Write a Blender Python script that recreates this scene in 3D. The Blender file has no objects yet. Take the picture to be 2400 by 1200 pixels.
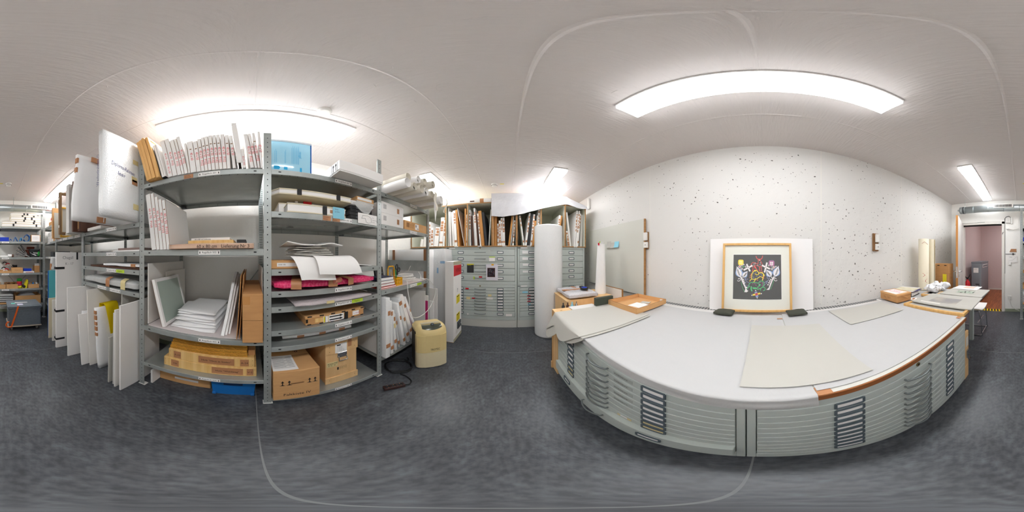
import bpy, bmesh, math, random
from math import sin, cos, tan, radians as R, pi, atan2, sqrt
from mathutils import Vector, Matrix, Euler, noise

SC = bpy.context.scene
COL = SC.collection

# ---------------------------------------------------------------- camera, light, exposure
EYE = 1.35                                   # lens height above the floor
cam_d = bpy.data.cameras.new('camera'); cam = bpy.data.objects.new('camera', cam_d); COL.objects.link(cam)
cam_d.type = 'PANO'
(cam_d if hasattr(cam_d, 'panorama_type') else cam_d.cycles).panorama_type = 'EQUIRECTANGULAR'
cam.location = (0, 0, EYE)
cam.rotation_euler = (R(90), 0, R(-1.5))
cam_d.clip_start = 0.01
SC.camera = cam
SC.view_settings.view_transform = 'Standard'
SC.view_settings.look = 'None'
SC.view_settings.gamma = 1.0
SC.view_settings.use_curve_mapping = False
SC.view_settings.exposure = 0.24
LAMP_POWER = 23.0                             # emission of the room's six tube lamps
SC.cycles.max_bounces = 24; SC.cycles.diffuse_bounces = 14     # a white room: light keeps bouncing into the shelves
world = bpy.data.worlds.new('world'); SC.world = world; world.use_nodes = True
world.node_tree.nodes['Background'].inputs[0].default_value = (0.8, 0.8, 0.82, 1)
world.node_tree.nodes['Background'].inputs[1].default_value = 0.05

# ---------------------------------------------------------------- the room's four sides
# every side has its own frame: u runs to the right, d away from the lens, z up
CX = {'L': 590, 'F': 1190, 'R': 1790, 'B': -10}
ROT = {'L': pi/2, 'F': 0.0, 'R': -pi/2, 'B': pi}
def W(a, u, d, z=0.0):
    return {'L': (-d, u, z), 'F': (u, d, z), 'R': (d, -u, z), 'B': (-u, -d, z)}[a]
def U(a, x, d): return d*tan(R((x-CX[a])*.15))
def Zp(a, x, y, d): return EYE + d/cos(R((x-CX[a])*.15))*tan(R((600-y)*.15))

# ---------------------------------------------------------------- materials
def lin(c):
    c /= 255.0
    return c/12.92 if c <= .04045 else ((c+.055)/1.055)**2.4
def C(r, g, b): return (lin(r), lin(g), lin(b), 1)
MATS = {}
def mat(name, rgb, rough=.6, metal=0.0, spec=.4, var=None, bump=None, emit=None, trans=0.0, alpha=1.0, coat=0.0):
    if name in MATS: return MATS[name]
    m = bpy.data.materials.new(name); m.use_nodes = True
    nt = m.node_tree; b = nt.nodes['Principled BSDF']
    b.inputs['Base Color'].default_value = C(*rgb)
    b.inputs['Roughness'].default_value = rough
    b.inputs['Metallic'].default_value = metal
    b.inputs['Specular IOR Level'].default_value = spec
    b.inputs['Coat Weight'].default_value = coat
    b.inputs['Transmission Weight'].default_value = trans
    b.inputs['Alpha'].default_value = alpha
    if emit:
        b.inputs['Emission Color'].default_value = (.965, .985, 1, 1); b.inputs['Emission Strength'].default_value = emit
    tc = None
    if var or bump:
        tc = nt.nodes.new('ShaderNodeTexCoord')
    if var:   # (scale, (r,g,b) second colour, stretch xyz, contrast lo, hi)
        sc, rgb2, st, lo, hi = var
        mp = nt.nodes.new('ShaderNodeMapping'); mp.inputs['Scale'].default_value = st
        nz = nt.nodes.new('ShaderNodeTexNoise'); nz.inputs['Scale'].default_value = sc; nz.inputs['Detail'].default_value = 6
        rp = nt.nodes.new('ShaderNodeValToRGB')
        rp.color_ramp.elements[0].position = lo; rp.color_ramp.elements[1].position = hi
        rp.color_ramp.elements[0].color = C(*rgb); rp.color_ramp.elements[1].color = C(*rgb2)
        nt.links.new(tc.outputs['Object'], mp.inputs[0]); nt.links.new(mp.outputs[0], nz.inputs['Vector'])
        nt.links.new(nz.outputs['Fac'], rp.inputs[0]); nt.links.new(rp.outputs[0], b.inputs['Base Color'])
    if bump:  # (kind, scale, strength, distance, stretch)
        kind, sc, stg, dist, st = bump
        mp = nt.nodes.new('ShaderNodeMapping'); mp.inputs['Scale'].default_value = st
        if kind == 'noise':
            tx = nt.nodes.new('ShaderNodeTexNoise'); tx.inputs['Detail'].default_value = 4; out = tx.outputs['Fac']
        else:
            tx = nt.nodes.new('ShaderNodeTexVoronoi'); out = tx.outputs['Distance']
        tx.inputs['Scale'].default_value = sc
        bp = nt.nodes.new('ShaderNodeBump'); bp.inputs['Strength'].default_value = stg; bp.inputs['Distance'].default_value = dist
        nt.links.new(tc.outputs['Object'], mp.inputs[0]); nt.links.new(mp.outputs[0], tx.inputs['Vector'])
        nt.links.new(out, bp.inputs['Height']); nt.links.new(bp.outputs[0], b.inputs['Normal'])
    MATS[name] = m
    return m

def wood(name, c1, c2, rough=.55, sc=2.2, st=(14, 14, 1)):
    return mat(name, c1, rough, var=(sc, c2, st, .35, .65))

ONE = (1, 1, 1)
steel = mat('galvanised_steel', (175, 180, 178), .36, .35, .5, var=(9, (156, 162, 160), ONE, .3, .7))
steel_board = mat('galvanised_shelf_sheet', (180, 185, 183), .24, .5, .5, var=(5, (166, 171, 170), ONE, .3, .7))
chrome = mat('chrome', (210, 212, 214), .15, 1.0)
duct_m = mat('duct_sheet', (178, 186, 188), .3, .7)
dark = mat('dark_hole', (24, 25, 26), .8)
cab = mat('cabinet_grey_paint', (192, 200, 196), .42, 0, .45)
cab_handle = mat('handle_grey', (120, 126, 126), .35, .4)
holder_m = mat('label_holder_blue_grey', (92, 104, 112), .4, .2)
white = mat('white_card', (244, 242, 240), .65, 0, .3)
white2 = mat('white_carton', (240, 238, 236), .6, 0, .35)
offwhite = mat('off_white_board', (234, 231, 226), .6)
greywhite = mat('pale_grey_board', (222, 220, 217), .6)
cream = mat('cream_paper', (186, 184, 177), .7)
cream2 = mat('ivory_paper', (222, 213, 188), .7)
card = mat('kraft_cardboard', (216, 168, 114), .75, var=(6, (206, 158, 106), (1, 1, 6), .3, .7))
card_d = mat('brown_cardboard', (200, 150, 98), .75, var=(6, (188, 138, 88), (1, 1, 6), .3, .7))
card_in = mat('cardboard_edge', (138, 100, 64), .8)
tape = mat('brown_tape', (182, 128, 88), .4, 0, .5)
tape_y = mat('yellowed_tape', (222, 206, 152), .4)
tape_k = mat('black_strap', (34, 34, 36), .6)
red_ink = mat('red_ink', (222, 72, 84), .7)
black_ink = mat('black_ink', (38, 36, 36), .7)
grey_ink = mat('grey_ink', (140, 138, 142), .7)
blue_ink = mat('blue_ink', (96, 98, 138), .7)
pine = wood('pine_wood', (236, 200, 136), (222, 178, 108))
birch = wood('birch_ply', (230, 192, 140), (222, 182, 130), sc=1.6)
ply_edge = wood('ply_edge', (176, 130, 80), (150, 108, 64), st=(3, 3, 12))
oak = wood('oak_wood', (206, 148, 82), (184, 124, 62))
frame_wood = wood('honey_pine', (230, 184, 118), (210, 158, 92))
walnut = wood('dark_brown_wood', (96, 62, 46), (78, 50, 38))
top_edge = wood('teak_edge', (158, 100, 56), (140, 84, 44), st=(1, 14, 14))
pigeon_in = mat('pigeonhole_lacquer', (206, 208, 194), .5)
tyvek = mat('white_tyvek', (243, 243, 244), .5, 0, .4, bump=('noise', 9, .35, .02, ONE))
tissue = mat('white_tissue', (188, 188, 188), .7, 0, .2, bump=('noise', 14, .22, .015, (1, .5, 1)))
bubble = mat('bubble_wrap', (238, 240, 241), .22, 0, .6, bump=('voronoi', 95, .35, .006, ONE))
bubble_g = mat('bubble_wrap_grey', (212, 213, 214), .25, 0, .6, bump=('voronoi', 95, .3, .006, ONE))
pinkwrap = mat('pink_bubble_wrap', (226, 48, 106), .25, 0, .6, var=(70, (240, 96, 142), ONE, .45, .7), bump=('voronoi', 110, .4, .005, ONE))
foam = mat('white_foam_sheet', (244, 244, 244), .6, 0, .3, bump=('noise', 120, .12, .003, (1, 1, 4)))
poly = mat('clear_poly_film', (220, 222, 220), .18, 0, .6, alpha=.42, bump=('noise', 16, .8, .02, ONE))
yellow_m = mat('yellow_plastic', (240, 176, 28), .4)
yellow_felt = mat('yellow_felt', (230, 200, 24), .95, 0, .1)
black_m = mat('black_plastic', (30, 31, 33), .45)
charcoal = mat('charcoal_board', (52, 52, 54), .6)
olive = mat('dark_olive_cloth', (66, 68, 58), .8)
blue_m = mat('blue_plastic', (24, 112, 190), .4)
blue_d = mat('deep_blue_plastic', (22, 60, 186), .4)
cyan_film = mat('cyan_film_acrylic', (176, 226, 246), .15, 0, .6, coat=.5, var=(3, (140, 208, 240), (1, 1, .5), .3, .7))
cyan_edge = mat('blue_acrylic_edge', (40, 110, 200), .15, 0, .6)
cyan_ink = mat('cyan_ink', (20, 168, 224), .5)
teal = mat('teal_board', (84, 176, 186), .6)
red_m = mat('red_plastic', (206, 28, 42), .45)
green_m = mat('green_plastic', (40, 160, 60), .45)
lime = mat('lime_label', (190, 220, 60), .6)
magenta = mat('magenta_plastic', (186, 36, 110), .5)
pink_m = mat('pink_board', (232, 150, 180), .6)
yel_lab = mat('yellow_label', (236, 218, 40), .6)
skyblue = mat('blue_note', (142, 206, 226), .7)
beige = mat('aged_beige_plastic', (226, 204, 146), .38, 0, .45)
beige_l = mat('pale_beige_plastic', (226, 214, 180), .4, 0, .45)
smoke = mat('smoked_window', (70, 74, 62), .15, 0, .6)
glass_green = mat('greenish_glass', (176, 190, 180), .1, 0, .6)
greybox = mat('grey_crate_plastic', (112, 120, 128), .45, var=(40, (104, 112, 120), ONE, .3, .7))
orange_m = mat('orange_strap', (232, 100, 26), .6)
rubber = mat('rubber_wheel', (120, 116, 110), .6)
lamp_glow = mat('lamp_diffuser', (255, 255, 255), .5, emit=LAMP_POWER)
lamp_side = mat('lamp_diffuser_rim', (255, 255, 255), .5, emit=LAMP_POWER*.16)   # the opal rim glows less than the face
lamp_white = mat('lamp_housing_white', (228, 226, 224), .4)
trim_white = mat('trim_white_paint', (226, 223, 216), .45)
plastic_w = mat('white_plastic', (228, 226, 222), .4)
gunmetal = mat('dark_grey_metal', (92, 96, 100), .4, .5)
case_grey = mat('grey_transport_case', (132, 138, 144), .5)
hazard_y = mat('hazard_yellow', (232, 200, 20), .6)
hazard_k = mat('hazard_black', (22, 22, 22), .6)
cord_brown = mat('dark_brown_plastic', (58, 36, 34), .45)
copper = mat('socket_copper', (190, 120, 80), .3, .8)

def nodes_of(name, rough):
    m = bpy.data.materials.new(name); m.use_nodes = True
    nt = m.node_tree; b = nt.nodes['Principled BSDF']; b.inputs['Roughness'].default_value = rough
    return m, nt, b, nt.nodes.new
def ramp(nt, stops):
    r = nt.nodes.new('ShaderNodeValToRGB'); cr = r.color_ramp
    while len(cr.elements) < len(stops): cr.elements.new(.5)
    for e, (p, c) in zip(cr.elements, stops): e.position = p; e.color = c
    return r
def concrete(name, base, pit_scale=7.0, pit=.10, keep=.35, streak=(1, 1, 1), bump=.25):
    """painted concrete: blow-holes (a voronoi dot here and there) and a slightly uneven coat"""
    m, nt, b, N = nodes_of(name, .75); L = nt.links.new
    b.inputs['Specular IOR Level'].default_value = .3
    tc = N('ShaderNodeTexCoord')
    wn = N('ShaderNodeTexNoise'); wn.inputs['Scale'].default_value = 26; wn.inputs['Detail'].default_value = 3
    mx = N('ShaderNodeVectorMath'); mx.operation = 'MULTIPLY_ADD'; mx.inputs[1].default_value = (.045, .045, .045)
    L(tc.outputs['Object'], wn.inputs['Vector']); L(wn.outputs['Color'], mx.inputs[0]); L(tc.outputs['Object'], mx.inputs[2])
    vo = N('ShaderNodeTexVoronoi'); vo.inputs['Scale'].default_value = pit_scale
    L(mx.outputs[0], vo.inputs['Vector'])
    sp = N('ShaderNodeSeparateColor'); L(vo.outputs['Color'], sp.inputs[0])
    th = N('ShaderNodeMath'); th.operation = 'POWER'; L(sp.outputs[0], th.inputs[0]); th.inputs[1].default_value = 4.2
    sz = N('ShaderNodeMath'); sz.operation = 'MULTIPLY'; L(th.outputs[0], sz.inputs[0]); sz.inputs[1].default_value = pit
    cl = N('ShaderNodeTexNoise'); cl.inputs['Scale'].default_value = 1.1; L(tc.outputs['Object'], cl.inputs['Vector'])
    clr = ramp(nt, [(keep, (0, 0, 0, 1)), (keep+.25, (1, 1, 1, 1))]); L(cl.outputs['Fac'], clr.inputs[0])
    sz2 = N('ShaderNodeMath'); sz2.operation = 'MULTIPLY'; L(sz.outputs[0], sz2.inputs[0]); L(clr.outputs[0], sz2.inputs[1])
    lt = N('ShaderNodeMath'); lt.operation = 'LESS_THAN'; L(vo.outputs['Distance'], lt.inputs[0]); L(sz2.outputs[0], lt.inputs[1])
    mix = N('ShaderNodeMix'); mix.data_type = 'RGBA'
    L(lt.outputs[0], mix.inputs['Factor']); mix.inputs['A'].default_value = C(*base); mix.inputs['B'].default_value = C(98, 94, 90)
    L(mix.outputs['Result'], b.inputs['Base Color'])
    mp = N('ShaderNodeMapping'); mp.inputs['Scale'].default_value = streak
    bn = N('ShaderNodeTexNoise'); bn.inputs['Scale'].default_value = 9; bn.inputs['Detail'].default_value = 8
    bp = N('ShaderNodeBump'); bp.inputs['Strength'].default_value = bump; bp.inputs['Distance'].default_value = .02
    L(tc.outputs['Object'], mp.inputs[0]); L(mp.outputs[0], bn.inputs['Vector']); L(bn.outputs['Fac'], bp.inputs['Height']); L(bp.outputs[0], b.inputs['Normal'])
    return m
wall_m = concrete('painted_concrete_wall', (218, 216, 213), pit_scale=25.5, pit=.35, keep=.28)
wall_plain = concrete('painted_plaster_wall', (247, 245, 241), pit_scale=20, pit=.2, keep=.45)
ceil_m = concrete('painted_concrete_ceiling', (220, 214, 212), pit_scale=6, pit=.02, streak=(1, 6, 1), bump=.35)
def lino():
    m, nt, b, N = nodes_of('grey_blue_linoleum', .36); L = nt.links.new
    tc = N('ShaderNodeTexCoord')
    n1 = N('ShaderNodeTexNoise'); n1.inputs['Scale'].default_value = 11; n1.inputs['Detail'].default_value = 8; n1.inputs['Roughness'].default_value = .7
    n2 = N('ShaderNodeTexNoise'); n2.inputs['Scale'].default_value = 46; n2.inputs['Detail'].default_value = 5
    mp = N('ShaderNodeMapping'); mp.inputs['Scale'].default_value = (1, .55, 1)
    L(tc.outputs['Object'], mp.inputs[0]); L(mp.outputs[0], n1.inputs['Vector']); L(mp.outputs[0], n2.inputs['Vector'])
    r1 = ramp(nt, [(.3, C(60, 62, 67)), (.52, C(76, 79, 84)), (.75, C(96, 100, 105))]); L(n1.outputs['Fac'], r1.inputs[0])
    r2 = ramp(nt, [(.38, (.72, .72, .74, 1)), (.5, (1, 1, 1, 1)), (.66, (1.25, 1.27, 1.28, 1))]); L(n2.outputs['Fac'], r2.inputs[0])
    mx = N('ShaderNodeMix'); mx.data_type = 'RGBA'; mx.blend_type = 'MULTIPLY'; mx.inputs['Factor'].default_value = 1
    L(r1.outputs[0], mx.inputs['A']); L(r2.outputs[0], mx.inputs['B']); L(mx.outputs['Result'], b.inputs['Base Color'])
    rr = ramp(nt, [(.3, (.3, .3, .3, 1)), (.7, (.46, .46, .46, 1))]); L(n1.outputs['Fac'], rr.inputs[0]); L(rr.outputs[0], b.inputs['Roughness'])
    return m
floor_m = lino()
seam_m = mat('floor_weld_seam', (120, 122, 124), .5)
def parquet():
    m, nt, b, N = nodes_of('strip_parquet', .4); L = nt.links.new
    tc = N('ShaderNodeTexCoord'); br = N('ShaderNodeTexBrick')
    br.inputs['Color1'].default_value = C(176, 104, 58); br.inputs['Color2'].default_value = C(136, 74, 40); br.inputs['Mortar'].default_value = C(96, 50, 28)
    br.inputs['Scale'].default_value = 1; br.inputs['Brick Width'].default_value = .24; br.inputs['Row Height'].default_value = .028; br.inputs['Mortar Size'].default_value = .001
    mp = N('ShaderNodeMapping'); mp.inputs['Rotation'].default_value = (0, 0, R(90))
    L(tc.outputs['Object'], mp.inputs[0]); L(mp.outputs[0], br.inputs['Vector']); L(br.outputs['Color'], b.inputs['Base Color'])
    return m
parquet_m = parquet()
printed = mat('yellow_brown_card', (214, 156, 58), .6, var=(8, (200, 140, 46), ONE, .35, .65))

# ---------------------------------------------------------------- mesh builder
_txt = {}
def text_geo(s):
    if s not in _txt:
        cu = bpy.data.curves.new('t', 'FONT'); cu.body = s; cu.resolution_u = 2
        ob = bpy.data.objects.new('t', cu); COL.objects.link(ob)
        dg = bpy.context.evaluated_depsgraph_get(); dg.update()
        me = bpy.data.meshes.new_from_object(ob.evaluated_get(dg))
        vs = [v.co.copy() for v in me.vertices]; fs = [tuple(p.vertices) for p in me.polygons]
        bpy.data.objects.remove(ob); bpy.data.curves.remove(cu); bpy.data.meshes.remove(me)
        _txt[s] = (vs, fs, max([v.x for v in vs] or [1]))
    return _txt[s]

class MB:
    def __init__(s):
        s.v = []; s.f = []; s.mi = []; s.sm = []; s.mats = []; s.M = Matrix.Identity(4)
    def _m(s, m):
        if m not in s.mats: s.mats.append(m)
        return s.mats.index(m)
    def add(s, vs, fs, m, smooth=False):
        o = len(s.v); k = s._m(m)
        for p in vs: s.v.append(s.M @ Vector(p))
        for f in fs: s.f.append([i+o for i in f]); s.mi.append(k); s.sm.append(smooth)
        return s
    def addbm(s, bm, m, smooth=False):
        bm.verts.index_update()
        s.add([v.co for v in bm.verts], [[v.index for v in f.verts] for f in bm.faces], m, smooth); bm.free(); return s
    def box(s, x0, x1, y0, y1, z0, z1, m, bev=0, seg=1):
        if bev:
            bm = bmesh.new(); bmesh.ops.create_cube(bm, size=1)
            for v in bm.verts: v.co = Vector(((x0+x1)/2+v.co.x*(x1-x0), (y0+y1)/2+v.co.y*(y1-y0), (z0+z1)/2+v.co.z*(z1-z0)))
            bmesh.ops.bevel(bm, geom=bm.edges[:], offset=bev, segments=seg, affect='EDGES', profile=.5)
            return s.addbm(bm, m, seg > 1)
        vs = [(x, y, z) for x in (x0, x1) for y in (y0, y1) for z in (z0, z1)]
        return s.add(vs, [(0, 1, 3, 2), (4, 6, 7, 5), (0, 4, 5, 1), (2, 3, 7, 6), (0, 2, 6, 4), (1, 5, 7, 3)], m)
    def quad(s, a, b, c, d, m): return s.add([a, b, c, d], [(0, 1, 2, 3)], m)
    def prism(s, poly, off, m, smooth=False):     # poly: 3-D points in a plane, off: extrusion vector
        n = len(poly); o = Vector(off); P = [Vector(p) for p in poly]
        fs = [tuple(range(n)), tuple(range(2*n-1, n-1, -1))]+[(i, i+n, (i+1) % n+n, (i+1) % n) for i in range(n)]
        return s.add(P+[p+o for p in P], fs, m, smooth)
    def tube(s, pts, r, m, n=8, closed=False):
        P = [Vector(p) for p in pts]; k = len(P); vs = []; fs = []; up = None
        for i, p in enumerate(P):
            a = P[(i-1) % k] if closed or i else p; b = P[(i+1) % k] if closed or i < k-1 else p
            t = (b-a).normalized()
            if up is None:
                up = Vector((0, 0, 1)) if abs(t.z) < .9 else Vector((1, 0, 0))
            x = (up-t*up.dot(t)).normalized(); y = t.cross(x); up = x
            rr = r[i] if isinstance(r, (list, tuple)) else r
            for j in range(n): vs.append(p+(x*cos(2*pi*j/n)+y*sin(2*pi*j/n))*rr)
        for i in range(k if closed else k-1):
            for j in range(n):
                fs.append((i*n+j, i*n+(j+1) % n, ((i+1) % k)*n+(j+1) % n, ((i+1) % k)*n+j))
        nf = len(fs)
        if not closed: fs += [tuple(range(n))[::-1], tuple(range((k-1)*n, k*n))]
        s.add(vs, fs, m, True)
        for q in range(len(fs)-nf): s.sm[-1-q] = False
        return s
    def lathe(s, prof, m, n=24, at=(0, 0, 0), axis='z', smooth=True):
        vs = []; fs = []
        for r, h in prof:
            for j in range(n):
                c, q = r*cos(2*pi*j/n), r*sin(2*pi*j/n)
                p = {'z': (c, q, h), 'y': (c, h, q), 'x': (h, c, q)}[axis]
                vs.append((p[0]+at[0], p[1]+at[1], p[2]+at[2]))
        for i in range(len(prof)-1):
            for j in range(n): fs.append((i*n+j, i*n+(j+1) % n, (i+1)*n+(j+1) % n, (i+1)*n+j))
        fs += [tuple(range(n))[::-1], tuple(range((len(prof)-1)*n, len(prof)*n))]
        s.add(vs, fs, m, smooth); s.sm[-1] = s.sm[-2] = False
        return s
    def sheet(s, nx, ny, fn, t, m, smooth=True):    # a sheet of thickness t; fn(i/nx, j/ny) -> point
        P = [[Vector(fn(i/nx, j/ny)) for j in range(ny+1)] for i in range(nx+1)]
        vs = []; k = (nx+1)*(ny+1)
        Nn = []
        for i in range(nx+1):
            for j in range(ny+1):
                a = P[min(i+1, nx)][j]-P[max(i-1, 0)][j]; b = P[i][min(j+1, ny)]-P[i][max(j-1, 0)]
                Nn.append(a.cross(b).normalized())
        flat = [P[i][j] for i in range(nx+1) for j in range(ny+1)]
        vs = flat+[p-q*t for p, q in zip(flat, Nn)]
        I = lambda i, j: i*(ny+1)+j
        fs = []
        for i in range(nx):
            for j in range(ny):
                fs.append((I(i, j), I(i+1, j), I(i+1, j+1), I(i, j+1)))
                fs.append((k+I(i, j), k+I(i, j+1), k+I(i+1, j+1), k+I(i+1, j)))
        nf = len(fs)
        for i in range(nx):
            fs.append((I(i, 0), k+I(i, 0), k+I(i+1, 0), I(i+1, 0))); fs.append((I(i, ny), I(i+1, ny), k+I(i+1, ny), k+I(i, ny)))
        for j in range(ny):
            fs.append((I(0, j), I(0, j+1), k+I(0, j+1), k+I(0, j))); fs.append((I(nx, j), k+I(nx, j), k+I(nx, j+1), I(nx, j+1)))
        s.add(vs, fs, m, smooth)
        for q in range(len(fs)-nf): s.sm[-1-q] = False      # a crisp rim
        return s
    def pad(s, x0, x1, y0, y1, z0, z1, m, amp=.01, rnd=.5, seed=0, cuts=9, fr=9.0, flat=True):
        """a soft wrapped slab: a box with swollen middle, pinched rim and creases"""
        bm = bmesh.new(); bmesh.ops.create_cube(bm, size=2)
        bmesh.ops.subdivide_edges(bm, edges=bm.edges[:], cuts=cuts, use_grid_fill=True)
        hx, hy, hz = (x1-x0)/2, (y1-y0)/2, (z1-z0)/2; cx, cy, cz = (x0+x1)/2, (y0+y1)/2, (z0+z1)/2
        H = [hx, hy, hz]; k = H.index(min(H)); o = [i for i in range(3) if i != k]
        for v in bm.verts:
            c = v.co; e = max(abs(c[o[0]]), abs(c[o[1]])); sgn = c[k]
            c[k] = sgn*(1-rnd*e**6)
            q = Vector((cx+c.x*hx, cy+c.y*hy, cz+c.z*hz))
            w = noise.noise_vector(q*fr+Vector((seed*7.1, seed*3.3, 0)))*amp
            w2 = noise.noise_vector(q*fr*2.7+Vector((seed*2.1, 5, 1)))*amp*.5
            q += w+w2
            if flat: q.z = max(q.z, z0)
            v.co = q
        return s.addbm(bm, m, True)
    def text(s, t, o, xd, yd, h, m, center=False, w=None):
        vs, fs, wd = text_geo(t)
        if not vs: return s
        o, xd, yd = Vector(o), Vector(xd).normalized(), Vector(yd).normalized()
        k = h/.72; kx = k if w is None else w/wd
        ofs = -wd/2 if center else 0
        nrm = xd.cross(yd)*.0004
        return s.add([o+xd*((v.x+ofs)*kx)+yd*(v.y*k)+nrm for v in vs], fs, m)
    def build(s, name, parent=None):
        me = bpy.data.meshes.new(name); me.from_pydata([tuple(p) for p in s.v], [], s.f); me.validate(clean_customdata=False)
        for m in s.mats: me.materials.append(m)
        if len(me.polygons) == len(s.f):
            me.polygons.foreach_set('material_index', s.mi); me.polygons.foreach_set('use_smooth', s.sm)
        bm = bmesh.new(); bm.from_mesh(me); bmesh.ops.recalc_face_normals(bm, faces=bm.faces[:])
        for e in bm.edges:
            if len(e.link_faces) == 2 and e.link_faces[0].smooth != e.link_faces[1].smooth: e.smooth = False      # crisp rim between a soft face and a flat one
        bm.to_mesh(me); bm.free()
        me.update()
        ob = bpy.data.objects.new(name, me); COL.objects.link(ob)
        if parent: ob.parent = parent
        return ob

def tag(o, label, cat, group=None, kind=None):
    o['label'] = label; o['category'] = cat
    if group: o['group'] = group
    if kind: o['kind'] = kind
    return o
def put(o, a, u, d, z, rot=0.0, lean=0.0, pitch=0.0):
    o.location = W(a, u, d, z); o.rotation_euler = (pitch, lean, ROT[a]+rot); return o
def thing(name, label, cat, a, u, d, z=0.0, rot=0.0, group=None, lean=0.0, pitch=0.0):
    o = bpy.data.objects.new(name, None); COL.objects.link(o); o.empty_display_size = .05
    return tag(put(o, a, u, d, z, rot, lean, pitch), label, cat, group)
def solo(mb, name, label, cat, a, u, d, z=0.0, rot=0.0, group=None, lean=0.0, pitch=0.0):
    return tag(put(mb.build(name), a, u, d, z, rot, lean, pitch), label, cat, group)
def struct(mb, name):
    o = mb.build(name); o['kind'] = 'structure'; return o
NTH = ['first', 'second', 'third', 'fourth', 'fifth', 'sixth', 'seventh', 'eighth', 'ninth', 'tenth', 'eleventh', 'twelfth',
       'thirteenth', 'fourteenth', 'fifteenth', 'sixteenth', 'seventeenth', 'eighteenth', 'nineteenth', 'twentieth',
       'twenty-first', 'twenty-second', 'twenty-third', 'twenty-fourth']

def fan(items, lo=None, hi=None):
    """items: [u0, u1, slope, height]; slopes are eased so that neighbours touch and never cross"""
    n = len(items)
    for k in range(n):
        it = items[k]
        if k == 0:
            if lo is not None: it[2] = max(it[2], -(it[0]-lo-.001)/it[3])
        else:
            p = items[k-1]; h = min(p[3], it[3]); it[2] = max(it[2], p[2]-(it[0]-p[1]-.0015)/h)
    for k in range(n-1, -1, -1):
        it = items[k]
        if k == n-1:
            if hi is not None: it[2] = min(it[2], (hi-it[1]-.001)/it[3])
        else:
            q = items[k+1]; h = min(q[3], it[3]); it[2] = min(it[2], q[2]+(q[0]-it[1]-.0015)/h)
    return items

# ================================================================ THE ROOM
XL, XR, YB, YF, CEIL = -1.95, 1.69, -3.80, 3.85, 2.70
DX0, DX1, DZ = .40, 1.39, 2.13              # doorway in the back wall
b = MB(); b.box(XL-.12, XR+.12, YB-.15, YF+.12, -.06, 0, floor_m)
for y in (.03, 2.0, -2.0): b.box(XL, XR, y-.003, y+.003, 0, .0008, seam_m)
struct(b, 'floor')
b = MB(); b.box(XL-.12, XR+.12, YB-.15, YF+.12, CEIL, CEIL+.1, ceil_m)
rng = random.Random(3)
def ridge(x0, y0, x1, y1, w=.008, h=.004):
    n = 26
    for i in range(n):
        a, c = i/n, (i+1)/n
        p, q = Vector((x0+(x1-x0)*a, y0+(y1-y0)*a, CEIL)), Vector((x0+(x1-x0)*c, y0+(y1-y0)*c, CEIL))
        t = (q-p).normalized(); s_ = Vector((-t.y, t.x, 0))*w*rng.uniform(.6, 1.1); dn = Vector((0, 0, -h*rng.uniform(.5, 1)))
        b.add([p-s_, q-s_, q+dn, p+dn, p+s_, q+s_], [(0, 1, 2, 3), (3, 2, 5, 4)], ceil_m)
for x, w in ((.09, .011), (-.44, .009), (1.14, .008), (-1.01, .006), (-1.55, .005)): ridge(x, YB, x, YF, w)
for y in (.02, 2.15, -2.15):
    ridge(XL, y, -.44, y, .006, .003); ridge(.09, y, XR, y, .006, .003)
ridge(-.44, 1.0, .09, 1.0, .005, .003)
for k in range(26):
    x, y = rng.uniform(-.9, 1.4), rng.uniform(-2, 2.2); a = rng.uniform(0, 6.3); l = rng.uniform(.01, .05)
    ridge(x, y, x+l*cos(a), y+l*sin(a), .004, .003)
for x, y, r in ((-.42, .42, .05), (-.3, .75, .05), (-.75, .98, .045), (-.62, 1.4, .06)):     # blind round patches
    for k in range(14):
        a, c = 2*pi*k/14, 2*pi*(k+1)/14
        ridge(x+r*cos(a), y+r*sin(a), x+r*cos(c), y+r*sin(c), .002, .0015)
struct(b, 'ceiling')
def wall(name, x0, x1, y0, y1, z0, z1, m): struct(MB().box(x0, x1, y0, y1, z0, z1, m), name)
wall('wall_left', XL-.12, XL, YB, YF, 0, CEIL, wall_plain)
b = MB(); b.box(XR, XR+.12, YB, YF, 0, CEIL, wall_m)
for y in (1.42, -1.9, -.62): b.box(XR-.0015, XR, y-.004, y+.004, .8, CEIL, trim_white)
struct(b, 'wall_right')
wall('wall_front', XL-.12, XR+.12, YF, YF+.12, 0, CEIL, wall_plain)
b = MB(); b.box(XL-.12, DX0, YB-.15, YB, 0, CEIL, wall_plain); b.box(DX1, XR+.12, YB-.15, YB, 0, CEIL, wall_plain); b.box(DX0, DX1, YB-.15, YB, DZ, CEIL, wall_plain)
struct(b, 'wall_back')
sage = mat('sage_baseboard', (150, 158, 136), .5)
struct(MB().box(XL, DX0-.06, YB, YB+.012, 0, .075, sage), 'baseboard_back')
struct(MB().box(DX1+.06, XR, YB, YB+.012, 0, .075, sage), 'baseboard_back')
struct(MB().box(XL, XL+.012, YB, YF, 0, .075, sage), 'baseboard_left')
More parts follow.
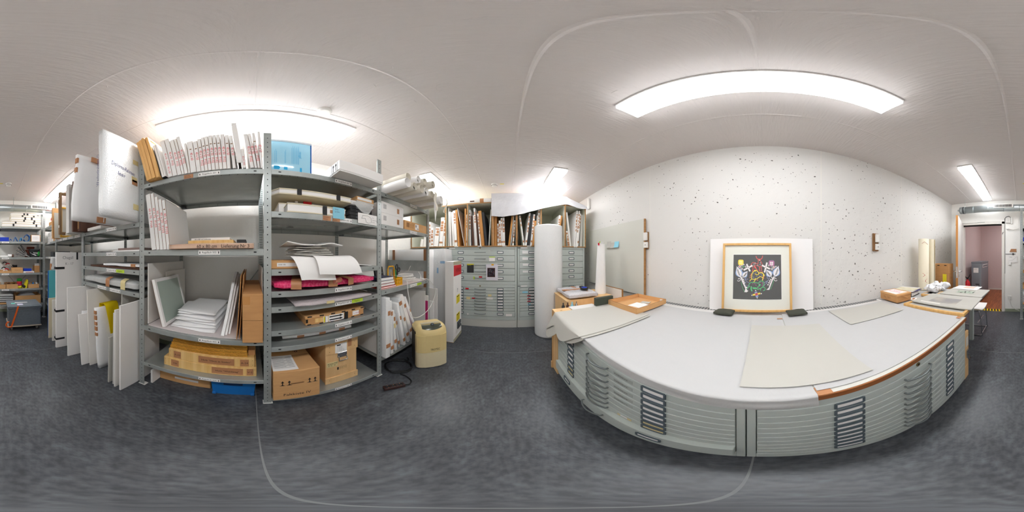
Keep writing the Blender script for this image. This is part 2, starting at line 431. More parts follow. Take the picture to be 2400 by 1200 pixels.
# door frame, hazard strip, door leaf
b = MB()
for x0, x1 in ((DX0-.05, DX0+.02), (DX1-.02, DX1+.05)): b.box(x0, x1, YB-.16, YB+.018, 0, DZ+.04, trim_white, .003)
b.box(DX0-.05, DX1+.05, YB-.16, YB+.018, DZ-.02, DZ+.05, trim_white, .003)
b.box(DX0+.02, DX1-.02, YB-.05, YB-.03, DZ-.05, DZ-.02, dark)
b.box(1.0, 1.36, YB+.018, YB+.03, DZ+.025, DZ+.04, plastic_w); b.box(.82, 1.05, YB+.018, YB+.028, DZ+.03, DZ+.037, steel)
b.box(DX0-.03, DX0-.005, YB+.018, YB+.035, DZ-.22, DZ-.02, plastic_w); b.tube([(DX0-.016, YB+.027, DZ-.22), (DX0+.006, YB+.03, DZ-.27)], .006, gunmetal)
struct(b, 'trim_1')
b = MB(); b.box(DX0+.02, DX1-.02, YB-.15, YB+.005, 0, .004, hazard_y)
x = DX0+.02
while x < DX1-.08:
    b.add([(x, YB+.006, .0045), (x+.035, YB+.006, .0045), (x+.065, YB-.15, .0045), (x+.03, YB-.15, .0045)], [(0, 1, 2, 3)], hazard_k); x += .072
struct(b, 'trim_2')
leaf = bpy.data.objects.new('door_1', None); COL.objects.link(leaf); leaf.location = (DX1+.03, YB+.02, 0); leaf['kind'] = 'structure'
leaf.rotation_euler = (0, 0, atan2(.967, -.25))
leafw = mat('door_leaf_white', (222, 220, 216), .45)
b = MB(); b.box(0, .944, 0, .042, .012, 2.14, leafw); b.box(.944, .952, 0, .042, .012, 2.14, oak); b.box(.946, .953, .008, .034, .93, 1.15, chrome)
o = b.build('door_leaf', leaf); o['kind'] = 'structure'
for y, s_ in ((0, -1), (.042, 1)):
    b = MB(); b.tube([(.885, y, 1.05), (.885, y+s_*.045, 1.05), (.87, y+s_*.055, 1.05), (.76, y+s_*.055, 1.05)], .010, chrome)
    b.lathe([(.025, 0), (.025, .008)], chrome, 16, (.885, y if s_ > 0 else y-.008, 1.05), 'y'); b.lathe([(.022, 0), (.022, .008)], chrome, 16, (.885, y if s_ > 0 else y-.008, .96), 'y')
    o = b.build('door_handle', leaf); o['kind'] = 'structure'
b = MB(); b.box(.85, .944, -.014, 0, 1.95, 2.09, plastic_w); o = b.build('door_contact', leaf); o['kind'] = 'structure'

# corridor beyond the doorway
pinkwall = concrete('corridor_plaster', (216, 199, 197), pit_scale=16, pit=.05)
struct(MB().box(-.4, 1.68, -6.5, YB-.15, -.06, 0, parquet_m), 'corridor_floor')
struct(MB().box(1.56, 1.68, -6.5, YB-.15, 0, CEIL, pinkwall), 'corridor_wall')
struct(MB().box(-.4, 1.56, -6.52, -6.4, 0, CEIL, pinkwall), 'corridor_wall')
struct(MB().box(-.52, -.4, -6.52, YB-.15, 0, CEIL, pinkwall), 'corridor_wall')
struct(MB().box(-.52, 1.68, -6.52, YB-.15, CEIL, CEIL+.08, pinkwall), 'corridor_ceiling')
b = MB(); b.box(-.4, 1.56, -6.4, -6.385, 0, .06, trim_white); struct(b, 'corridor_baseboard')
t = thing('corridor_fill_lamp', 'added fill lamp lighting the corridor beyond the doorway, out of sight above the lintel', 'lamp', 'B', -.15, 5.3, CEIL-.02)  # unseen lamp, added so the corridor gets light of its own
b = MB(); b.lathe([(.16, 0), (.16, .02)], lamp_white, 24); b.build('housing', t)
b = MB(); b.lathe([(.08, -.03), (.14, -.015), (.145, 0)], mat('corridor_fill_glow', (255, 236, 230), .5, emit=58), 24); b.build('diffuser', t)

# transport case and extinguisher in the corridor
t = thing('transport_case', 'tall grey transport case with white sticker standing in the corridor beyond the doorway', 'case', 'B', -1.26, 4.6, 0)
b = MB(); b.box(-.145, .16, 0, 1.02, .06, 1.16, case_grey, .008, 2); b.box(-.15, .165, -.006, 1.026, 1.13, 1.18, case_grey, .006); b.box(-.15, .165, -.006, 1.026, .04, .09, case_grey, .006)
b.text('WERNER KLINK', (.005, -.0065, 1.04), (1, 0, 0), (0, 0, 1), .022, grey_ink, True); b.text('CASE 01/02/03', (.0, -.0065, .66), (1, 0, 0), (0, 0, 1), .026, grey_ink, True); b.text('CASE 04/05/06', (.0, -.0065, .60), (1, 0, 0), (0, 0, 1), .026, grey_ink, True)
b.build('body', t)
b = MB(); b.box(-.08, .07, -.010, 0, .86, 1.0, white); b.text('FRAGILE', (-.07, -.0105, .95), (1, 0, 0), (0, 0, 1), .02, grey_ink); b.build('sticker', t)
b = MB(); b.box(-.02, .10, -.014, 0, .40, .54, gunmetal, .004); b.tube([(.0, -.02, .5), (.0, -.035, .47), (.08, -.035, .47), (.08, -.02, .5)], .007, chrome); b.build('latch', t)
b = MB(); b.box(.16, .168, .15, .85, 1.0, 1.09, plastic_w); b.box(.166, .170, .18, .82, 1.02, 1.07, greybox); b.build('label_plate', t)
for x in (-.1, .11):
    for y in (.08, .92): MBc = MB(); MBc.lathe([(.03, -.012), (.03, .012)], rubber, 14, (x, y, .03), 'x'); MBc.build('caster', t)
t = thing('fire_extinguisher', 'red fire extinguisher with black hose standing beside the grey case in the corridor', 'fire extinguisher', 'B', -1.41, 4.25, 0)
b = MB(); b.lathe([(.07, 0), (.078, .02), (.078, .56), (.06, .64), (.025, .68), (.025, .71)], red_m, 20); b.build('cylinder', t)
b = MB(); b.box(-.02, .02, -.02, .03, .70, .75, black_m); b.tube([(.01, -.01, .75), (.05, -.03, .78), (.09, -.05, .85)], .011, black_m); b.build('valve', t)
b = MB(); b.tube([(-.02, 0, .73), (-.05, -.02, .78), (-.11, -.03, .86), (-.15, -.03, .78), (-.14, -.03, .6), (-.12, -.02, .35)], .014, black_m); b.lathe([(.02, .1), (.045, .3), (.02, .36)], black_m, 12, (-.12, -.02, 0)); b.build('hose', t)

# ventilation duct on the back wall
t = thing('ventilation_duct', 'round silver ventilation duct running under the ceiling along the back wall', 'duct', 'B', -1.36, 3.56, 2.435)
b = MB(); b.lathe([(.078, 0), (.08, .0), (.08, 3.22)], duct_m, 32, (0, 0, 0), 'x')
for k in range(9): b.lathe([(.0803, .32+k*.34), (.0825, .326+k*.34), (.0825, .334+k*.34), (.0803, .34+k*.34)], duct_m, 32, (0, 0, 0), 'x')
b.build('pipe', t)
b = MB(); b.lathe([(.086, 0), (.086, .05)], duct_m, 32, (.02, 0, 0), 'x'); b.lathe([(.088, .06), (.088, .075)], gunmetal, 32, (.02, 0, 0), 'x'); b.tube([(-.06, 0, .01), (.0, 0, .01)], .02, duct_m); b.build('end_collar', t)
for x0 in (.8, 2.12):
    b = MB(); b.box(x0, x0+.42, -.10, -.06, -.02, .07, plastic_w, .004); b.box(x0+.03, x0+.39, -.1015, -.1, -.005, .055, dark)
    for k in range(14): b.box(x0+.045+k*.025, x0+.051+k*.025, -.103, -.1015, -.005, .055, plastic_w)
    b.build('air_vent', t)
for x0 in (.12, 1.75, 2.75):
    b = MB(); b.tube([(x0, 0, .08), (x0, 0, CEIL-2.435)], .006, steel); b.tube([(x0, .083*cos(q*pi/8), .083*sin(q*pi/8)) for q in range(16)], .005, steel, 6, True); b.build('hanger', t)

# fittings on the back wall between doorway and shelving
t = thing('switch_box', 'white double junction box above the outlet beside the doorway', 'switch box', 'B', -.25, 3.79, 2.19)
b = MB(); b.box(-.075, .035, -.03, .01, -.06, .06, plastic_w, .004); b.text('1', (-.025, -.0305, -.015), (1, 0, 0), (0, 0, 1), .03, grey_ink); b.build('box', t)
b = MB(); b.box(.04, .085, -.025, .01, -.085, .075, plastic_w, .004); b.build('relay', t)
b = MB(); b.tube([(-.1, 0, -1.25), (-.1, 0, .05), (-.06, -.01, .09), (0, -.01, .1), (.06, -.01, .06)], .007, gunmetal); b.build('conduit', t)
b = MB(); b.lathe([(.012, 0), (.022, .05)], plastic_w, 12, (-.06, -.02, -.2), 'x'); b.tube([(-.02, -.02, -.2), (.1, -.02, -.23), (.23, -.02, -.2)], .008, plastic_w); b.build('cable', t)
solo(MB().box(-.04, .04, -.012, .01, -.04, .04, plastic_w, .003).box(-.025, .025, -.016, -.012, -.025, .025, white, .002), 'light_switch', 'small white light switch below the notice beside the doorway', 'switch', 'B', -.235, 3.79, 1.17)
t = thing('wall_outlet', 'white wall outlet low on the back wall beside the doorway', 'outlet', 'B', -.235, 3.79, .36)
b = MB(); b.box(-.045, .045, -.012, .01, -.045, .045, plastic_w, .003); b.lathe([(.026, -.013), (.026, -.012)], greywhite, 20, (0, 0, 0), 'y'); b.build('plate', t)
b = MB(); b.tube([(0, -.02, .02), (0, -.04, .015), (0, -.04, -.06), (.05, -.04, -.2), (.14, -.04, -.28), (.22, -.04, -.31)], .007, plastic_w); b.build('cord', t)
solo(MB().box(-.115, .115, -.003, .008, -.085, .085, white).text('Notiz', (-.07, -.0035, .03), (1, 0, 0), (0, 0, 1), .02, grey_ink).tube([(-.1, -.004, -.06), (0, -.004, -.03), (.1, -.004, .05)], .0012, grey_ink, 5), 'notice', 'white paper notice pinned to the back wall beside the doorway', 'paper', 'B', -.17, 3.79, 1.285)
solo(MB().prism([(-.08, 0, -.035), (.09, 0, -.035), (.075, 0, 0), (.085, 0, .035), (-.045, 0, .035), (-.06, 0, 0)], (0, .008, 0), tape), 'tape_patch', 'patch of brown tape stuck on the back wall above the black pen', 'tape', 'B', -.16, 3.79, 1.48)
solo(MB().tube([(-.17, -.006, 0), (.06, -.006, 0)], .006, black_m).box(-.01, .02, -.014, .004, -.02, .02, black_m), 'marker_pen', 'black marker pen held on the back wall above the notice', 'pen', 'B', -.16, 3.79, 1.395)

# tube lamps, two rows of three
def lamp_parts(t):
    b = MB(); b.box(-.102, .102, -.765, .765, .045, .065, lamp_white, .003); b.build('housing', t)
    b = MB(); b.box(-.096, .096, -.758, .758, .012, .046, lamp_side); b.box(-.088, .088, -.75, .75, 0, .012, lamp_glow, .004); b.build('diffuser', t)
where = {(-1, 0): 'above the crowded shelves', (1, 0): 'above the paper covered plan chests', (-1, 1): 'beyond the paper rolls, towards the pigeonholes',
         (1, 1): 'towards the pigeonholes, above the draped cloth', (-1, -1): 'behind the bubble wrapped pictures, towards the back shelf', (1, -1): 'in front of the doorway'}
for (sx, sy), w in where.items():
    t = thing('tube_lamp', 'long white ceiling tube lamp glowing '+w, 'ceiling lamp', 'F', .72 if sx > 0 else -1.18, .04+sy*2.84, CEIL-.066, group='ceiling tube lamps')
    lamp_parts(t)
def detector(lab, x, y, yellow):
    t = thing('smoke_detector', lab, 'smoke detector', 'F', x, y, CEIL)
    b = MB(); b.lathe([(.055, 0), (.055, -.012), (.048, -.018), (.05, -.02), (.045, -.045), (.02, -.052)], plastic_w, 24)
    for k in range(12):
        a = 2*pi*k/12; b.box(-.004+.047*cos(a), .004+.047*cos(a), -.004+.047*sin(a), .004+.047*sin(a), -.038, -.024, dark)
    b.build('housing', t)
    b = MB(); b.box(.1, .17, -.012, .012, -.003, 0, yel_lab) if yellow > 0 else b.box(-.17, -.1, -.012, .012, -.003, 0, yel_lab); b.build('number_tag', t)
detector('white smoke detector on the ceiling in front of the pigeonholes', -.235, 2.85, 1)
detector('white smoke detector on the ceiling near the back shelf', -.225, -2.83, 1)
solo(MB().lathe([(.05, 0), (.05, -.02), (.035, -.032)], plastic_w, 24), 'ceiling_sensor', 'small white dome sensor on the ceiling beside the lamp above the shelves', 'sensor', 'L', .47, .98, CEIL)
t = thing('motion_sensor', 'small white sensor high on the right wall beside the draped cloth', 'sensor', 'F', 1.655, 3.05, 2.50)
b = MB(); b.box(-.02, .035, -.03, .03, -.06, .12, plastic_w, .006, 2); b.build('bracket', t); b = MB(); b.lathe([(.02, -.13), (.035, -.1), (.035, -.06)], plastic_w, 16); b.build('lens', t)

# ================================================================ SHELVING, left wall and back wall
POSTS = [-3.70, -2.75, -1.80, -.848, .103, 1.055, 2.005]
SHELF = {   # bay (index of its left post): shelf top heights
    0: [1.96, 1.63, 1.335, .99, .65, .33],
    1: [1.64],
    2: [1.64, 1.39, 1.228, 1.03],
    3: [1.977, 1.395, .742, .335],
    4: [1.977, 1.65, 1.262, 1.113, 1.002, .818, .678, .075],
    5: [1.977, 1.65, 1.02, .26]}
LABELS = {(3, 0): ['501'], (3, 1): ['502'], (3, 2): ['503'], (3, 3): ['504'], (4, 0): ['601'], (4, 1): ['602'], (4, 2): ['603'], (4, 3): ['604'], (4, 4): ['605'],
          (4, 5): ['606'], (4, 6): ['607'], (4, 7): ['608'], (5, 0): ['701'], (5, 1): ['702'], (5, 2): ['703'], (2, 0): ['401'], (2, 1): ['402'], (2, 2): ['403'], (2, 3): ['404', '405'],
          (1, 0): ['301', '302', '303', '304'], (0, 1): ['201'], (0, 2): ['203', '204']}
def upright(parent, u, d0, h, rear=False, px=1):
    """L-section post with a row of punched holes; local frame u right, d away"""
    b = MB(); w = .05
    b.box(u-w/2, u+w/2, d0, d0+.003, 0, h, steel); b.box(u-.0015, u+.0015, d0+.003, d0+.035, 0, h, steel)
    if not rear:
        z = .04
        while z < h-.03:
            b.add([(u+.0045*cos(q*pi/3), d0-.0006, z+.0045*sin(q*pi/3)) for q in range(6)], [tuple(range(6))], dark); z += .05
        b.box(u-.03, u+.035, d0-.006, d0+.045, 0, .006, plastic_w)
    else:
        z = .04
        while z < h-.03:
            for q in (-.012, .008): b.add([(u+q, d0-.0006, z), (u+q+.006, d0-.0006, z), (u+q+.006, d0-.0006, z+.018), (u+q, d0-.0006, z+.018)], [(0, 1, 2, 3)], dark)
            z += .028
    return b.build('upright', parent)
def shelf_board(parent, u0, u1, d0, d1, z, labs, lime_lab=False, lip=.042):
    b = MB()
    b.box(u0, u1, d0, d1, z-.003, z, steel_board)
    b.box(u0, u1, d0-.004, d0, z-lip, z, steel, .0012); b.box(u0, u1, d0, d0+.012, z-lip, z-lip+.002, steel)
    b.box(u0, u1, d1-.002, d1, z-lip, z-.003, steel); b.box(u0, u0+.002, d0, d1, z-.03, z-.003, steel); b.box(u1-.002, u1, d0, d1, z-.03, z-.003, steel)
    for q in (u0+.055, u1-.055): b.box(q-.009, q+.009, d0-.0048, d0-.004, z-.024, z-.016, dark)
    k = u0+.07
    while k < u1-.05:
        b.box(k-.003, k+.003, d0+.002, d0+.009, z-lip-.0006, z-lip, dark); k += .055
    for q in (.25, .5, .75):
        m_ = u0+(u1-u0)*q; b.tube([(m_-.012, d1-.0035, z-.04), (m_-.016, d1-.0035, z-.02), (m_-.012, d1-.0035, z-.004)], .0015, gunmetal, 5)
    for dd in (d0+.03, d1-.03):
        b.box(u0+.002, u0+.05, dd-.02, dd+.02, z-.04, z-.012, gunmetal)
    o = b.build('shelf', parent)
    n = len(labs)
    for i, s_ in enumerate(labs):
        c = (u0+u1)/2+.09+(0 if n == 1 else (i-(n-1)/2)*(.21 if n < 3 else .2)-.05)
        w_ = .075
        b = MB(); b.box(c-w_, c+w_, d0-.0056, d0-.004, z-.036, z-.006, white); b.text('Regalfach '+s_, (c, d0-.0058, z-.027), (1, 0, 0), (0, 0, 1), .013, black_ink, True)
        for q in (-1, 1): b.box(c+q*.065-.003, c+q*.065+.003, d0-.006, d0-.0056, z-.029, z-.015, black_ink)
        b.build('shelf_label', o)
    if lime_lab:
        b = MB(); c = (u0+u1)/2+.22; b.box(c-.055, c+.055, d0-.0056, d0-.004, z-.036, z-.008, lime); b.text('Regalfach', (c, d0-.0058, z-.027), (1, 0, 0), (0, 0, 1), .011, black_ink, True); b.build('lime_label', o)
    return o
rack = thing('shelving_rack', 'long galvanised steel shelving row of six bays along the left wall', 'shelving', 'L', 0, 0, 0)
FD, RD = 1.06, 1.84                          # front and rear plane of the row
for i, u in enumerate(POSTS):
    upright(rack, u, FD, 2.02 if i == 6 else 2.2 if i == 3 else 2.35)
    if i: upright(rack, u, RD-.005, 2.02 if i == 6 else 2.2, True)
for bay, hs in SHELF.items():
    for k, z in enumerate(hs):
        shelf_board(rack, POSTS[bay]+.026, POSTS[bay+1]-.026, FD, RD-.006, z, LABELS.get((bay, k), []), (bay, k) in ((4, 4), (2, 2), (5, 2)))
b = MB(); b.box(2.03, 2.034, FD+.03, RD, 1.13, 1.285, steel); b.build('end_plate', rack)
b = MB(); b.tube([(.08, RD+.01, 1.5), (.08, RD+.01, 1.2), (-.3, RD+.012, .7)], .006, steel); b.build('cross_brace', rack)
bk = thing('shelving_rack', 'galvanised steel shelving bay against the back wall beside the doorway', 'shelving', 'B', 0, 0, 0)
BU0, BU1, BD, BR = .035, 1.006, 3.30, 3.76
for u in (BU0, BU1): upright(bk, u, BD, 2.34); upright(bk, u-.012 if u > .5 else u, BR-.005, 2.34, True)
BZ = [1.96, 1.648, 1.324, 1.0, .67, .33]
for z in BZ: shelf_board(bk, BU0+.026, BU1-.026, BD, BR-.006, z, [])
for k, z in enumerate(BZ[1:5]):
    b = MB(); b.box(.12, .27, BD-.0056, BD-.004, z-.036, z-.008, white); b.text('Regalfach 10%d' % (k+1), (.195, BD-.0058, z-.028), (1, 0, 0), (0, 0, 1), .013, black_ink, True); b.build('shelf_label', bk)
b = MB(); b.tube([(.2, BR+.012, 1.0), (.8, BR+.012, .33)], .005, steel); b.tube([(.8, BR+.018, 1.0), (.2, BR+.018, .33)], .005, steel); b.build('cross_brace', bk)

# ---------------------------------------------------------------- standing boards: thickness along u, length along d
def standing(name, lab, cat, a, u0, u1, ut, d, z, ztop, depth, m, group=None, marks=None, pitch=0, rot=0, gap=.0015, bev=.0015):
    """a board on edge: its foot covers u0..u1, the top of its left (or right) edge sits at ut"""
    t = u1-u0-gap; h = ztop-z; left = ut <= u0
    du = (ut-u0) if left else (ut-u1 if ut > u1 else 0)
    if not left and ut <= u1: du = 0
    lean = atan2(du, h); L = sqrt(du*du+h*h)-(t*abs(sin(lean)) if du else 0)
    b = MB(); x0, x1 = (0, t) if du <= 0 else (-t, 0)
    b.box(x0, x1, 0, depth, 0, L, m, bev)
    if marks: marks(b, x0, x1, L, depth)
    return solo(b, name, lab, cat, a, u0 if du <= 0 else u1, d, z, rot, group, lean)
def spine(words, hole=None, frac=.62, hh=.02, kraft_edge=True):
    def f(b, x0, x1, L, dp):
        c = (x0+x1)/2; z = L*frac; need = sum(text_geo(w_)[2]*hh/.72+.022 for w_, _, _ in words)
        q_ = min(1, (z-.012)/max(need, .001))
        for w_, col, dx in words:
            k = hh*q_
            b.text(w_, (c-k*.36+dx, -.0006, z), (0, 0, -1), (1, 0, 0), k, col); z -= (text_geo(w_)[2]*hh/.72+.022)*q_
        if hole: 
            b.add([(c+.008*cos(q*pi/5), -.0007, L*hole+.005*sin(q*pi/5)) for q in range(10)], [tuple(range(10))], card_in)
        if kraft_edge: b.box(x1-.0012, x1+.0002, -.0002, .004, .002, L-.004, card_in)
    return f

# upper shelf of the fifth bay: wooden frames, then the row of cartons
dF = 1.0
for k in range(4):
    u0 = -.763+.0315*k
    t = thing('pine_picture_frame', 'empty honey pine picture frame leaning left on the upper shelf, %s of the four' % NTH[k], 'frame', 'L', u0, dF+(.012, .004, .0, .006)[k], 1.979, group='pine frames on the upper shelf', lean=-R(12.4))
    th, L, dp = .0262, (.490, .494, .506, .503)[k], .42; fw = .028
    b = MB(); b.box(0, th, 0, fw, 0, L, frame_wood, .002); b.box(0, th, dp-fw, dp, 0, L, frame_wood, .002); b.box(0, th, fw, dp-fw, 0, fw, frame_wood, .002); b.box(0, th, fw, dp-fw, L-fw, L, frame_wood, .002); b.build('moulding', t)
    b = MB(); b.box(th*.45, th*.6, fw, dp-fw, fw, L-fw, cream); b.build('mat_board', t)
t = thing('portfolio', 'white portfolio with black piped edges leaning against the pine frames on the upper shelf', 'portfolio', 'L', -.632, 1.03, 1.979, lean=-R(12.4))
b = MB(); b.box(0, .032, 0, .4, 0, .385, white, .002); b.build('cover', t)
b = MB(); b.box(-.0008, .0008, -.001, .38, .0, .386, tape_k); b.box(.0205, .022, -.001, .3, .002, .384, tape_k); b.box(0, .033, -.001, .4, -.0006, .002, tape_k); b.build('piping', t)
P1 = [('40 x 50', red_ink, 0), ('P102', red_ink, 0)]; P2 = [('40 x 50', red_ink, 0)]; P3 = [('40 x 60', red_ink, 0)]
ROW = []
cart = [  # foot left x, foot right x, head left x, head y, words, hole
    (394, 405, 374, 331, P1+P2, None), (405, 416, 382, 328, P1, None), (416, 426, 394, 330, P1, None), (426, 432.5, 403, 327, P1, None), (432.5, 441, 409, 322, P1, None),
    (441, 447, 430, 336, [], None), (447, 461, 437, 333, P3, .72), (461, 471.5, 449, 332, P2, .72), (471.5, 480, 458, 327, P1, .7), (480, 488, 466, 323, P1, .7),
    (488, 496.5, 475.5, 320.6, P1, .7), (496.5, 505.5, 485.5, 318, P1, .72), (505.5, 514, 495.5, 317, P1, .72), (514, 522.5, 506, 316, P1, .72), (522.5, 532, 516, 315, P1, None),
    (532, 541, 526, 317, P2, .72), (545.5, 553.5, 536, 318, P2, .72), (569.5, 577.5, 563, 349, P1, None), (587, 596.5, 570, 314, P1, None), (596.8, 603.6, 579, 313, P2, None), (604.2, 610.2, 590, 311, P1, .72), (610.8, 616.2, 603, 308, P2, None)]
ROW = [[U('L', xa, 1.045), U('L', xb, 1.045), 0, Zp('L', xt, yt, 1.045)-1.9785] for xa, xb, xt, yt, wds, ho in cart]
for it, (xa, xb, xt, yt, wds, ho) in zip(ROW, cart): it[2] = (U('L', xt, 1.045)-it[0])/it[3]
fan([[-.632, -.599, -tan(R(12.4)), .385]]+ROW, None, .0775)
for k, (xa, xb, xt, yt, wds, ho) in enumerate(cart):
    d = 1.045; ua, ub, sl, h = ROW[k]; zt = 1.9785+h; ut = ua+sl*h if sl <= 0 else ub+sl*h
    lab = 'white carton with red size marks, %s to the right of the pine frames' % NTH[k]
    if not wds: lab = 'thin plain white carton, %s to the right of the pine frames' % NTH[k]
    if k == 17: lab = 'shortest white picture carton on the upper shelf, just right of the tall tilted sleeve'
    standing('picture_carton', lab, 'carton', 'L', ua, ub, ut, d, 1.9785, zt, .52, white2, 'picture cartons on the upper shelf', spine(wds, ho, .6, .019))
d = .985; ua = U('L', 553.5, d); b = MB()
b.box(0, .004, 0, .3, .0, .46, white2); b.box(.018, .022, 0, .3, .0, .46, white2); b.box(.004, .018, .01, .3, .45, .456, white2); b.box(.004, .018, .25, .26, .03, .45, card_in)
b.box(-.006, .028, -.020, -.016, .03, .47, white2)
solo(b, 'cardboard_sleeve', 'tall white cardboard sleeve tilted forward among the cartons on the upper shelf', 'sleeve', 'L', ua+.008, d+.07, 1.99, 0, None, -R(5), 0)
# lower shelf of the fifth bay: five cartons, planks, boards
c5 = [(355.6, 367, 341, 456), (367, 375, 347, 455), (375, 383, 354, 463.5), (383, 391, 362, 469), (391, 399, 371, 471)]
ROW = [[U('L', xa, 1.07), U('L', xb, 1.07), 0, Zp('L', xt, yt, 1.07)-1.3965] for xa, xb, xt, yt in c5]
for it, (xa, xb, xt, yt) in zip(ROW, c5): it[2] = (U('L', xt, 1.07)-it[0])/it[3]
fan(ROW, -.82, None)
for k, (ua, ub, sl, h) in enumerate(ROW):
    standing('picture_carton', 'tall white picture carton with red marks leaning on the middle shelf, %s from the left' % NTH[k], 'carton', 'L', ua, ub, ua+sl*h, 1.07, 1.3965, 1.3965+h, .42, white2,
             'leaning cartons on the middle shelf', spine([(('60 x 75' if k < 3 else '40 x 50'), red_ink, 0), ('P103' if k else 'P166', red_ink, 0)], .8 if k == 4 else None, .72, .021))
b = MB(); b.pad(-.57, .012, 0, .3, 0, .04, wood('wrapped_plank', (226, 190, 160), (206, 160, 128), .25, 2, (1, 1, 20)), .003, .25, 1); b.text('60 x 80 cm   Lieferung Nr 3', (-.36, -.006, .008), (1, 0, 0), (0, 0, 1), .022, black_ink); b.pad(-.575, .017, -.004, .305, 0, .043, mat('thin_poly_film', (235, 225, 220), .15, 0, .6, alpha=.18), .003, .25, 2)
solo(b, 'wrapped_plank', 'pale wood plank wrapped in clear film with handwriting, lying on the middle shelf edge', 'plank', 'L', 0, 1.03, 1.396)
solo(MB().box(-.36, .0, 0, .3, 0, .03, pine, .002), 'wooden_board', 'thin tan wooden board lying on the wrapped plank on the middle shelf', 'board', 'L', -.135, 1.2, 1.4415)
solo(MB().box(-.31, .0, 0, .25, 0, .02, white, .002).text('60 x 80 cm Lieferung', (-.28, -.0006, .004), (1, 0, 0), (0, 0, 1), .011, black_ink), 'white_board', 'narrow white board with fine print lying on top of the tan wooden board', 'board', 'L', -.165, 1.22, 1.472)
solo(MB().box(0, .075, 0, .2, 0, .042, charcoal, .003), 'dark_box', 'small dark box lying behind the tan board on the middle shelf', 'box', 'L', -.12, 1.3, 1.4405)

# third shelf of that bay
solo(MB().box(-.80, -.075, 0, .7, 0, .005, mat('shelf_liner', (216, 208, 208), .6)), 'shelf_liner', 'pale cardboard liner lying flat on the deep shelf under the folded sheets', 'liner', 'L', 0, 1.085, .743)
LZ = .7485
standing('white_board', 'tall white panel standing on edge at the left end of the deep shelf', 'panel', 'L', -.818, -.803, -.818, 1.1, LZ, 1.289, .7, offwhite)
standing('white_board', 'lower white panel standing behind the glass frame on the deep shelf', 'panel', 'L', -.790, -.780, -.795, 1.36, LZ, 1.2, .45, offwhite)
t = thing('framed_glass', 'white frame with greenish glass leaning left on the deep shelf', 'frame', 'L', -.674, 1.1, LZ, lean=-R(14.5))
b = MB(); L, dp, th = .415, .45, .03
b.box(0, th, 0, .028, 0, L, white, .002); b.box(0, th, dp-.028, dp, 0, L, white, .002); b.box(0, th, .028, dp-.028, 0, .028, white, .002); b.box(0, th, .028, dp-.028, L-.028, L, white, .002); b.build('moulding', t)
b = MB(); b.box(th*.5, th*.85, .028, dp-.028, .028, L-.028, glass_green); b.build('glass', t)
b = MB(); b.box(-.0012, -.0002, -.001, dp, 0, L, card_in); b.build('backing', t)
zz = LZ
for k in range(7):
    h = .019; jx, jy = rng.uniform(-.02, .02), rng.uniform(-.015, .02)
    wx = (.19, .172, .185, .165, .175, .16, .17)[k]; b = MB(); b.pad(-wx, wx*(.9+.1*(k % 2)), .02*(k % 3), (.55, .5, .53, .46, .5, .44, .48)[k], 0, h-.003, tyvek, .0042, .8, k+3, 12, 9)
    solo(b, 'folded_sheet', 'white folded wrapping sheet in the pile on the deep shelf, %s' % (['lowest one', 'second from the bottom', 'third from the bottom', 'fourth from the bottom', 'third from the top', 'second from the top', 'topmost one'][k]), 'sheet', 'L', -.437+jx*.1, 1.13+jy+.014*k, zz, R((-4, 5, -6, 4, -7, 9, -5)[k]), 'folded sheets on the deep shelf')
    zz += h+.0015
b = MB(); prof = [(0, 0), (.62, 0), (.62, .43), (.42, .45), (.26, .36), (.12, .16)]
b.prism([(-.06, y, z) for y, z in prof], (.022, 0, 0), bubble); b.prism([(-.036, y+.02, z*.96) for y, z in prof], (.016, 0, 0), bubble); b.prism([(-.016, y+.05, z*.9) for y, z in prof], (.014, 0, 0), bubble)
solo(b, 'bubble_wrap_sheets', 'upright folded bubble wrap sheets leaning against the flattened cartons on the deep shelf', 'bubble wrap', 'L', -.152, 1.1, LZ, 0, None, R(7))
for k, (ua, ut) in enumerate(((-.105, -.068), (-.088, -.052))):
    standing('flattened_carton', 'flattened brown carton on edge left of the brown box, %s' % ('the outer one' if k == 0 else 'the one touching the box'), 'cardboard', 'L', ua, ua+.007, ut, 1.07+.01*k, LZ-.0048, 1.222, .55, card_d, 'flattened cartons beside the brown box')
t = thing('cardboard_box', 'tall narrow brown cardboard box standing on the deep shelf beside the middle post', 'box', 'L', .009, 1.025, .7435)
b = MB(); b.box(-.068, .062, 0, .62, 0, .362, card_d, .003); b.box(-.068, .062, -.0008, .001, .176, .179, card_in); b.build('carton', t)
b = MB(); b.box(-.066, -.02, -.0022, -.001, .29, .345, mat('clear_brown_tape', (192, 138, 82), .25)); b.build('tape', t)

standing('white_board', 'white board standing at the right end of the deep shelf behind the brown box', 'board', 'L', .0725, .0775, .0725, 1.13, .7435, 1.27, .66, offwhite)

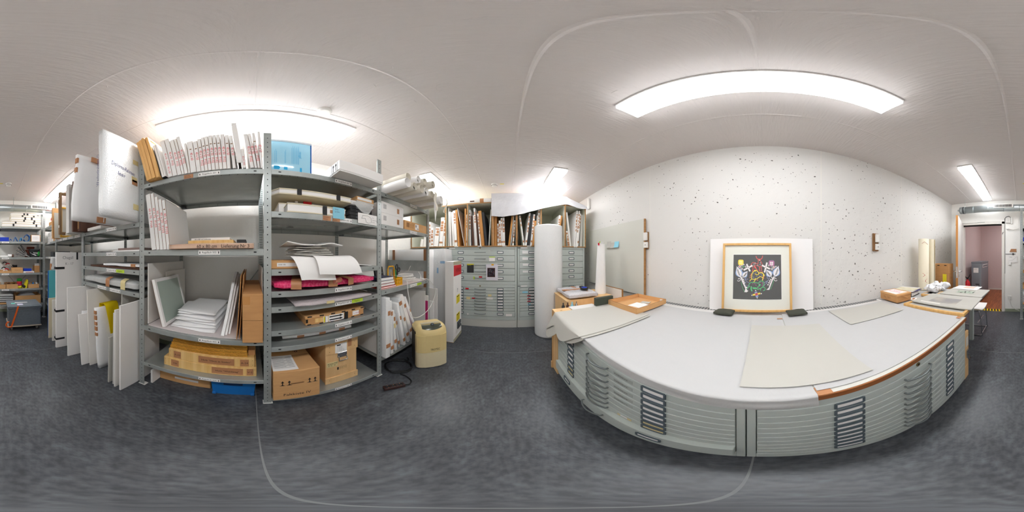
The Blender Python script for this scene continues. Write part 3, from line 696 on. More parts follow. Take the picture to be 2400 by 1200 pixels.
# fourth shelf and the floor under it
def crate(lab, z, u0, u1, d, h, dp, words):
    t = thing('flat_crate', lab, 'crate', 'L', 0, d, z, group='flat pine crates under the deep shelf')
    b = MB(); b.box(u0, u1, .012, dp, 0, h, pine, .002); b.box(u0+.02, u1-.02, 0, .012, 0, h-.001, pine, .002)
    for x in (u0, u1-.025): b.box(x, x+.025, 0, .012, 0, h, pine, .002)
    for x in (u0+.012, u1-.012):
        for q in (.25, .75): b.add([(x+.003*cos(j*pi/3), -.0005, h*q+.003*sin(j*pi/3)) for j in range(6)], [tuple(range(6))], card_in)
    b.build('case', t)
    for x0, x1, s_ in words:
        b = MB(); b.box(x0, x1, -.0016, -.0002, .012, h-.014, tape)
        if s_: b.text(s_, ((x0+x1)/2, -.0018, h*.4), (1, 0, 0), (0, 0, 1), .018, black_ink, True)
        b.build('tape', t)
crate('flat pine crate with brown tape labels, the lower of the two', .3365, -.665, .033, 1.115, .1, .5, ((-.60, -.535, 'VIII'), (-.28, -.06, 'Holz "Waldweg"'), (-.035, .01, 'V-2')))
crate('flat pine crate with a long brown tape label, the upper of the two', .438, -.625, .018, 1.12, .098, .5, ((-.58, -.52, 'A-23'), (-.38, .0-.12, 'Holz "Haus in Süden"'), (-.08, -.02, 'A-24')))
zz = .5375
for k in range(4):
    h = .03
    b = MB(); x0, x1 = -.62+.008*k, -.03-.004*(k % 2); b.box(x0, x1, 0, .45, 0, h-.001, printed, .0015)
    for q in range(3): b.text('Packpapier   Karton  ' * 3 if q % 2 else '  Karton   Packpapier ' * 3, (x0+.012+.02*((q+k) % 3), -.0006, .004+.0085*q), (1, 0, 0), (0, 0, 1), .0062, black_ink, False, (x1-x0)*.93)
    solo(b, 'printed_carton', 'flat yellow carton with black print on the crates, %s of the four' % ['lowest', 'second', 'third', 'topmost'][k], 'carton', 'L', 0, 1.135+.006*k, zz, 0, 'yellow printed cartons on the crates'); zz += h
solo(MB().box(0, .05, 0, .4, 0, .05, card_d, .002), 'small_carton', 'small brown carton beside the yellow printed cartons', 'carton', 'L', -.026, 1.17, .5375)
t = thing('flat_carton', 'flat brown carton with a white label lying on the floor under the shelves', 'carton', 'L', -.55, 1.235, 0)
b = MB(); b.box(-.23, .23, 0, .5, 0, .17, card, .004); b.build('box', t); b = MB(); b.box(-.08, .13, -.0014, 0, .06, .09, white); b.build('label', t)
t = thing('plastic_crate', 'blue plastic crate standing on the floor under the shelves', 'crate', 'L', -.135, 1.17, 0)
b = MB()
b.add([(-.15, .01, 0), (.15, .01, 0), (.15, .44, 0), (-.15, .44, 0), (-.165, 0, .22), (.165, 0, .22), (.165, .45, .22), (-.165, .45, .22)], [(0, 1, 2, 3), (0, 1, 5, 4), (1, 2, 6, 5), (2, 3, 7, 6), (3, 0, 4, 7), (4, 5, 6, 7)], blue_m)
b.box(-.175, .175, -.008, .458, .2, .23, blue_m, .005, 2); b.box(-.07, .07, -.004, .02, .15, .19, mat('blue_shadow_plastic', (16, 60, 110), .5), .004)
for x in (-.155, .125): b.box(x, x+.03, -.006, .02, 0, .03, blue_m, .004)
b.build('tub', t)
standing('foam_strip', 'long white foam strip lying on edge on the floor under the lowest shelf', 'board', 'L', -.8, -.78, -.8, 1.12, 0, .19, .6, white)

# ================================================================ SIXTH... the bay with many close shelves (right of the middle post)
# top: blue film wrapped acrylic sheets, white rolls, shipping box, sheet
t = thing('acrylic_sheets', 'pack of acrylic sheets in bright blue film standing on the top shelf', 'acrylic sheets', 'L', .275, 1.10, 1.979)
b = MB(); b.box(-.145, .14, 0, .05, 0, .318, cyan_film, .004, 2)
for x0, n in ((-.12, 3), (-.05, 2), (.0, 4), (.03, 4)):
    for k in range(n): b.box(x0+.007*k, x0+.007*k+.0015, -.0006, 0, .09, .21+.02*(k % 2)+(.05 if x0 >= 0 else 0), cyan_ink)
b.prism([(-.125, -.0008, .03), (-.09, -.0008, .03), (-.08, -.0008, .045), (-.09, -.0008, .06), (-.125, -.0008, .06)], (0, .0006, 0), cyan_ink); b.box(-.055, -.03, -.0008, 0, .03, .055, cyan_ink); b.box(.06, .074, -.0008, 0, .02, .06, cyan_ink)
b.text('neogal', (.055, -.0008, .225), (0, 0, -1), (1, 0, 0), .02, cyan_ink); b.build('film_pack', t)
b = MB(); b.box(.1405, .147, -.001, .052, 0, .318, cyan_edge); b.build('film_edge', t); b = MB(); b.box(-.146, .1475, -.002, .052, .3185, .335, mat('clear_film_fold', (226, 236, 244), .2)); b.build('film_fold', t)
for k in range(2):
    b = MB(); b.tube([(0, 0, 0), (.52, 0, 0)], .042, white, 20)
    solo(b, 'paper_roll', 'white paper roll on the top shelf behind the blue sheets, '+('front one' if k == 0 else 'one against the wall'), 'roll', 'L', .42, 1.60+.09*k, 1.979+.042, 0, 'rolls behind the blue sheets')
t = thing('shipping_box', 'flat white shipping box with black arrows overhanging the top shelf edge', 'box', 'L', .556, .93, 1.98)
b = MB(); b.box(0, .414, 0, .62, .012, .1, white2, .003); b.box(.004, .41, .004, .616, 0, .012, greywhite)
for q in (.05, .085):
    b.box(-.0008, 0, q-.003, q+.003, .02, .07, black_ink); b.prism([(-.0008, q-.012, .065), (-.0008, q+.012, .065), (-.0008, q, .088)], (.0006, 0, 0), black_ink)
b.box(-.0008, 0, .03, .033, .015, .095, black_ink); b.box(-.0008, 0, .105, .108, .015, .095, black_ink)
b.build('carton', t)
b = MB(); b.prism([(-.12, 0, 0), (.10, .02, 0), (.06, .03, .165)], (0, .003, 0), white)
solo(b, 'paper_sheet', 'white paper sheet sticking up as a triangle behind the shipping box', 'sheet', 'L', .90, 1.20, 2.081)
# second shelf: archive boxes
def archive(lab, u, d, z, w, dp, h, straps, corner=0, extra=None):
    t = thing('archive_box', lab, 'box', 'L', u, d, z, group='cream edged archive boxes')
    b = MB(); e = .009; c = corner
    poly = [(c, 0), (w, 0), (w, dp), (0, dp), (0, c*1.2)] if c else [(0, 0), (w, 0), (w, dp), (0, dp)]
    b.prism([(x, y, e) for x, y in poly], (0, 0, h-2*e), white); b.build('sides', t)
    b = MB(); q = [(x+(-.003 if x < w/2 else .003), y+(-.003 if y < dp/2 else .003), 0) for x, y in poly]
    b.prism(q, (0, 0, e), cream2); b.prism([(x, y, h-e) for x, y, _ in q], (0, 0, e), cream2); b.build('lid_edges', t)
    for x in straps:
        b = MB(); b.box(x, x+.034, -.005, .0, 0.0008, h+.0015, tape_k); b.box(x, x+.034, -.004, dp*.5, h+.0002, h+.0022, tape_k); b.build('strap', t)
    if extra: extra(t)
    return t
def note(t):
    b = MB(); b.box(.335, .435, -.0088, -.0066, -.018, .072, skyblue); b.text('bitte', (.35, -.0092, .05), (1, 0, 0), (0, 0, 1), .012, blue_ink); b.text('prüfen', (.35, -.0092, .03), (1, 0, 0), (0, 0, 1), .012, blue_ink)
    b.box(.315, .335, -.0028, -.0008, .02, .045, tape); b.box(.405, .445, -.0028, -.001, -.0, .03, tape); b.build('note', t)
archive('white archive box with cream edges and a blue note, front of the second shelf', .237, 1.0595, 1.6515, .447, .11, .067, (.255,), 0, note)
archive('white archive box with cream edges lying behind the one with the blue note', .20, 1.19, 1.6515, .55, .5, .108, (.17, .46))
b = MB(); b.pad(0, .46, 0, .35, 0, .028, bubble_g, .0015, .5, 4); b.box(.02, .16, -.002, .0, .0, .012, tape); b.box(.13, .2, -.006, 0, .008, .034, red_m); b.box(.06, .085, -.006, 0, .004, .03, white)
solo(b, 'wrapped_print', 'print in clear wrap with a red sticker between the stacked archive boxes', 'package', 'L', .27, 1.225, 1.7625)
archive('large white archive box with one cut corner, topmost on the second shelf', .139, 1.10, 1.799, .625, .55, .047, (.175, .49), .05)
zz = 1.6515
for k in range(5):
    h = .029
    solo(MB().box(-.125+.01*(k % 2), .125, 0, .45, 0, h-.001, charcoal, .002).box(-.06, .08, -.0008, 0, .006, .02, gunmetal), 'black_folder', 'black folder in the stack right of the archive boxes, %s of five' % ['lowest', 'second from below', 'middle one', 'second from the top', 'topmost'][k], 'folder', 'L', .90, 1.13, zz, 0, 'black folders'); zz += h
b = MB(); b.box(-.13, .12, 0, .42, 0, .04, white, .003); b.build
solo(b, 'white_carton', 'flat white carton in clear wrap on top of the black folders', 'carton', 'L', .905, 1.11, zz+.001)
b = MB()
b.sheet(6, 8, lambda i, j: (-.11+.20*i+.02*sin(7*j), -.012-.02*sin(3*i)*j, .0-.1*j*(.4+.9*sin(pi*min(1, i*1.1)))), .001, poly)
solo(b, 'poly_bag', 'clear plastic bag hanging crumpled below the flat white carton', 'bag', 'L', .905, 1.098, zz+.04)
t = thing('cardboard_box', 'flat brown cardboard box with a white label, on the white carton of the second shelf', 'box', 'L', .925, 1.10, zz+.0425)
b = MB(); b.box(-.098, .098, 0, .5, 0, .045, card, .002); b.build('carton', t); b = MB(); b.box(-.09, .07, -.0015, 0, .012, .036, white); b.build('label', t)
b = MB(); b.box(-.105, .105, 0, .002, 0, .09, white); pts = [(-.06, .06), (-.07, .045), (-.03, .05), (-.02, .02), (.0, .012), (.04, .02), (.035, .06), (0, .075), (-.06, .07)]
b.tube([(x, -.001, z) for x, z in pts], .0012, grey_ink, 5, True)
for k, s_ in enumerate(('Zu', 'Sammlung', 'Nr 41')): b.text(s_, (.05, -.0006, .06-.02*k), (1, 0, 0), (0, 0, 1), .009, grey_ink)
solo(b, 'drawing_card', 'white card with a pencil outline leaning on the lip of the second shelf', 'card', 'L', .905, 1.047, 1.622)
for k in range(2):
    solo(MB().box(0, .064, 0, .0015, 0, .036, tape).text('Schwarz', (.004, -.0003, .022), (1, 0, 0), (0, 0, 1), .01, black_ink).text('Kisten', (.004, -.0003, .007), (1, 0, 0), (0, 0, 1), .01, black_ink), 'tape_label', 'brown tape label with black writing on the second shelf lip, '+('left one' if k == 0 else 'right one'), 'label', 'L', .492+.078*k, 1.0532, 1.61, 0, 'tape labels on the second shelf lip')
solo(MB().box(0, .07, 0, .0015, 0, .034, tape).text('Rahmen', (.006, -.0003, .02), (1, 0, 0), (0, 0, 1), .009, black_ink).text('Rückseite', (.006, -.0003, .007), (1, 0, 0), (0, 0, 1), .009, black_ink), 'tape_label', 'brown tape label with black writing on the lip below the picture cartons', 'label', 'L', -.466, 1.0532, 1.938)
# third shelf: papers
t = thing('cardboard_box', 'small flat cardboard box with white label under the curling papers', 'box', 'L', .215, 1.09, 1.2635)
b = MB(); b.box(-.085, .12, 0, .3, 0, .055, card, .002); b.build('carton', t); b = MB(); b.box(-.045, .11, -.0015, 0, .014, .04, white); b.text('A-Nr 102', (-.035, -.0018, .024), (1, 0, 0), (0, 0, 1), .009, black_ink); b.build('label', t)
zz = 1.3195
def droop(u0, u1, dz, out, skew, z0, seed, back=.42, flare=0.0):
    def f(i, j):      # j: 0 hem .. 1 back
        s_ = (1-j)
        k = max(0, (s_-.45)/.55)
        d = 1.02+back*(1-s_)**1.0-(0.0 if k <= 0 else 0)
        d = 1.25-.22*(s_/.45) if s_ < .45 else 1.03-out*sin(k*pi/2)
        z = z0-dz*(k**1.6)-.0*seed
        if s_ < .45: z = z0+.004*sin(i*5+seed)
        u = u0+(u1-u0)*i+skew*k+flare*k*(i-.5)
        return (u, d-1.0, z-1.0+.006*sin(4*i+seed)*k)
    return f
b = MB(); b.sheet(8, 16, droop(.25, .50, .155, .05, .06, 1.345, 1), .0015, white)
solo(b, 'paper_sheet', 'white sheet drooping over the third shelf edge at the left', 'sheet', 'L', 0, 1.0, 1.0, 0, 'papers drooping over the third shelf')
b = MB(); b.sheet(10, 16, droop(.40, .70, .125, .07, .04, 1.352, 2, flare=.04), .004, white)
solo(b, 'paper_sheet', 'broad white sheet drooping over the third shelf edge at the right', 'sheet', 'L', 0, .985, 1.0, 0, 'papers drooping over the third shelf')
z0 = 1.3595
for k in range(4):
    h = .016; b = MB(); b.pad(.31+.02*(k % 2), .63-.015*k, .0, .3, 0, h-.004, cream, .004, .4, 20+k, 10, 8)
    solo(b, 'folded_cloth', 'cream folded cloth in the pile on the drooping papers, %s' % ['lowest', 'second', 'third', 'topmost'][k], 'cloth', 'L', 0, 1.15+.01*k, z0, 0, 'cream folded cloths'); z0 += h
b = MB(); b.sheet(14, 6, lambda i, j: (.25+.45*i, 1.12+.36*j, z0+.013+.045*max(0, 1-abs(i-.78)/.22)*(.4+.6*j)+.02*max(0, .25-i)*4*(1-j)), .006, white)
solo(b, 'paper_stack', 'white paper sheets with one curled corner on top of the cream cloths', 'paper', 'L', 0, 0, 0)
b = MB(); b.sheet(10, 6, lambda i, j: (.70+.30*i, 1.12+.4*j-.02*i, 1.2695+.026*max(0, 1-abs(2*i-.8))*(.5+.5*j)), .006, white)
solo(b, 'paper_sheet', 'flat white folded sheet at the right end of the third shelf', 'sheet', 'L', 0, 0, 0)
b = MB(); b.pad(0, .16, 0, .06, 0, .014, black_m, .004, .5, 8)
solo(b, 'black_pouch', 'small black pouch lying in front of the flat white sheet on the third shelf', 'pouch', 'L', .62, 1.075, 1.2635, R(6))
# fourth: pink package
t = thing('pink_package', 'flat package in shiny pink bubble wrap with brown tape on the fourth shelf', 'package', 'L', .56, 1.035, 1.1145)
b = MB(); b.pad(-.415, .40, 0, .62, 0, .078, pinkwrap, .010, .7, 5, 14, 7); b.build('wrap', t)
for x0, r_ in ((-.27, -.3), (.0, -.15), (.15, .35)):
    b = MB(); b.M = Matrix.Translation((x0, 0, 0)) @ Matrix.Rotation(r_, 4, 'Z')
    b.sheet(3, 8, lambda i, j: (.07*i-.035, -.012+.26*max(0, j-.25), (.014+.05*j/.25) if j < .25 else .064+.018*sin((j-.25)*2.2)), .001, tape); b.build('tape', t)
b = MB(); b.tube([(.0, -.02, .055), (.065, .0, .06)], .02, mat('tape_core_pink', (206, 132, 108), .4), 14); b.build('tape_loop', t)
# fifth
b = MB(); b.pad(-.33, .33, 0, .5, 0, .022, mat('greyish_pink_bubble_wrap', (206, 196, 198), .25, 0, .6, bump=('voronoi', 80, .5, .006, ONE)), .004, .5, 6); b.box(-.1, -.04, -.003, .01, .0, .018, tape_y)
solo(b, 'wrapped_board', 'thin panel in pale bubble wrap on the fifth shelf below the pink package', 'package', 'L', .61, 1.03, 1.0035, R(2))
# sixth: slotted shipping case
t = thing('shipping_case', 'flat brown slotted shipping case with black arrows on the sixth shelf', 'case', 'L', .64, 1.10, .8195)
b = MB(); b.box(-.263, .26, 0, .45, 0, .07, card_d, .002); b.box(-.268, .265, -.004, .454, .056, .074, card, .002)
for k in range(6):
    x = -.25+.095*k; b.box(x, x+.035, -.0052, -.003, .066, .0745, dark); b.box(x, x+.03, -.0012, 0, .0, .008, dark)
b.box(-.26, -.245, -.001, 0, .02, .05, dark); b.box(-.19, -.08, -.002, 0, .015, .05, pine); b.build('case', t)
b = MB(); b.box(-.125, -.085, -.0042, -.0034, .004, .058, white); b.box(-.122, -.111, -.0046, -.0042, .006, .056, yel_lab); b.box(-.11, -.107, -.0046, -.0042, .006, .056, black_ink)
b.box(-.08, .055, -.0042, -.0034, .006, .06, white)
for z in (.02, .046):
    b.box(-.074, .02, -.0046, -.0042, z-.005, z+.005, black_ink); b.prism([(.018, -.0046, z-.011), (.018, -.0046, z+.011), (.048, -.0046, z)], (0, .0004, 0), black_ink)
b.build('arrow_label', t)
b = MB(); b.box(.062, .094, -.006, -.0042, .0, .066, tape_k); b.build('strap', t)
b = MB(); b.box(.14, .205, -.0052, -.0044, .018, .056, white); b.text('L. Amsler', (.15, -.0056, .03), (1, 0, 0), (0, 0, 1), .013, magenta); b.build('name_label', t)
# seventh
b = MB(); b.pad(-.3, .295, 0, .38, 0, .034, foam, .003, .35, 7)
for x in (-.19, -.01, .17): b.box(x, x+.055, -.002, .02, .002, .024, tape)
solo(b, 'wrapped_board', 'thin panel in white foam with brown tape on the seventh shelf', 'package', 'L', .525, 1.17, .6795)
# lowest
t = thing('moving_box', 'brown moving box with black arrows and a pasted printed sheet, bottom shelf', 'box', 'L', .297, 1.03, .0765)
b = MB(); b.box(-.16, .16, 0, .48, 0, .365, card, .003); b.box(-.16, .16, .225, .228, .365, .3665, card_in)
for x in (-.10, -.055, .085, .125):
    b.box(x-.003, x+.003, -.0008, 0, .20, .245, black_ink); b.prism([(x-.011, -.0008, .235), (x+.011, -.0008, .235), (x, -.0008, .258)], (0, .0006, 0), black_ink); b.box(x-.018, x+.018, -.0008, 0, .198, .202, black_ink); b.box(x-.008, x+.008, -.0008, 0, .202, .208, black_ink)
b.text('Faltkiste IV', (0, -.0006, .055), (1, 0, 0), (0, 0, 1), .034, black_ink, True, .19); b.text('öffnen!', (.075, .27, .3656), (.3, 1, 0), (-1, .3, 0), .045, black_ink)
b.lathe([(.001, -.002), (.001, -.001)], card_in, 6, (0, 0, 0), 'y'); b.prism([(-.055, -.0007, .213), (-.04, -.0007, .207), (.04, -.0007, .21), (.05, -.0007, .217), (.04, -.0007, .224), (-.04, -.0007, .222)], (0, .0005, 0), card_in)
b.build('carton', t)
b = MB(); b.box(-.158, .015, .02, .24, .3655, .3672, white)
for k in range(14): b.box(-.145, -.06+.02*(k % 3), .21-.012*k, .213-.012*k, .3672, .3676, grey_ink); b.box(-.04, .0, .21-.012*k, .213-.012*k, .3672, .3676, grey_ink)
b.build('printed_sheet', t)
t = thing('wooden_crate', 'upright plywood crate with a metal handle and white label on the bottom shelf', 'crate', 'L', .705, 1.13, .0765)
b = MB(); b.box(-.15, .15, .012, .5, 0, .51, birch, .003); b.box(-.157, .156, 0, .012, .385, .51, birch, .002); b.box(-.157, .156, 0, .012, 0, .085, birch, .002); b.box(-.157, -.152, .012, .5, .385, .51, birch); b.box(-.153, .152, .004, .5, .49, .515, birch, .002)
for x in (-.12, .12):
    for z in (.05, .42, .47): b.add([(x+.004*cos(j*pi/3), -.0006, z+.004*sin(j*pi/3)) for j in range(6)], [tuple(range(6))], card_in)
b.box(-.045, -.03, .0112, .012, .165, .2, black_ink); b.box(-.022, .045, .0112, .012, .165, .2, card_in); b.box(-.02, .043, .0108, .0112, .167, .198, birch); b.text('KUNST MUS', (-.017, .0105, .178), (1, 0, 0), (0, 0, 1), .011, black_ink, False, .055)
b.build('case', t)
b = MB(); b.box(-.07, .04, -.0016, 0, .39, .49, white); b.box(-.055, -.02, -.002, -.0016, .468, .48, black_ink)
for k in range(4): b.text('K. Muster AG'[:9+k], (-.055, -.002, .45-.014*k), (1, 0, 0), (0, 0, 1), .009, grey_ink)
b.box(.05, .088, -.0012, 0, .43, .51, tape); b.build('label', t)
b = MB(); b.box(-.045, .045, 0, .012, .325, .385, chrome, .003); b.tube([(-.035, -.002, .345), (-.04, -.016, .3), (.038, -.016, .3), (.033, -.002, .345)], .006, chrome); b.build('handle', t)
b = MB(); b.box(-.14, -.04, .0096, .0116, .225, .285, tape_y); b.text('Kiste Nr', (-.13, .0094, .258), (1, 0, 0), (0, 0, 1), .018, black_ink); b.text('F C  3', (-.125, .0094, .235), (1, 0, 0), (0, 0, 1), .018, black_ink); b.build('crate_note', t)

# ================================================================ LAST BAY towards the pigeonholes
roll_c = mat('cream_paper_roll', (222, 216, 202), .65)
rolls = [(1.14, 2.035, .80, .05), (1.235, 2.035, .79, .042), (1.325, 2.03, .77, .045), (1.42, 2.03, .77, .047), (1.52, 2.025, .76, .045), (1.625, 2.03, .78, .05), (1.735, 2.03, .75, .052), (1.85, 2.03, .80, .05),
         (1.19, 2.115, .83, .042), (1.285, 2.11, .78, .04), (1.372, 2.115, .76, .042), (1.47, 2.115, .72, .045)]
for k, (u, z, d, r) in enumerate(rolls):
    r *= .94; z = 1.9785+r if k < 8 else z; L = 1.02
    b = MB(); b.lathe([(r, L), (r, 0), (r*.93, 0), (r*.90, .25)], roll_c if k % 3 else white, 20, (0, 0, 0), 'y')
    b.lathe([(r*.55, .02), (r*.55, .4), (r*.5, .4), (r*.5, .02)], roll_c, 14, (r*.2, 0, -r*.3), 'y') if k % 2 else None
    w_ = ('in the lower layer of the pile, %s from the white shipping box' % NTH[k]) if k < 8 else ('in the upper layer of the pile, %s from the white shipping box' % NTH[k-8])
    solo(b, 'paper_roll', 'cream paper roll '+w_, 'roll', 'L', u, d, z+(.004 if k > 7 else 0), 0, 'paper rolls on the top shelf')
b = MB(); b.sheet(3, 16, lambda i, j: (.05*i, -.012-.02*sin(j*9)*j, .0-.19*j+.03*sin(j*4)), .0015, roll_c)
solo(b, 'paper_strip', 'cream paper strip curling down from the end of the rolls', 'strip', 'L', 1.52, .745, 2.05)
b = MB(); b.sheet(3, 16, lambda i, j: (.03*i+.03*sin(5*j), -.012-.03*sin(j*7)*j, -.20*j+.02*sin(6*j)), .0015, roll_c)
solo(b, 'paper_strip', 'torn cream paper strip dangling from the farthest paper roll', 'strip', 'L', 1.79, .735, 2.06)
b = MB(); b.prism([(-.03, 0, 0), (.045, 0, -.06), (.02, .01, -.24), (-.035, 0, -.08)], (0, .0012, 0), white); b.tube([(-.03, 0, 0), (-.03, .02, .06), (-.04, .03, .09)], .0015, steel, 5)
solo(b, 'hanging_card', 'white paper card hanging by a wire below the paper rolls', 'card', 'L', 1.60, .76, 1.965)
for k in range(2):
    h = .117; b = MB(); b.box(0, .345, 0, .5, 0, h, white2, .002); b.box(-.0008, 0, 0, .5, h*.5, h*.5+.001, grey_ink)
    b.box(.03, .07, -.0008, 0, .045, .09, grey_ink)
    for q in range(7): b.box(.032+.0055*q, .034+.0055*q, -.0012, -.0008, .047, .088, white)
    b.box(.235, .27, -.0012, 0, .03, .085, tape)
    for q in range(3): b.box(.24, .265, -.0016, -.0012, .04+.014*q, .043+.014*q, card_in)
    solo(b, 'white_carton', 'white carton with a barcode label in the last bay, '+('lower of two' if k == 0 else 'upper of two'), 'carton', 'L', 1.085, 1.065, 1.6515+(h+.001)*k, 0, 'white cartons in the last bay')
t = thing('cardboard_box', 'long brown cardboard box with printed side beside the white cartons', 'box', 'L', 1.45, 1.065, 1.6515)
b = MB(); b.box(0, .5, 0, .3, 0, .105, card, .002)
for q in range(5): b.box(.04+.012*q, .048+.012*q, -.0008, 0, .03, .085, card_in)
for q, s_ in enumerate(('1 BASIS', 'BODEN', 'Signa')): b.text(s_, (.115+.03*q, -.0006, .09), (0, 0, -1), (1, 0, 0), .018, card_in, False, .062)
b.box(.4, .45, -.0008, 0, .03, .08, mat('light_kraft', (206, 166, 118), .7)); b.build('carton', t)
b = MB(); b.box(.22, .30, -.0015, 0, .02, .09, white); b.box(.225, .25, -.0018, -.0015, .05, .08, grey_ink); b.box(.255, .295, -.0018, -.0015, .03, .04, grey_ink); b.build('label', t)
# desk shelf
solo(MB().box(1.09, 1.97, 0, .6, 0, .004, mat('pinkish_liner', (214, 200, 196), .6)), 'shelf_liner', 'pale liner lying flat under the yellow basket', 'liner', 'L', 0, 1.075, 1.0215)
Z3 = 1.027
bk_col = [(mat('book_orange_red', (196, 60, 40), .6), 'thin book with orange red spine, lowest'), (mat('book_dark_red', (140, 24, 36), .6), 'dark red book, second from below'), (mat('book_white', (226, 222, 216), .6), 'white paperback, second from the top'), (mat('book_navy', (44, 52, 92), .5), 'navy blue book, topmost')]
zz = Z3
for k, (m_, s_) in enumerate(bk_col):
    h = (.02, .03, .026, .034)[k]; b = MB(); w_ = (.25, .235, .225, .22)[k]
    b.box(0, w_, 0, .17, 0, .003, m_); b.box(0, w_, 0, .17, h-.004, h-.001, m_); b.box(0, .003, 0, .17, 0, h-.001, m_); b.box(.003, w_-.004, .004, .166, .003, h-.004, white)
    solo(b, 'book', s_+' of the stack beside the yellow basket', 'book', 'L', 1.09, 1.09+.004*k, zz, 0, 'books beside the yellow basket'); zz += h
b = MB(); b.box(0, .09, 0, .35, 0, .02, yel_lab, .002); solo(b, 'yellow_folder', 'yellow folder lying at the rear behind the book stack', 'folder', 'L', 1.09, 1.30, Z3)
b = MB(); b.box(.0, .085, 0, .3, 0, .025, mat('book_maroon', (120, 40, 40), .6), .002); solo(b, 'book', 'maroon book lying on the yellow folder behind the stack', 'book', 'L', 1.09, 1.32, Z3+.0215)
t = thing('basket', 'yellow plastic basket holding scissors and pens on the shelf', 'basket', 'L', 1.345, 1.10, Z3)
b = MB(); w_, dp, h = .115, .22, .085
for z0, z1 in ((0, .012), (.04, .048), (h-.014, h)):
    b.box(0, w_, 0, .004, z0, z1, yellow_m); b.box(0, w_, dp-.004, dp, z0, z1, yellow_m); b.box(0, .004, 0, dp, z0, z1, yellow_m); b.box(w_-.004, w_, 0, dp, z0, z1, yellow_m)
for q in range(7): 
    x = (w_-.008)*q/6
    b.box(x, x+.008, .0005, .0035, 0, h, yellow_m); b.box(x, x+.008, dp-.0035, dp-.0005, 0, h, yellow_m)
for q in range(10):
    y = (dp-.01)*q/9
    b.box(.0005, .0035, y, y+.012, 0, h, yellow_m); b.box(w_-.0035, w_-.0005, y, y+.012, 0, h, yellow_m)
b.box(.002, w_-.002, .003, dp-.003, 0, .003, yellow_m); b.build('tub', t)
b = MB(); b.tube([(.004, dp*.55, h-.01), (.004, dp*.55, h+.09), (.02, dp*.55, h+.12), (w_-.02, dp*.55, h+.12), (w_-.004, dp*.55, h+.09), (w_-.004, dp*.55, h-.01)], .008, yellow_m); b.build('handle', t)
t = thing('scissors', 'black handled scissors standing in the yellow basket', 'scissors', 'L', 1.43, 1.17, Z3+.006, lean=R(8))
b = MB(); b.tube([(-.014+.018*cos(q*pi/6), 0, .19+.03*sin(q*pi/6)) for q in range(12)], .006, black_m, 8, True); b.tube([(.03+.018*cos(q*pi/6), 0, .165+.024*sin(q*pi/6)) for q in range(12)], .006, black_m, 8, True); b.box(-.012, .018, -.005, .005, .10, .16, black_m, .003); b.build('handle', t)
b = MB(); b.prism([(-.004, 0, .0), (.012, 0, .11), (-.008, 0, .11)], (0, .003, 0), chrome); b.build('blade', t)
solo(MB().tube([(0, 0, 0), (-.028, 0, .155)], .005, green_m).tube([(-.028, 0, .155), (-.033, 0, .172)], [.005, .001], green_m), 'marker_pen', 'green pen standing in the yellow basket beside the scissors', 'pen', 'L', 1.412, 1.14, Z3+.006)
solo(MB().tube([(0, 0, 0), (.012, .01, .13)], .006, pine), 'brush', 'wooden handled brush standing at the right of the yellow basket', 'brush', 'L', 1.44, 1.25, Z3+.006)
t = thing('calculator', 'large black calculator with keys standing behind the yellow basket', 'calculator', 'L', 1.36, 1.345, Z3, pitch=-R(12))
b = MB(); b.box(-.06, .075, 0, .03, 0, .20, black_m, .006, 2); b.build('body', t)
b = MB(); b.box(-.045, .06, -.002, 0, .155, .185, smoke); b.build('display', t)
for r_ in range(4):
    for c_ in range(4): b = MB(); b.box(-.042+.027*c_, -.024+.027*c_, -.005, 0, .02+.031*r_, .04+.031*r_, gunmetal, .002); b.build('key', t)
# white cable coil with loops hanging from the shelf
b = MB(); pts = []
for k in range(150):
    a = k*.31; r_ = .13+.03*sin(k*.13)+.02*sin(k*.37); pts.append((1.69+r_*1.12*cos(a), 1.25+r_*.75*sin(a), Z3+.008+.00045*k+.012*abs(sin(k*.21))))
pts += [(1.66, 1.16, Z3+.14), (1.65, 1.12, Z3+.20)]
b.tube(pts, .0042, plastic_w, 6)
hang = [(1.58, 1.16, Z3+.03), (1.52, 1.08, Z3+.03), (1.47, 1.04, Z3+.012), (1.455, 1.025, Z3-.05), (1.45, 1.0, .85), (1.44, .985, .72), (1.50, .98, .64), (1.64, .975, .61), (1.82, .97, .64), (1.98, .97, .74),
        (2.05, .975, .86), (2.0, .99, .96), (1.9, 1.02, Z3+.015), (1.80, 1.06, Z3+.025), (1.74, 1.12, Z3+.04)]
def smooth(p, n=6):
    out = []
    for i in range(len(p)-1):
        a, b_, c, d = (Vector(p[max(i-1, 0)]), Vector(p[i]), Vector(p[i+1]), Vector(p[min(i+2, len(p)-1)]))
        for k in range(n):
            t_ = k/n; out.append(.5*((2*b_)+(c-a)*t_+(2*a-5*b_+4*c-d)*t_*t_+(3*b_-a-3*c+d)*t_**3))
    return out+[Vector(p[-1])]
b.tube(smooth(hang), .0042, plastic_w, 6)
b.tube(smooth([(1.66, 1.1, Z3+.02), (1.80, 1.08, Z3+.02), (1.86, 1.1, Z3+.05), (1.80, 1.1, Z3+.12)]), .0042, plastic_w, 6)
solo(b, 'cable_coil', 'coil of white cable with a loop hanging down from the desk shelf', 'cable', 'L', 0, 0, 0)
solo(MB().box(0, .04, 0, .03, 0, .02, plastic_w, .004), 'cable_plug', 'small white plug lying at the right end of the desk shelf', 'plug', 'L', 1.90, 1.09, Z3)
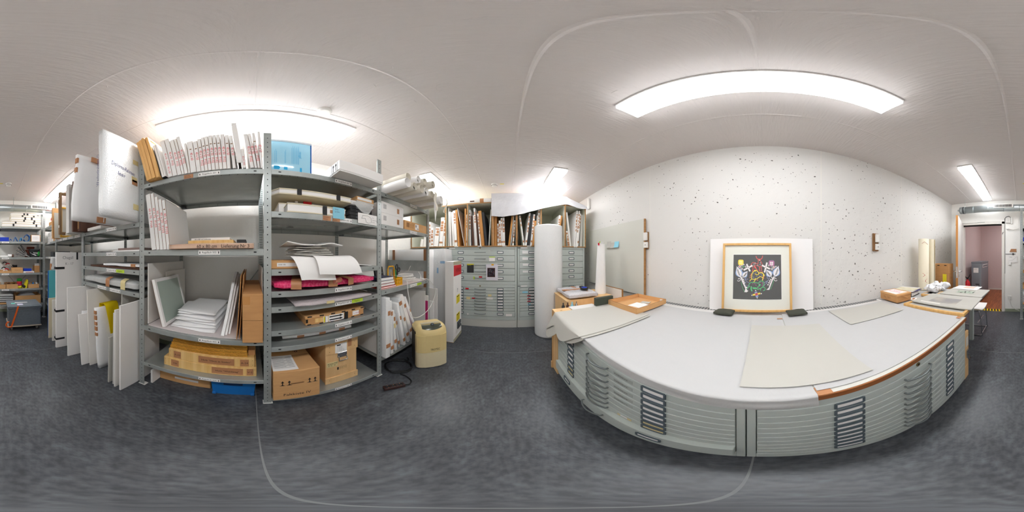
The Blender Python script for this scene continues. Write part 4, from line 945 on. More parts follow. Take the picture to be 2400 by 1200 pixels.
# wrapped pictures on the lowest shelf of the last bay, feet over the edge
wp = [(.064, 0.0, 1.01, .69, .60, bubble), (.045, -.04, 1.035, .64, .55, bubble), (.04, -.09, 1.05, .52, .5, bubble), (.03, -.16, 1.07, .46, .5, bubble_g),
      (.04, -.23, 1.05, .58, .5, foam), (.05, -.30, 1.06, .62, .5, bubble), (.062, -.37, 1.075, .64, .55, white), (.045, -.47, 1.085, .60, .5, tyvek)]
uc, ps, ph = 1.083, 0.0, 0.0
for k, (th, sl, d, h, dp, m_) in enumerate(wp):
    uc += max(0, (ps-sl)*min(ph, h))+.006; lean = atan2(sl, 1); L = h/cos(lean); ua = uc; uc += th+.004; ps, ph = sl, h
    b = MB(); b.box(0.002, th*.95, 0, dp, 0, L, m_, .007, 3); rr = random.Random(k)
    for q in range(2 if k != 5 else 3):
        zq = L*(.08+(.34 if k == 5 else .55)*q+rr.uniform(0, .14)); x0 = th*(.1 if q % 2 == 0 else .45); b.box(x0, th*.93, -.005, .02, zq, zq+.045, tape)
    if k == 2: b.box(.01, th*.9, -.005, .03, L*.6, L*.7, tape_y)
    if k == 6: b.box(th*.955, th*.99, .03, dp-.05, .02, L*.75, magenta)
    solo(b, 'wrapped_picture', 'picture wrapped in white packing with brown tape, %s from the left under the cable shelf' % NTH[k], 'package', 'L', ua, d, .2635, 0, 'wrapped pictures under the cable shelf', lean)
standing('grey_board', 'big pale grey board standing across the end of the shelving behind the wrapped pictures', 'board', 'L', 1.93, 1.945, 1.93, 1.075, .2625, .866, .74, greywhite)
standing('pink_board', 'narrow white board with a pink edge standing at the end of the shelving', 'board', 'L', 1.952, 1.972, 1.952, 1.04, .2625, .80, .4, offwhite, None, lambda b, x0, x1, L, dp: b.box(x0-.003, x0-.0005, -.001, .08, 0, L*.86, magenta))
standing('white_board', 'white taped board standing beside the pink edged board', 'board', 'L', 2.042, 2.062, 2.042, 1.0, 0, .70, .4, white, None, lambda b, x0, x1, L, dp: b.box(x0+.002, x1-.002, -.001, .001, L*.4, L*.52, tape))
standing('grey_board', 'pale grey board with a rounded corner standing on the floor beyond the shelving end', 'board', 'L', 2.072, 2.09, 2.072, .96, 0, .885, .8, greywhite)

# ================================================================ BAY LEFT OF THE PINE FRAMES
def written(b, s_, o, xd, yd, h, m=blue_ink): b.text(s_, o, xd, yd, h, m)
t = thing('wrapped_picture', 'very large picture in bubble wrap standing across the upper shelf beside the pine frames', 'package', 'L', -.918, .69, 1.642)
b = MB(); b.pad(-.035, .033, 0, .86, 0, .825, bubble, .004, .3, 61, 12, 6); b.text('Diploma-Rahmen', (.0345, .07, .45), (0, 1, -.12), (0, .12, 1), .04, blue_ink, False, .25); b.text('leer', (.0345, .13, .37), (0, 1, -.12), (0, .12, 1), .038, blue_ink)
b.text('Wechselrahmen 70', (-.012, -.008, .24), (0, 0, 1), (-1, 0, 0), .03, blue_ink, False, .3); b.build('wrap', t)
for y, z, m_ in ((.335, .55, tape_y), (.325, .33, tape), (.32, .36, tape_y), (.34, .10, tape_y)):
    b = MB(); b.box(.031, .036, y-.035, y+.03, z, z+.05, m_); b.build('tape', t)
t = thing('wrapped_picture', 'large picture wrapped in white sheet with brown tape, leaning beside the bubble wrapped one', 'package', 'L', -1.225, .63, 1.643, lean=R(9))
b = MB(); b.pad(-.06, -.01, 0, .8, 0.012, .655, tyvek, .009, .35, 62, 12, 7); b.build('wrap', t)
b = MB(); b.box(-.004, .006, .24, .34, .02, .075, tape); b.build('tape', t); b = MB(); b.box(-.004, .006, .12, .38, .60, .652, tape); b.build('tape', t)
for z in (.46, .56): b = MB(); b.box(-.045, -.012, -.006, .01, z, z+.05, tape); b.build('tape', t)
b = MB(); b.box(-.002, .0085, .31, .318, .03, .6, tyvek); b.build('fold', t)
solo(MB().box(-.26, 0, 0, .3, 0, .035, offwhite, .003), 'white_box', 'flat white box lying on the upper shelf under the wrapped pictures', 'box', 'L', -1.36, 1.02, 1.6415)
b = MB(); b.tube(smooth([(-.1, 0, .09), (-.09, 0, .035), (-.05, 0, .03), (.02, 0, .028), (.08, 0, .03)]), .028, blue_m, 12); b.lathe([(.031, 0), (.031, .02)], tape_y, 14, (-.02, 0, .029), 'x')
solo(b, 'blue_bag', 'blue rolled plastic bag lying behind the flat white box', 'bag', 'L', -1.60, 1.36, 1.642)
# second, third, fourth shelves of that bay
solo(MB().box(-.34, 0, 0, .5, 0, .013, white, .001), 'white_board', 'white board lying under the brown board on the second shelf of the left bay', 'board', 'L', -.885, 1.075, 1.3915)
solo(MB().box(-.29, 0, 0, .45, 0, .02, mat('taupe_board', (140, 118, 112), .6), .001), 'brown_board', 'taupe brown board lying on the white board of the left bay', 'board', 'L', -.89, 1.10, 1.4055)
solo(MB().sheet(6, 3, lambda i, j: (.2*i, .25*j, .004+.006*sin(3*i)), .001, white), 'paper_sheet', 'loose white paper at the left of the second shelf in the left bay', 'paper', 'L', -1.57, 1.1, 1.3915)
solo(MB().box(-.75, 0, 0, .5, 0, .018, walnut, .001), 'brown_board', 'dark brown board lying on the third shelf of the left bay', 'board', 'L', -.905, 1.09, 1.2295)
b = MB(); b.pad(-.5, 0, 0, .45, 0, .03, tyvek, .006, .4, 64); b.box(-.10, -.05, -.004, .02, .002, .03, tape)
solo(b, 'wrapped_print', 'flat print in white wrap with one brown tape on the dark brown board', 'package', 'L', -.885, 1.075, 1.2485)
t = thing('plastic_package', 'flat package in clear film with yellow and brown tape above the floor boards', 'package', 'L', -1.33, 1.05, 1.0315)
b = MB(); b.pad(-.42, .41, .02, .55, 0.002, .085, bubble_g, .008, .55, 65, 12, 6); b.build('padding', t)
b = MB(); b.pad(-.435, .435, 0, .57, 0, .10, poly, .008, .6, 66, 12, 9); b.build('film', t)
for x, m_ in ((.02, tape), (.24, tape_y)):
    b = MB(); b.sheet(2, 6, lambda i, j: (x+.06*i, -.004+.1*max(0, j-.4), .006+.2*j if j < .4 else .086+.03*(j-.4)), .001, m_); b.build('tape', t)
# boards standing on the floor in front of that bay
t = thing('board_bundle', 'tall bundle of white boards with black corner straps standing on the floor', 'boards', 'L', -2.03, .775, 0)
for k in range(3):
    b = MB(); b.box(-.066+.036*k, -.034+.036*k, .03*(2-k), .6, 0, 1.40-.008*(2-k), white if k == 2 else offwhite, .003)
    if k == 2: b.text('Chagall', (.0386, .09, 1.31), (0, 1, 0), (0, 0, 1), .04, grey_ink); b.text('K - 17', (.0386, .13, 1.23), (0, 1, 0), (0, 0, 1), .035, grey_ink)
    b.build('board', t)
for z in (1.175, .58, .14):
    b = MB(); b.box(-.03, .041, -.003, .12, z, z+.03, tape_k); b.box(-.068, -.03, .025, .05, z+.01, z+.04, tape_k); b.build('strap', t)
b = MB(); b.box(.0385, .041, .3, .325, 1.3, 1.402, tape_k); b.build('strap', t)
standing('white_board', 'white board standing on the floor right of the strapped bundle, with rounded top corner', 'board', 'L', -1.745, -1.728, -1.76, .82, 0, .97, .6, white, None)
b = MB(); b.pad(0, .03, 0, .4, 0, .68, tyvek, .008, .4, 70)
for k in range(4): b.box(.002, .028, -.006, .01, .38+.07*k, .41+.07*k, tape)
solo(b, 'wrapped_picture', 'small picture in crinkled white wrap standing behind the low white board', 'package', 'L', -1.60, .96, .002, 0, None, -R(5))
standing('white_board', 'low white board leaning left on the floor, before the crinkled wrapped picture', 'board', 'L', -1.485, -1.468, -1.56, .86, 0, .684, .5, white, None)
standing('white_board', 'tall white board on the floor behind the yellow felt cloth', 'board', 'L', -1.435, -1.42, -1.495, .93, 0, .98, .75, offwhite, None)
t = thing('wrapped_picture', 'picture in smooth white sheet under the yellow felt cloth', 'package', 'L', -1.335, .97, 0, lean=-R(4.5))
b = MB(); b.pad(-.02, .03, 0, .75, .0, .79, tyvek, .006, .4, 71, 10, 7); b.build('wrap', t)
for k in range(5): b = MB(); b.box(-.012, .022, -.006, .01, .46+.065*k, .5+.065*k+.01*(k % 2), tape); b.build('tape', t)
b = MB()
def felt(i, j):
    s_ = j*1.15; y = .10+.19*i
    if s_ < .35: return (-.055-.0, y+.01*s_, .56+.255*(s_/.35))
    if s_ < .42: q = (s_-.35)/.07*pi; return (-.0-.05*cos(q), y, .815+.012*sin(q))
    q = (s_-.42)/.73; return (.05+.01*sin(5*i+3*q), y+.05*q-.02*i*q, .815-.36*q-.03*i*q)
b.sheet(8, 26, felt, .004, yellow_felt)
solo(b, 'felt_cloth', 'yellow felt cloth draped over the picture in smooth white sheet', 'cloth', 'L', -1.335, .97, .0, 0, None, -R(4.5))
for k, (ua, ut, d, zt, m_) in enumerate(((-.915, -.905, .865, .955, white), (-.985, -.965, .87, .90, offwhite), (-1.025, -1.0, .89, .86, greywhite), (-1.075, -1.05, .88, .60, cream))):
    standing('white_board', '%s white board on the floor beside the post, %s' % (['tall front', 'second', 'third', 'short'][k], ['nearest the post', 'left of the front one', 'beside the short one', 'farthest from the post'][k]), 'board', 'L', ua, ua+.016, ut, d, 0, zt, .55, m_, 'boards beside the post')
standing('cream_board', 'tall cream board standing behind the white boards beside the post', 'board', 'L', -1.135, -1.12, -1.10, 1.08, 0, .982, .55, cream)
standing('grey_board', 'tall pale grey board standing behind the cream board beside the post', 'board', 'L', -1.165, -1.15, -1.14, 1.12, 0, .984, .55, greywhite)
# teal board, blue sheet, cream board far left
standing('teal_board', 'teal board standing on edge left of the strapped bundle', 'board', 'L', -2.37, -2.355, -2.37, .80, 0.0, 1.13, .55, teal)
standing('cream_board', 'cream board standing in front of the teal board', 'board', 'L', -2.335, -2.32, -2.335, .78, 0, .70, .5, cream2)
standing('acrylic_sheet', 'clear blue acrylic sheet standing left of the teal board', 'acrylic sheet', 'L', -2.42, -2.405, -2.42, .80, 0, 1.12, .5, cyan_edge)
standing('white_board', 'narrow white board standing between the cream board and the strapped bundle', 'board', 'L', -2.225, -2.205, -2.225, .80, 0, .70, .5, offwhite)
b = MB(); b.pad(-.03, .03, 0, .3, 0, .2, bubble_g, .01, .4, 72); b.box(-.026, .02, -.006, .01, 0, .1, tape); solo(b, 'wrapped_bundle', 'bundle in bubble wrap on top of the teal board stack', 'package', 'L', -2.39, .84, 1.1325)
# upper shelf farther left
t = thing('grey_board', 'tall pale grey panel standing on the upper shelf left of the wrapped pictures', 'panel', 'L', -1.925, .885, 1.642)
b = MB(); b.box(0, .085, 0, .7, .0, .68, greywhite, .003); b.build('panel', t); b = MB(); b.box(-.035, -.003, .02, .6, 0, .62, cream); b.build('backing', t)
standing('brown_board', 'dark brown wooden panel standing between the grey panel and the wrapped pictures', 'panel', 'L', -1.745, -1.715, -1.745, .88, 1.6415, 2.31, .7, walnut)
solo(MB().box(0, .05, 0, .25, 0, .16, walnut, .004).box(.008, .042, -.002, 0, .03, .13, card_in), 'wooden_box', 'small dark wooden box standing below the brown panel on the upper shelf', 'box', 'L', -1.70, .93, 1.642)
def open_frame(name, lab, u0, d, z, dp, h, th, fw, m_, lean=0, inner=None):
    t = thing(name, lab, 'frame', 'L', u0, d, z, lean=lean)
    b = MB(); b.box(0, th, 0, fw, 0, h, m_, .002); b.box(0, th, dp-fw, dp, 0, h, m_, .002); b.box(0, th, fw, dp-fw, 0, fw, m_, .002); b.box(0, th, fw, dp-fw, h-fw, h, m_, .002); b.build('moulding', t)
    if inner:
        b = MB(); b.box(th*.3, th*.4, fw, dp-fw, fw, h-fw, inner); b.build('picture', t)
    return t
umber = wood('umber_wood', (134, 104, 72), (112, 84, 56))
t = open_frame('umber_picture_frame', 'empty umber brown wooden frame standing on the upper shelf', -2.20, .89, 1.662, .26, .655, .05, .035, umber)
for z in (.1, .53): b = MB(); b.box(.012, .038, -.004, .0, z, z+.035, plastic_w); b.build('bracket', t)
open_frame('gold_picture_frame', 'gold picture frame with pale picture standing behind the umber frame', -2.36, .98, 1.6425, .5, .50, .025, .03, mat('gold_frame', (206, 160, 66), .35, .4), 0, cream)
standing('cardboard_sheet', 'brown cardboard panel standing on the upper shelf left of the umber frame', 'panel', 'L', -2.60, -2.56, -2.60, .93, 1.642, 2.18, .5, card, None)
standing('cream_board', 'cream board leaning between the cardboard panel and the umber frame', 'board', 'L', -2.49, -2.475, -2.52, .94, 1.6425, 2.08, .5, cream)
for k in range(3):
    b = MB(); r_ = .026; b.lathe([(r_, .6), (r_, 0), (r_*.9, 0), (r_*.86, .2)], roll_c, 16, (0, 0, 0), 'y')
    solo(b, 'paper_roll', 'cream paper roll lying on the upper shelf below the umber frame, %s' % ['leftmost', 'middle one', 'rightmost'][k], 'roll', 'L', -2.12+.056*k, .98, 1.643+r_, 0, 'rolls below the umber frame')
# farthest bay
t = thing('cardboard_tray', 'brown cardboard tray on the highest shelf in the far left corner', 'tray', 'L', -3.02, 1.09, 1.962)
b = MB(); b.box(-.2, .2, 0, .3, 0, .09, card, .002); b.build('tray', t)
b = MB(); b.pad(-.14, .12, 0, .22, 0, .13, red_m, .02, .6, 75); b.box(.0, .03, -.012, 0, .03, .1, blue_d); solo(b, 'red_bag', 'red fabric bag lying on the cardboard tray in the far left corner', 'bag', 'L', -3.06, 1.12, 2.054)
for k, (u, z, h) in enumerate(((-3.22, 1.632, .11), (-3.05, 1.632, .11), (-3.20, 1.744, .09), (-3.04, 1.744, .10), (-2.885, 1.632, .08))):
    b = MB(); b.box(-.075, .075, 0, .25, 0, h-.001, white2 if k < 4 else card, .002)
    for q in range(3): b.box(-.05, .03, -.0008, 0, .02+.025*q, .027+.025*q, grey_ink)
    solo(b, 'small_carton', 'small %s carton on the second shelf in the far left corner, %s' % ('white printed' if k < 4 else 'brown', ['lower left', 'lower right', 'upper left', 'upper right', 'beside the white ones'][k]), 'carton', 'L', u, 1.09, z, 0, 'cartons in the far left corner')
solo(MB().box(-.16, .16, 0, .3, 0, .10, gunmetal, .01, 2).box(.02, .12, -.002, 0, .03, .08, black_m).box(-.18, .18, -.02, .32, -.0, .004, gunmetal), 'grey_machine', 'grey metal apparatus on the third shelf in the far left corner', 'machine', 'L', -3.02, 1.11, 1.3365)
b = MB(); b.pad(-.14, .14, 0, .3, 0, .22, bubble_g, .015, .5, 76); solo(b, 'bubble_wrap', 'bundle of bubble wrap on the fourth shelf in the far left corner', 'bubble wrap', 'L', -3.0, 1.1, .992)
solo(MB().box(-.2, .2, 0, .4, 0, .16, card_d, .003), 'cardboard_box', 'brown cardboard box on the lower shelf in the far left corner', 'box', 'L', -3.0, 1.12, .652)

# ================================================================ BACK SHELF
def flatbox(lab, u0, u1, z, h, d, blocks, dp=.4):
    t = thing('archive_box', lab, 'box', 'B', u0, d, z, group='cream archive boxes on the back shelf')
    b = MB(); w_ = u1-u0; b.box(0, w_, 0, dp, .007, h-.008, white, .001); b.build('sides', t)
    b = MB(); b.box(-.002, w_+.002, -.002, dp, 0, .007, cream2); b.box(-.002, w_+.002, -.002, dp, h-.008, h-.001, cream2); b.build('lid_edges', t)
    for x in blocks: b = MB(); b.box(x, x+.035, -.005, .05, .002, h-.0015, tape_k); b.build('strap', t)
zz = 1.9625
for k, (u0, u1, h, bl) in enumerate(((.125, .945, .058, (.22, .70)), (.13, .93, .045, (.26, .64)), (.325, .945, .042, (.24, .46)), (.32, .94, .062, (.27, .41)), (.315, .94, .038, (.22, .46)), (.31, .845, .045, (.26, .33)))):
    flatbox('flat cream edged archive box with black straps on the back shelf, %s from the bottom' % NTH[k], u0, u1, zz, h, 3.31+.004*k, bl); zz += h+.0008
solo(MB().box(0, .2, 0, .25, 0, .085, blue_d, .004), 'blue_box', 'blue plastic box at the left of the second back shelf', 'box', 'B', .07, 3.32, 1.6495)
def ribbon(lab, u, pts, m_, w_=.12):
    b = MB(); n = len(pts); P = smooth([(x, 0, z) for x, z in pts], 5)
    b.sheet(len(P)-1, 2, lambda i, j: (P[round(i*(len(P)-1))][0], w_*j+.02*i, P[round(i*(len(P)-1))][2]), .008, m_); solo(b, 'foam_profile', lab, 'foam profile', 'B', u, 3.34, 1.6575, 0, 'blue foam profiles')
ribbon('blue foam profile bent flat beside the blue box', .275, [(0, 0), (.03, .05), (.05, .03), (.06, .03)], blue_m)
ribbon('blue foam profile bent into a peak on the second back shelf', .365, [(0, .0), (.04, .09), (.07, .05), (.10, .0)], blue_m)
ribbon('light blue foam profile arched in the middle of the second back shelf', .495, [(0, .0), (.02, .06), (.04, .08), (.06, .02)], mat('light_blue_foam', (60, 160, 220), .5))
ribbon('blue foam profile curled up beside the clipboard', .585, [(0, .04), (.04, .0), (.10, .02), (.12, .1), (.06, .14), (.015, .08)], blue_m)
t = thing('card_box', 'white card box with a brown edge at the right of the second back shelf', 'box', 'B', .735, 3.32, 1.6495)
b = MB(); b.box(0, .2, 0, .12, 0, .145, card_d, .002); b.build('box', t); b = MB(); b.box(.008, .185, -.0015, 0, .006, .138, white)
for k in range(4): b.box(.03, .15-.02*(k % 2), -.002, -.0014, .1-.015*k, .102-.015*k, grey_ink)
b.build('cover_sheet', t)
solo(MB().box(0, .17, 0, .12, 0, .03, white, .003), 'white_box', 'flat white box on the third back shelf at the left', 'box', 'B', .08, 3.33, 1.3255)
solo(MB().lathe([(.028, 0), (.028, .08)], white, 16, (0, 0, .03), 'x').lathe([(.03, .08), (.03, .12)], walnut, 16, (0, 0, .03), 'x'), 'foam_roller', 'small white roller lying beside the dark metal braces', 'roller', 'B', .25, 3.36, 1.3265)
for k in range(4):
    a = R(12+14*k); b = MB(); L = .30
    b.M = Matrix.Translation((0, .05*k, 0)) @ Matrix.Rotation(a, 4, 'Y'); b.box(-L, 0, 0, .03, 0, .006, charcoal); b.box(-L, 0, 0, .004, 0, .03, charcoal); b.box(-L+.002, -.01, -.0008, 0, .012, .018, plastic_w)
    solo(b, 'metal_brace', 'dark metal angle brace fanned out on the third back shelf, %s from the front' % NTH[k], 'brace', 'B', .70, 3.33, 1.327+.004*k, 0, 'metal braces on the back shelf')
t = thing('paint_bucket', 'black paint bucket with a green label on the third back shelf', 'bucket', 'B', .83, 3.43, 1.3255)
b = MB(); b.lathe([(.10, 0), (.112, .02), (.122, .15), (.126, .155), (.126, .17), (.118, .172)], charcoal, 28)
b.text('StoColor', (-.05, -.1225, .075), (1, 0, 0), (0, 0, 1), .03, white, False, .1); b.build('bucket', t)
b = MB(); b.tube([(-.12, -.03, .13), (-.09, -.10, .07), (0, -.14, .035), (.09, -.10, .07), (.12, -.03, .13)], .003, chrome, 6); b.build('handle', t)
b = MB(); b.sheet(8, 2, lambda i, j: ((.1145+.0075*j)*cos(-1.2+1.3*i), (.1145+.0075*j)*sin(-1.2+1.3*i), .025+.09*j), .001, green_m); b.build('label', t)
solo(MB().box(0, .2, 0, .12, 0, .16, mat('terracotta_carton', (128, 60, 40), .6), .003).box(.04, .2, 0, .1, .175, .23, mat('terracotta_carton', (128, 60, 40))), 'red_brown_box', 'red brown box standing behind the paint bucket', 'box', 'B', .66, 3.56, 1.3255)
# fourth back shelf
def tray(lab, u0, u1, z, h, d=3.32, dp=.3, m_=card, sh='B'):
    t = thing('cardboard_tray', lab, 'tray', sh, u0, d, z, group='cardboard trays on the back shelf'); w_ = u1-u0; e = .004
    b = MB(); b.box(0, w_, 0, dp, 0, e, m_); b.box(0, w_, 0, e, e, h, m_); b.box(0, w_, dp-e, dp, e, h, m_); b.box(0, e, e, dp-e, e, h, m_); b.box(w_-e, w_, e, dp-e, e, h, m_); b.build('tray', t); return t
tray('low cardboard tray of gloves at the left of the fourth back shelf', .07, .32, 1.002, .04)
g = random.Random(4)
for k in range(9):
    b = MB(); x, y, z = g.uniform(.02, .2), g.uniform(.02, .2), .02+.018*k*.6; b.tube(smooth([(x, y, z), (x+.04, y+.01, z+.03), (x+.09, y+.03, z+.01)], 4), .011, [white, red_m, charcoal, greywhite][k % 4], 8)
    solo(b, 'glove', 'work glove in the low tray of the fourth back shelf, %s' % (['white one at the bottom', 'red one at the bottom', 'dark one at the bottom', 'grey one low', 'white one midway', 'red one midway', 'dark one near the top', 'grey one near the top', 'white one on top'][k]), 'glove', 'B', .09, 3.345, 1.008+.017*k, 0, 'gloves in the tray')
t = thing('cardboard_box', 'small brown cardboard box in the middle of the fourth back shelf', 'box', 'B', .325, 3.315, 1.002)
b = MB(); b.box(0, .235, 0, .2, 0, .105, card, .002); b.text('Samtrahmen', (.06, -.0006, .05), (1, 0, 0), (0, 0, 1), .016, card_in); b.build('carton', t)
b = MB(); b.pad(0, .13, 0, .07, 0, .15, charcoal, .02, .6, 81); solo(b, 'black_cloth', 'black crumpled cloth lying behind the small brown box on the fourth back shelf', 'cloth', 'B', .35, 3.58, 1.002)
solo(MB().box(0, .17, 0, .12, 0, .05, blue_d, .004), 'blue_box', 'small blue box on the fourth back shelf right of the cardboard box', 'box', 'B', .575, 3.33, 1.036)
solo(MB().box(0, .23, 0, .15, 0, .03, white, .002).box(.05, .2, -.001, 0, .004, .012, red_m), 'paper_pack', 'white paper pack with red strip under the small blue box', 'paper', 'B', .57, 3.32, 1.002)
solo(MB().box(0, .11, 0, .2, 0, .14, card_d, .002).box(.01, .1, .02, .1, .141, .19, greywhite), 'brown_carton', 'brown carton at the right of the fourth back shelf', 'carton', 'B', .82, 3.36, 1.002)
# fifth back shelf
tray('cardboard tray with crumpled packing at the left of the fifth back shelf', .06, .205, .672, .09); tray('cardboard tray with tape rolls on the fifth back shelf', .215, .455, .672, .095); tray('cardboard tray with small bags at the right of the fifth back shelf', .675, .905, .672, .085)
b = MB(); b.pad(.02, .10, .03, .2, 0, .13, cream, .02, .6, 82); solo(b, 'packing_paper', 'crumpled packing paper in the left tray of the fifth back shelf', 'paper', 'B', .075, 3.34, .678)
def taperoll(lab, u, d, z, r, h, m_, ax='z'):
    b = MB(); b.lathe([(r*.62, 0), (r, 0), (r, h), (r*.62, h), (r*.62, 0)], m_, 22, (0, 0, 0), ax); solo(b, 'tape_roll', lab, 'tape roll', 'B', u, d, z, 0, 'tape rolls on the back shelf')
taperoll('cream tape roll lying in the tape tray of the back shelf', .36, 3.40, .677, .055, .04, cream2)
taperoll('brown tape roll standing in the tape tray behind the cream roll', .28, 3.50, .73, .05, .05, tape, 'y')
taperoll('brown tape roll on edge at the right of the tape tray', .40, 3.54, .73, .05, .05, card_d, 'y')
zz = .672
for nm, m_, h in (('yellow', yel_lab, .055), ('magenta', magenta, .04), ('red', red_m, .05), ('green', green_m, .055)):
    taperoll(nm+' tape roll in the colourful tower on the fifth back shelf', .495, 3.40, zz+.045 if nm == 'yellow' and False else zz, .055, h-.001, m_); zz += h
for k in range(2):
    b = MB(); b.prism([(0, 0, 0), (.09, 0, 0), (.12, 0, .17), (.09, 0, .18)], (0, .03, 0), yel_lab); b.lathe([(.02, -.004), (.032, -.004), (.032, .034), (.02, .034)], black_m, 18, (.03, 0, .035), 'y')
    solo(b, 'tape_dispenser', 'yellow hand tape dispenser beside the tape tower, '+('front one' if k == 0 else 'rear one'), 'tape dispenser', 'B', .555+.0*k, 3.33+.06*k, .674, 0, 'yellow tape dispensers')
for k in range(3):
    b = MB(); b.pad(.012, .055, .02, .09, 0, .11, [poly, mat('blue_white_bag', (70, 140, 210), .4), bubble][k], .012, .5, 84+k); solo(b, 'small_bag', ['clear plastic bag in the right tray of the fifth back shelf', 'blue printed bag in the right tray of the fifth back shelf', 'white padded bag in the right tray of the fifth back shelf'][k], 'bag', 'B', .683+.073*k, 3.345, .678)
# sixth back shelf
zz = .332
for k in range(5):
    h = .045; b = MB(); b.pad(0, .29, 0.01, .4, 0, h-.006, tissue if k else card, .004, .5, 90+k); solo(b, 'folded_sheet', 'white folded sheet in the left pile on the lowest back shelf, %s' % ['on the brown base', 'second', 'third', 'fourth', 'topmost'][k] if k else 'flat brown board under the left pile of the lowest back shelf', 'sheet' if k else 'board', 'B', .065, 3.29, zz, 0, 'left pile on the lowest back shelf'); zz += h
tray('wide cardboard tray with tissue on the lowest back shelf', .40, .945, .332, .18, 3.33, .35)
b = MB(); b.pad(.05, .44, .05, .26, 0, .20, tissue, .025, .7, 95, 10, 7); solo(b, 'tissue_pile', 'white tissue heaped in the wide cardboard tray', 'tissue', 'B', .42, 3.35, .338)
b = MB(); b.pad(.03, .5, .0, .3, 0, .04, poly, .008, .6, 96, 10, 7); solo(b, 'poly_film', 'clear film spread over the tissue in the wide tray', 'film', 'B', .40, 3.37, .57)
# grey crate on a dolly with an orange strap
t = thing('dolly', 'low wooden wheeled dolly under the grey plastic crate', 'dolly', 'B', .49, 2.70, 0)
b = MB(); b.box(-.29, .29, 0, .42, .082, .1, mat('dolly_board', (188, 176, 158), .7), .003); b.build('deck', t)
for x in (-.22, .22):
    for y in (.06, .36):
        w_ = MB(); w_.lathe([(.034, -.014), (.034, .014)], rubber, 16, (x, y, .034), 'x'); w_.box(x-.02, x+.02, y-.03, y+.03, .07, .082, steel); w_.box(x-.02, x-.016, y-.012, y+.012, .03, .075, steel); w_.box(x+.016, x+.02, y-.012, y+.012, .03, .075, steel); w_.build('caster', t)
t = thing('plastic_crate', 'grey lidded plastic crate on the wheeled dolly in front of the back shelf', 'crate', 'B', .49, 2.70, .1015)
b = MB(); b.box(-.275, .275, .012, .41, 0, .36, greybox, .006); b.box(-.29, .29, 0, .42, .325, .35, greybox, .004)
b.box(-.285, .285, .004, .416, .29, .30, greybox)
for x in (-.275, .255): b.box(x, x+.02, .004, .03, .0, .30, greybox, .003)
for q in range(4): b.box(-.272, -.255, .002, .006, .03+.03*q, .04+.03*q, greybox); b.box(.255, .272, .002, .006, .03+.03*q, .04+.03*q, greybox)
b.build('tub', t)
b = MB(); b.box(-.295, .295, -.006, .425, .35, .378, greybox, .006); b.box(-.27, .27, .02, .40, .378, .384, greybox, .003); b.build('lid', t)
b = MB(); b.box(-.12, -.02, .05, .14, .384, .3855, mat('lilac_label', (206, 202, 222), .6)); b.box(-.15, .08, .2, .23, .384, .386, white); b.box(-.22, -.15, .14, .2, .384, .3855, mat('mint_label', (110, 206, 190), .6)); b.build('lid_labels', t)
t = thing('tie_strap', 'orange strap slung over the front of the grey crate', 'strap', 'B', .36, 2.69, .1)
b = MB(); b.sheet(2, 12, lambda i, j: (.0+.03*i-.115*(1-j), -.004-.002*sin(j*pi), .0+.385*j), .003, orange_m); b.build('webbing', t)
b = MB(); b.tube(smooth([(-.10, -.01, .0), (-.16, -.02, -.0), (-.19, -.02, .04), (-.17, -.02, .09), (-.14, -.015, .1)], 5), .012, orange_m); b.build('loop', t)

# ================================================================ PLAN CHESTS
def plan_chest(lab, a, u0, u1, d, z0, z1, rows, dp=.93, group=None, lock=True, pulled=(), holder=(.366, .366), cards=None, hw=.105, top=None, stile=.035):
    """rows: (bottom, top) heights of the drawers; holder: offsets of the two label holders from the middle"""
    t = thing('plan_chest', lab, 'plan chest', a, (u0+u1)/2, d, z0, group=group)
    w_ = (u1-u0)/2; h = z1-z0
    rz0, rz1 = rows[-1][0]-z0, rows[0][1]-z0
    b = MB(); b.box(-w_, w_, .03, dp, 0, h, cab); b.box(-w_, -w_+stile, 0, .03, 0, h, cab, .002); b.box(w_-stile, w_, 0, .03, 0, h, cab, .002)
    b.box(-w_+stile, w_-stile, 0, .03, rz1+.002, h, cab, .002); b.box(-w_+stile, w_-stile, 0, .03, 0, rz0-.002, cab, .002); b.build('body', t)
    if lock:
        b = MB(); b.lathe([(.013, -.006), (.013, .0)], mat('brass_lock', (150, 130, 90), .35, .8), 16, (0, 0, (h+rz1)/2+.001), 'y'); b.lathe([(.006, -.008), (.006, -.006)], dark, 10, (0, 0, (h+rz1)/2+.001), 'y'); b.build('lock', t)
    for k, (r0, r1) in enumerate(rows):
        r0 -= z0; r1 -= z0; dy = -.03 if k in pulled else 0
        b = MB(); b.box(-w_+stile+.003, w_-stile-.003, dy-.001, .028, r0+.003, r1-.003, cab, .002); dr = b.build('drawer', t)
        zc = (r0+r1)/2
        b = MB(); n = 12; hwid = .098
        b.tube([(-hwid, dy, zc), (-hwid, dy-.012, zc)]+[(-hwid+2*hwid*i/n, dy-.018-.026*sin(pi*i/n), zc) for i in range(n+1)]+[(hwid, dy-.012, zc), (hwid, dy, zc)], .0055, cab_handle, 8); b.build('handle', dr)
        for s_, off in ((-1, holder[0]), (1, holder[1])):
            x = s_*off; hh = min(.019, (r1-r0)*.36)
            b = MB()
            for q in (-1, 1): b.box(x-hw/2, x+hw/2, dy-.008, dy-.001, zc+q*hh-.005, zc+q*hh+.005, holder_m, .0015); b.box(x+q*hw/2-.005, x+q*hw/2+.005, dy-.008, dy-.001, zc-hh, zc+hh, holder_m, .0015)
            b.build('label_holder', dr)
            b = MB(); b.box(x-hw/2+.004, x+hw/2-.004, dy-.0035, dy-.001, zc-hh+.004, zc+hh-.004, white if not (cards and k in cards) else tape_y); b.build('label_card', dr)
    return t
def rows(top, n, h, last=None):
    out = []; z = top
    for k in range(n): out.append((z-h, z)); z -= h
    if last: out.append((z-last, z))
    return out
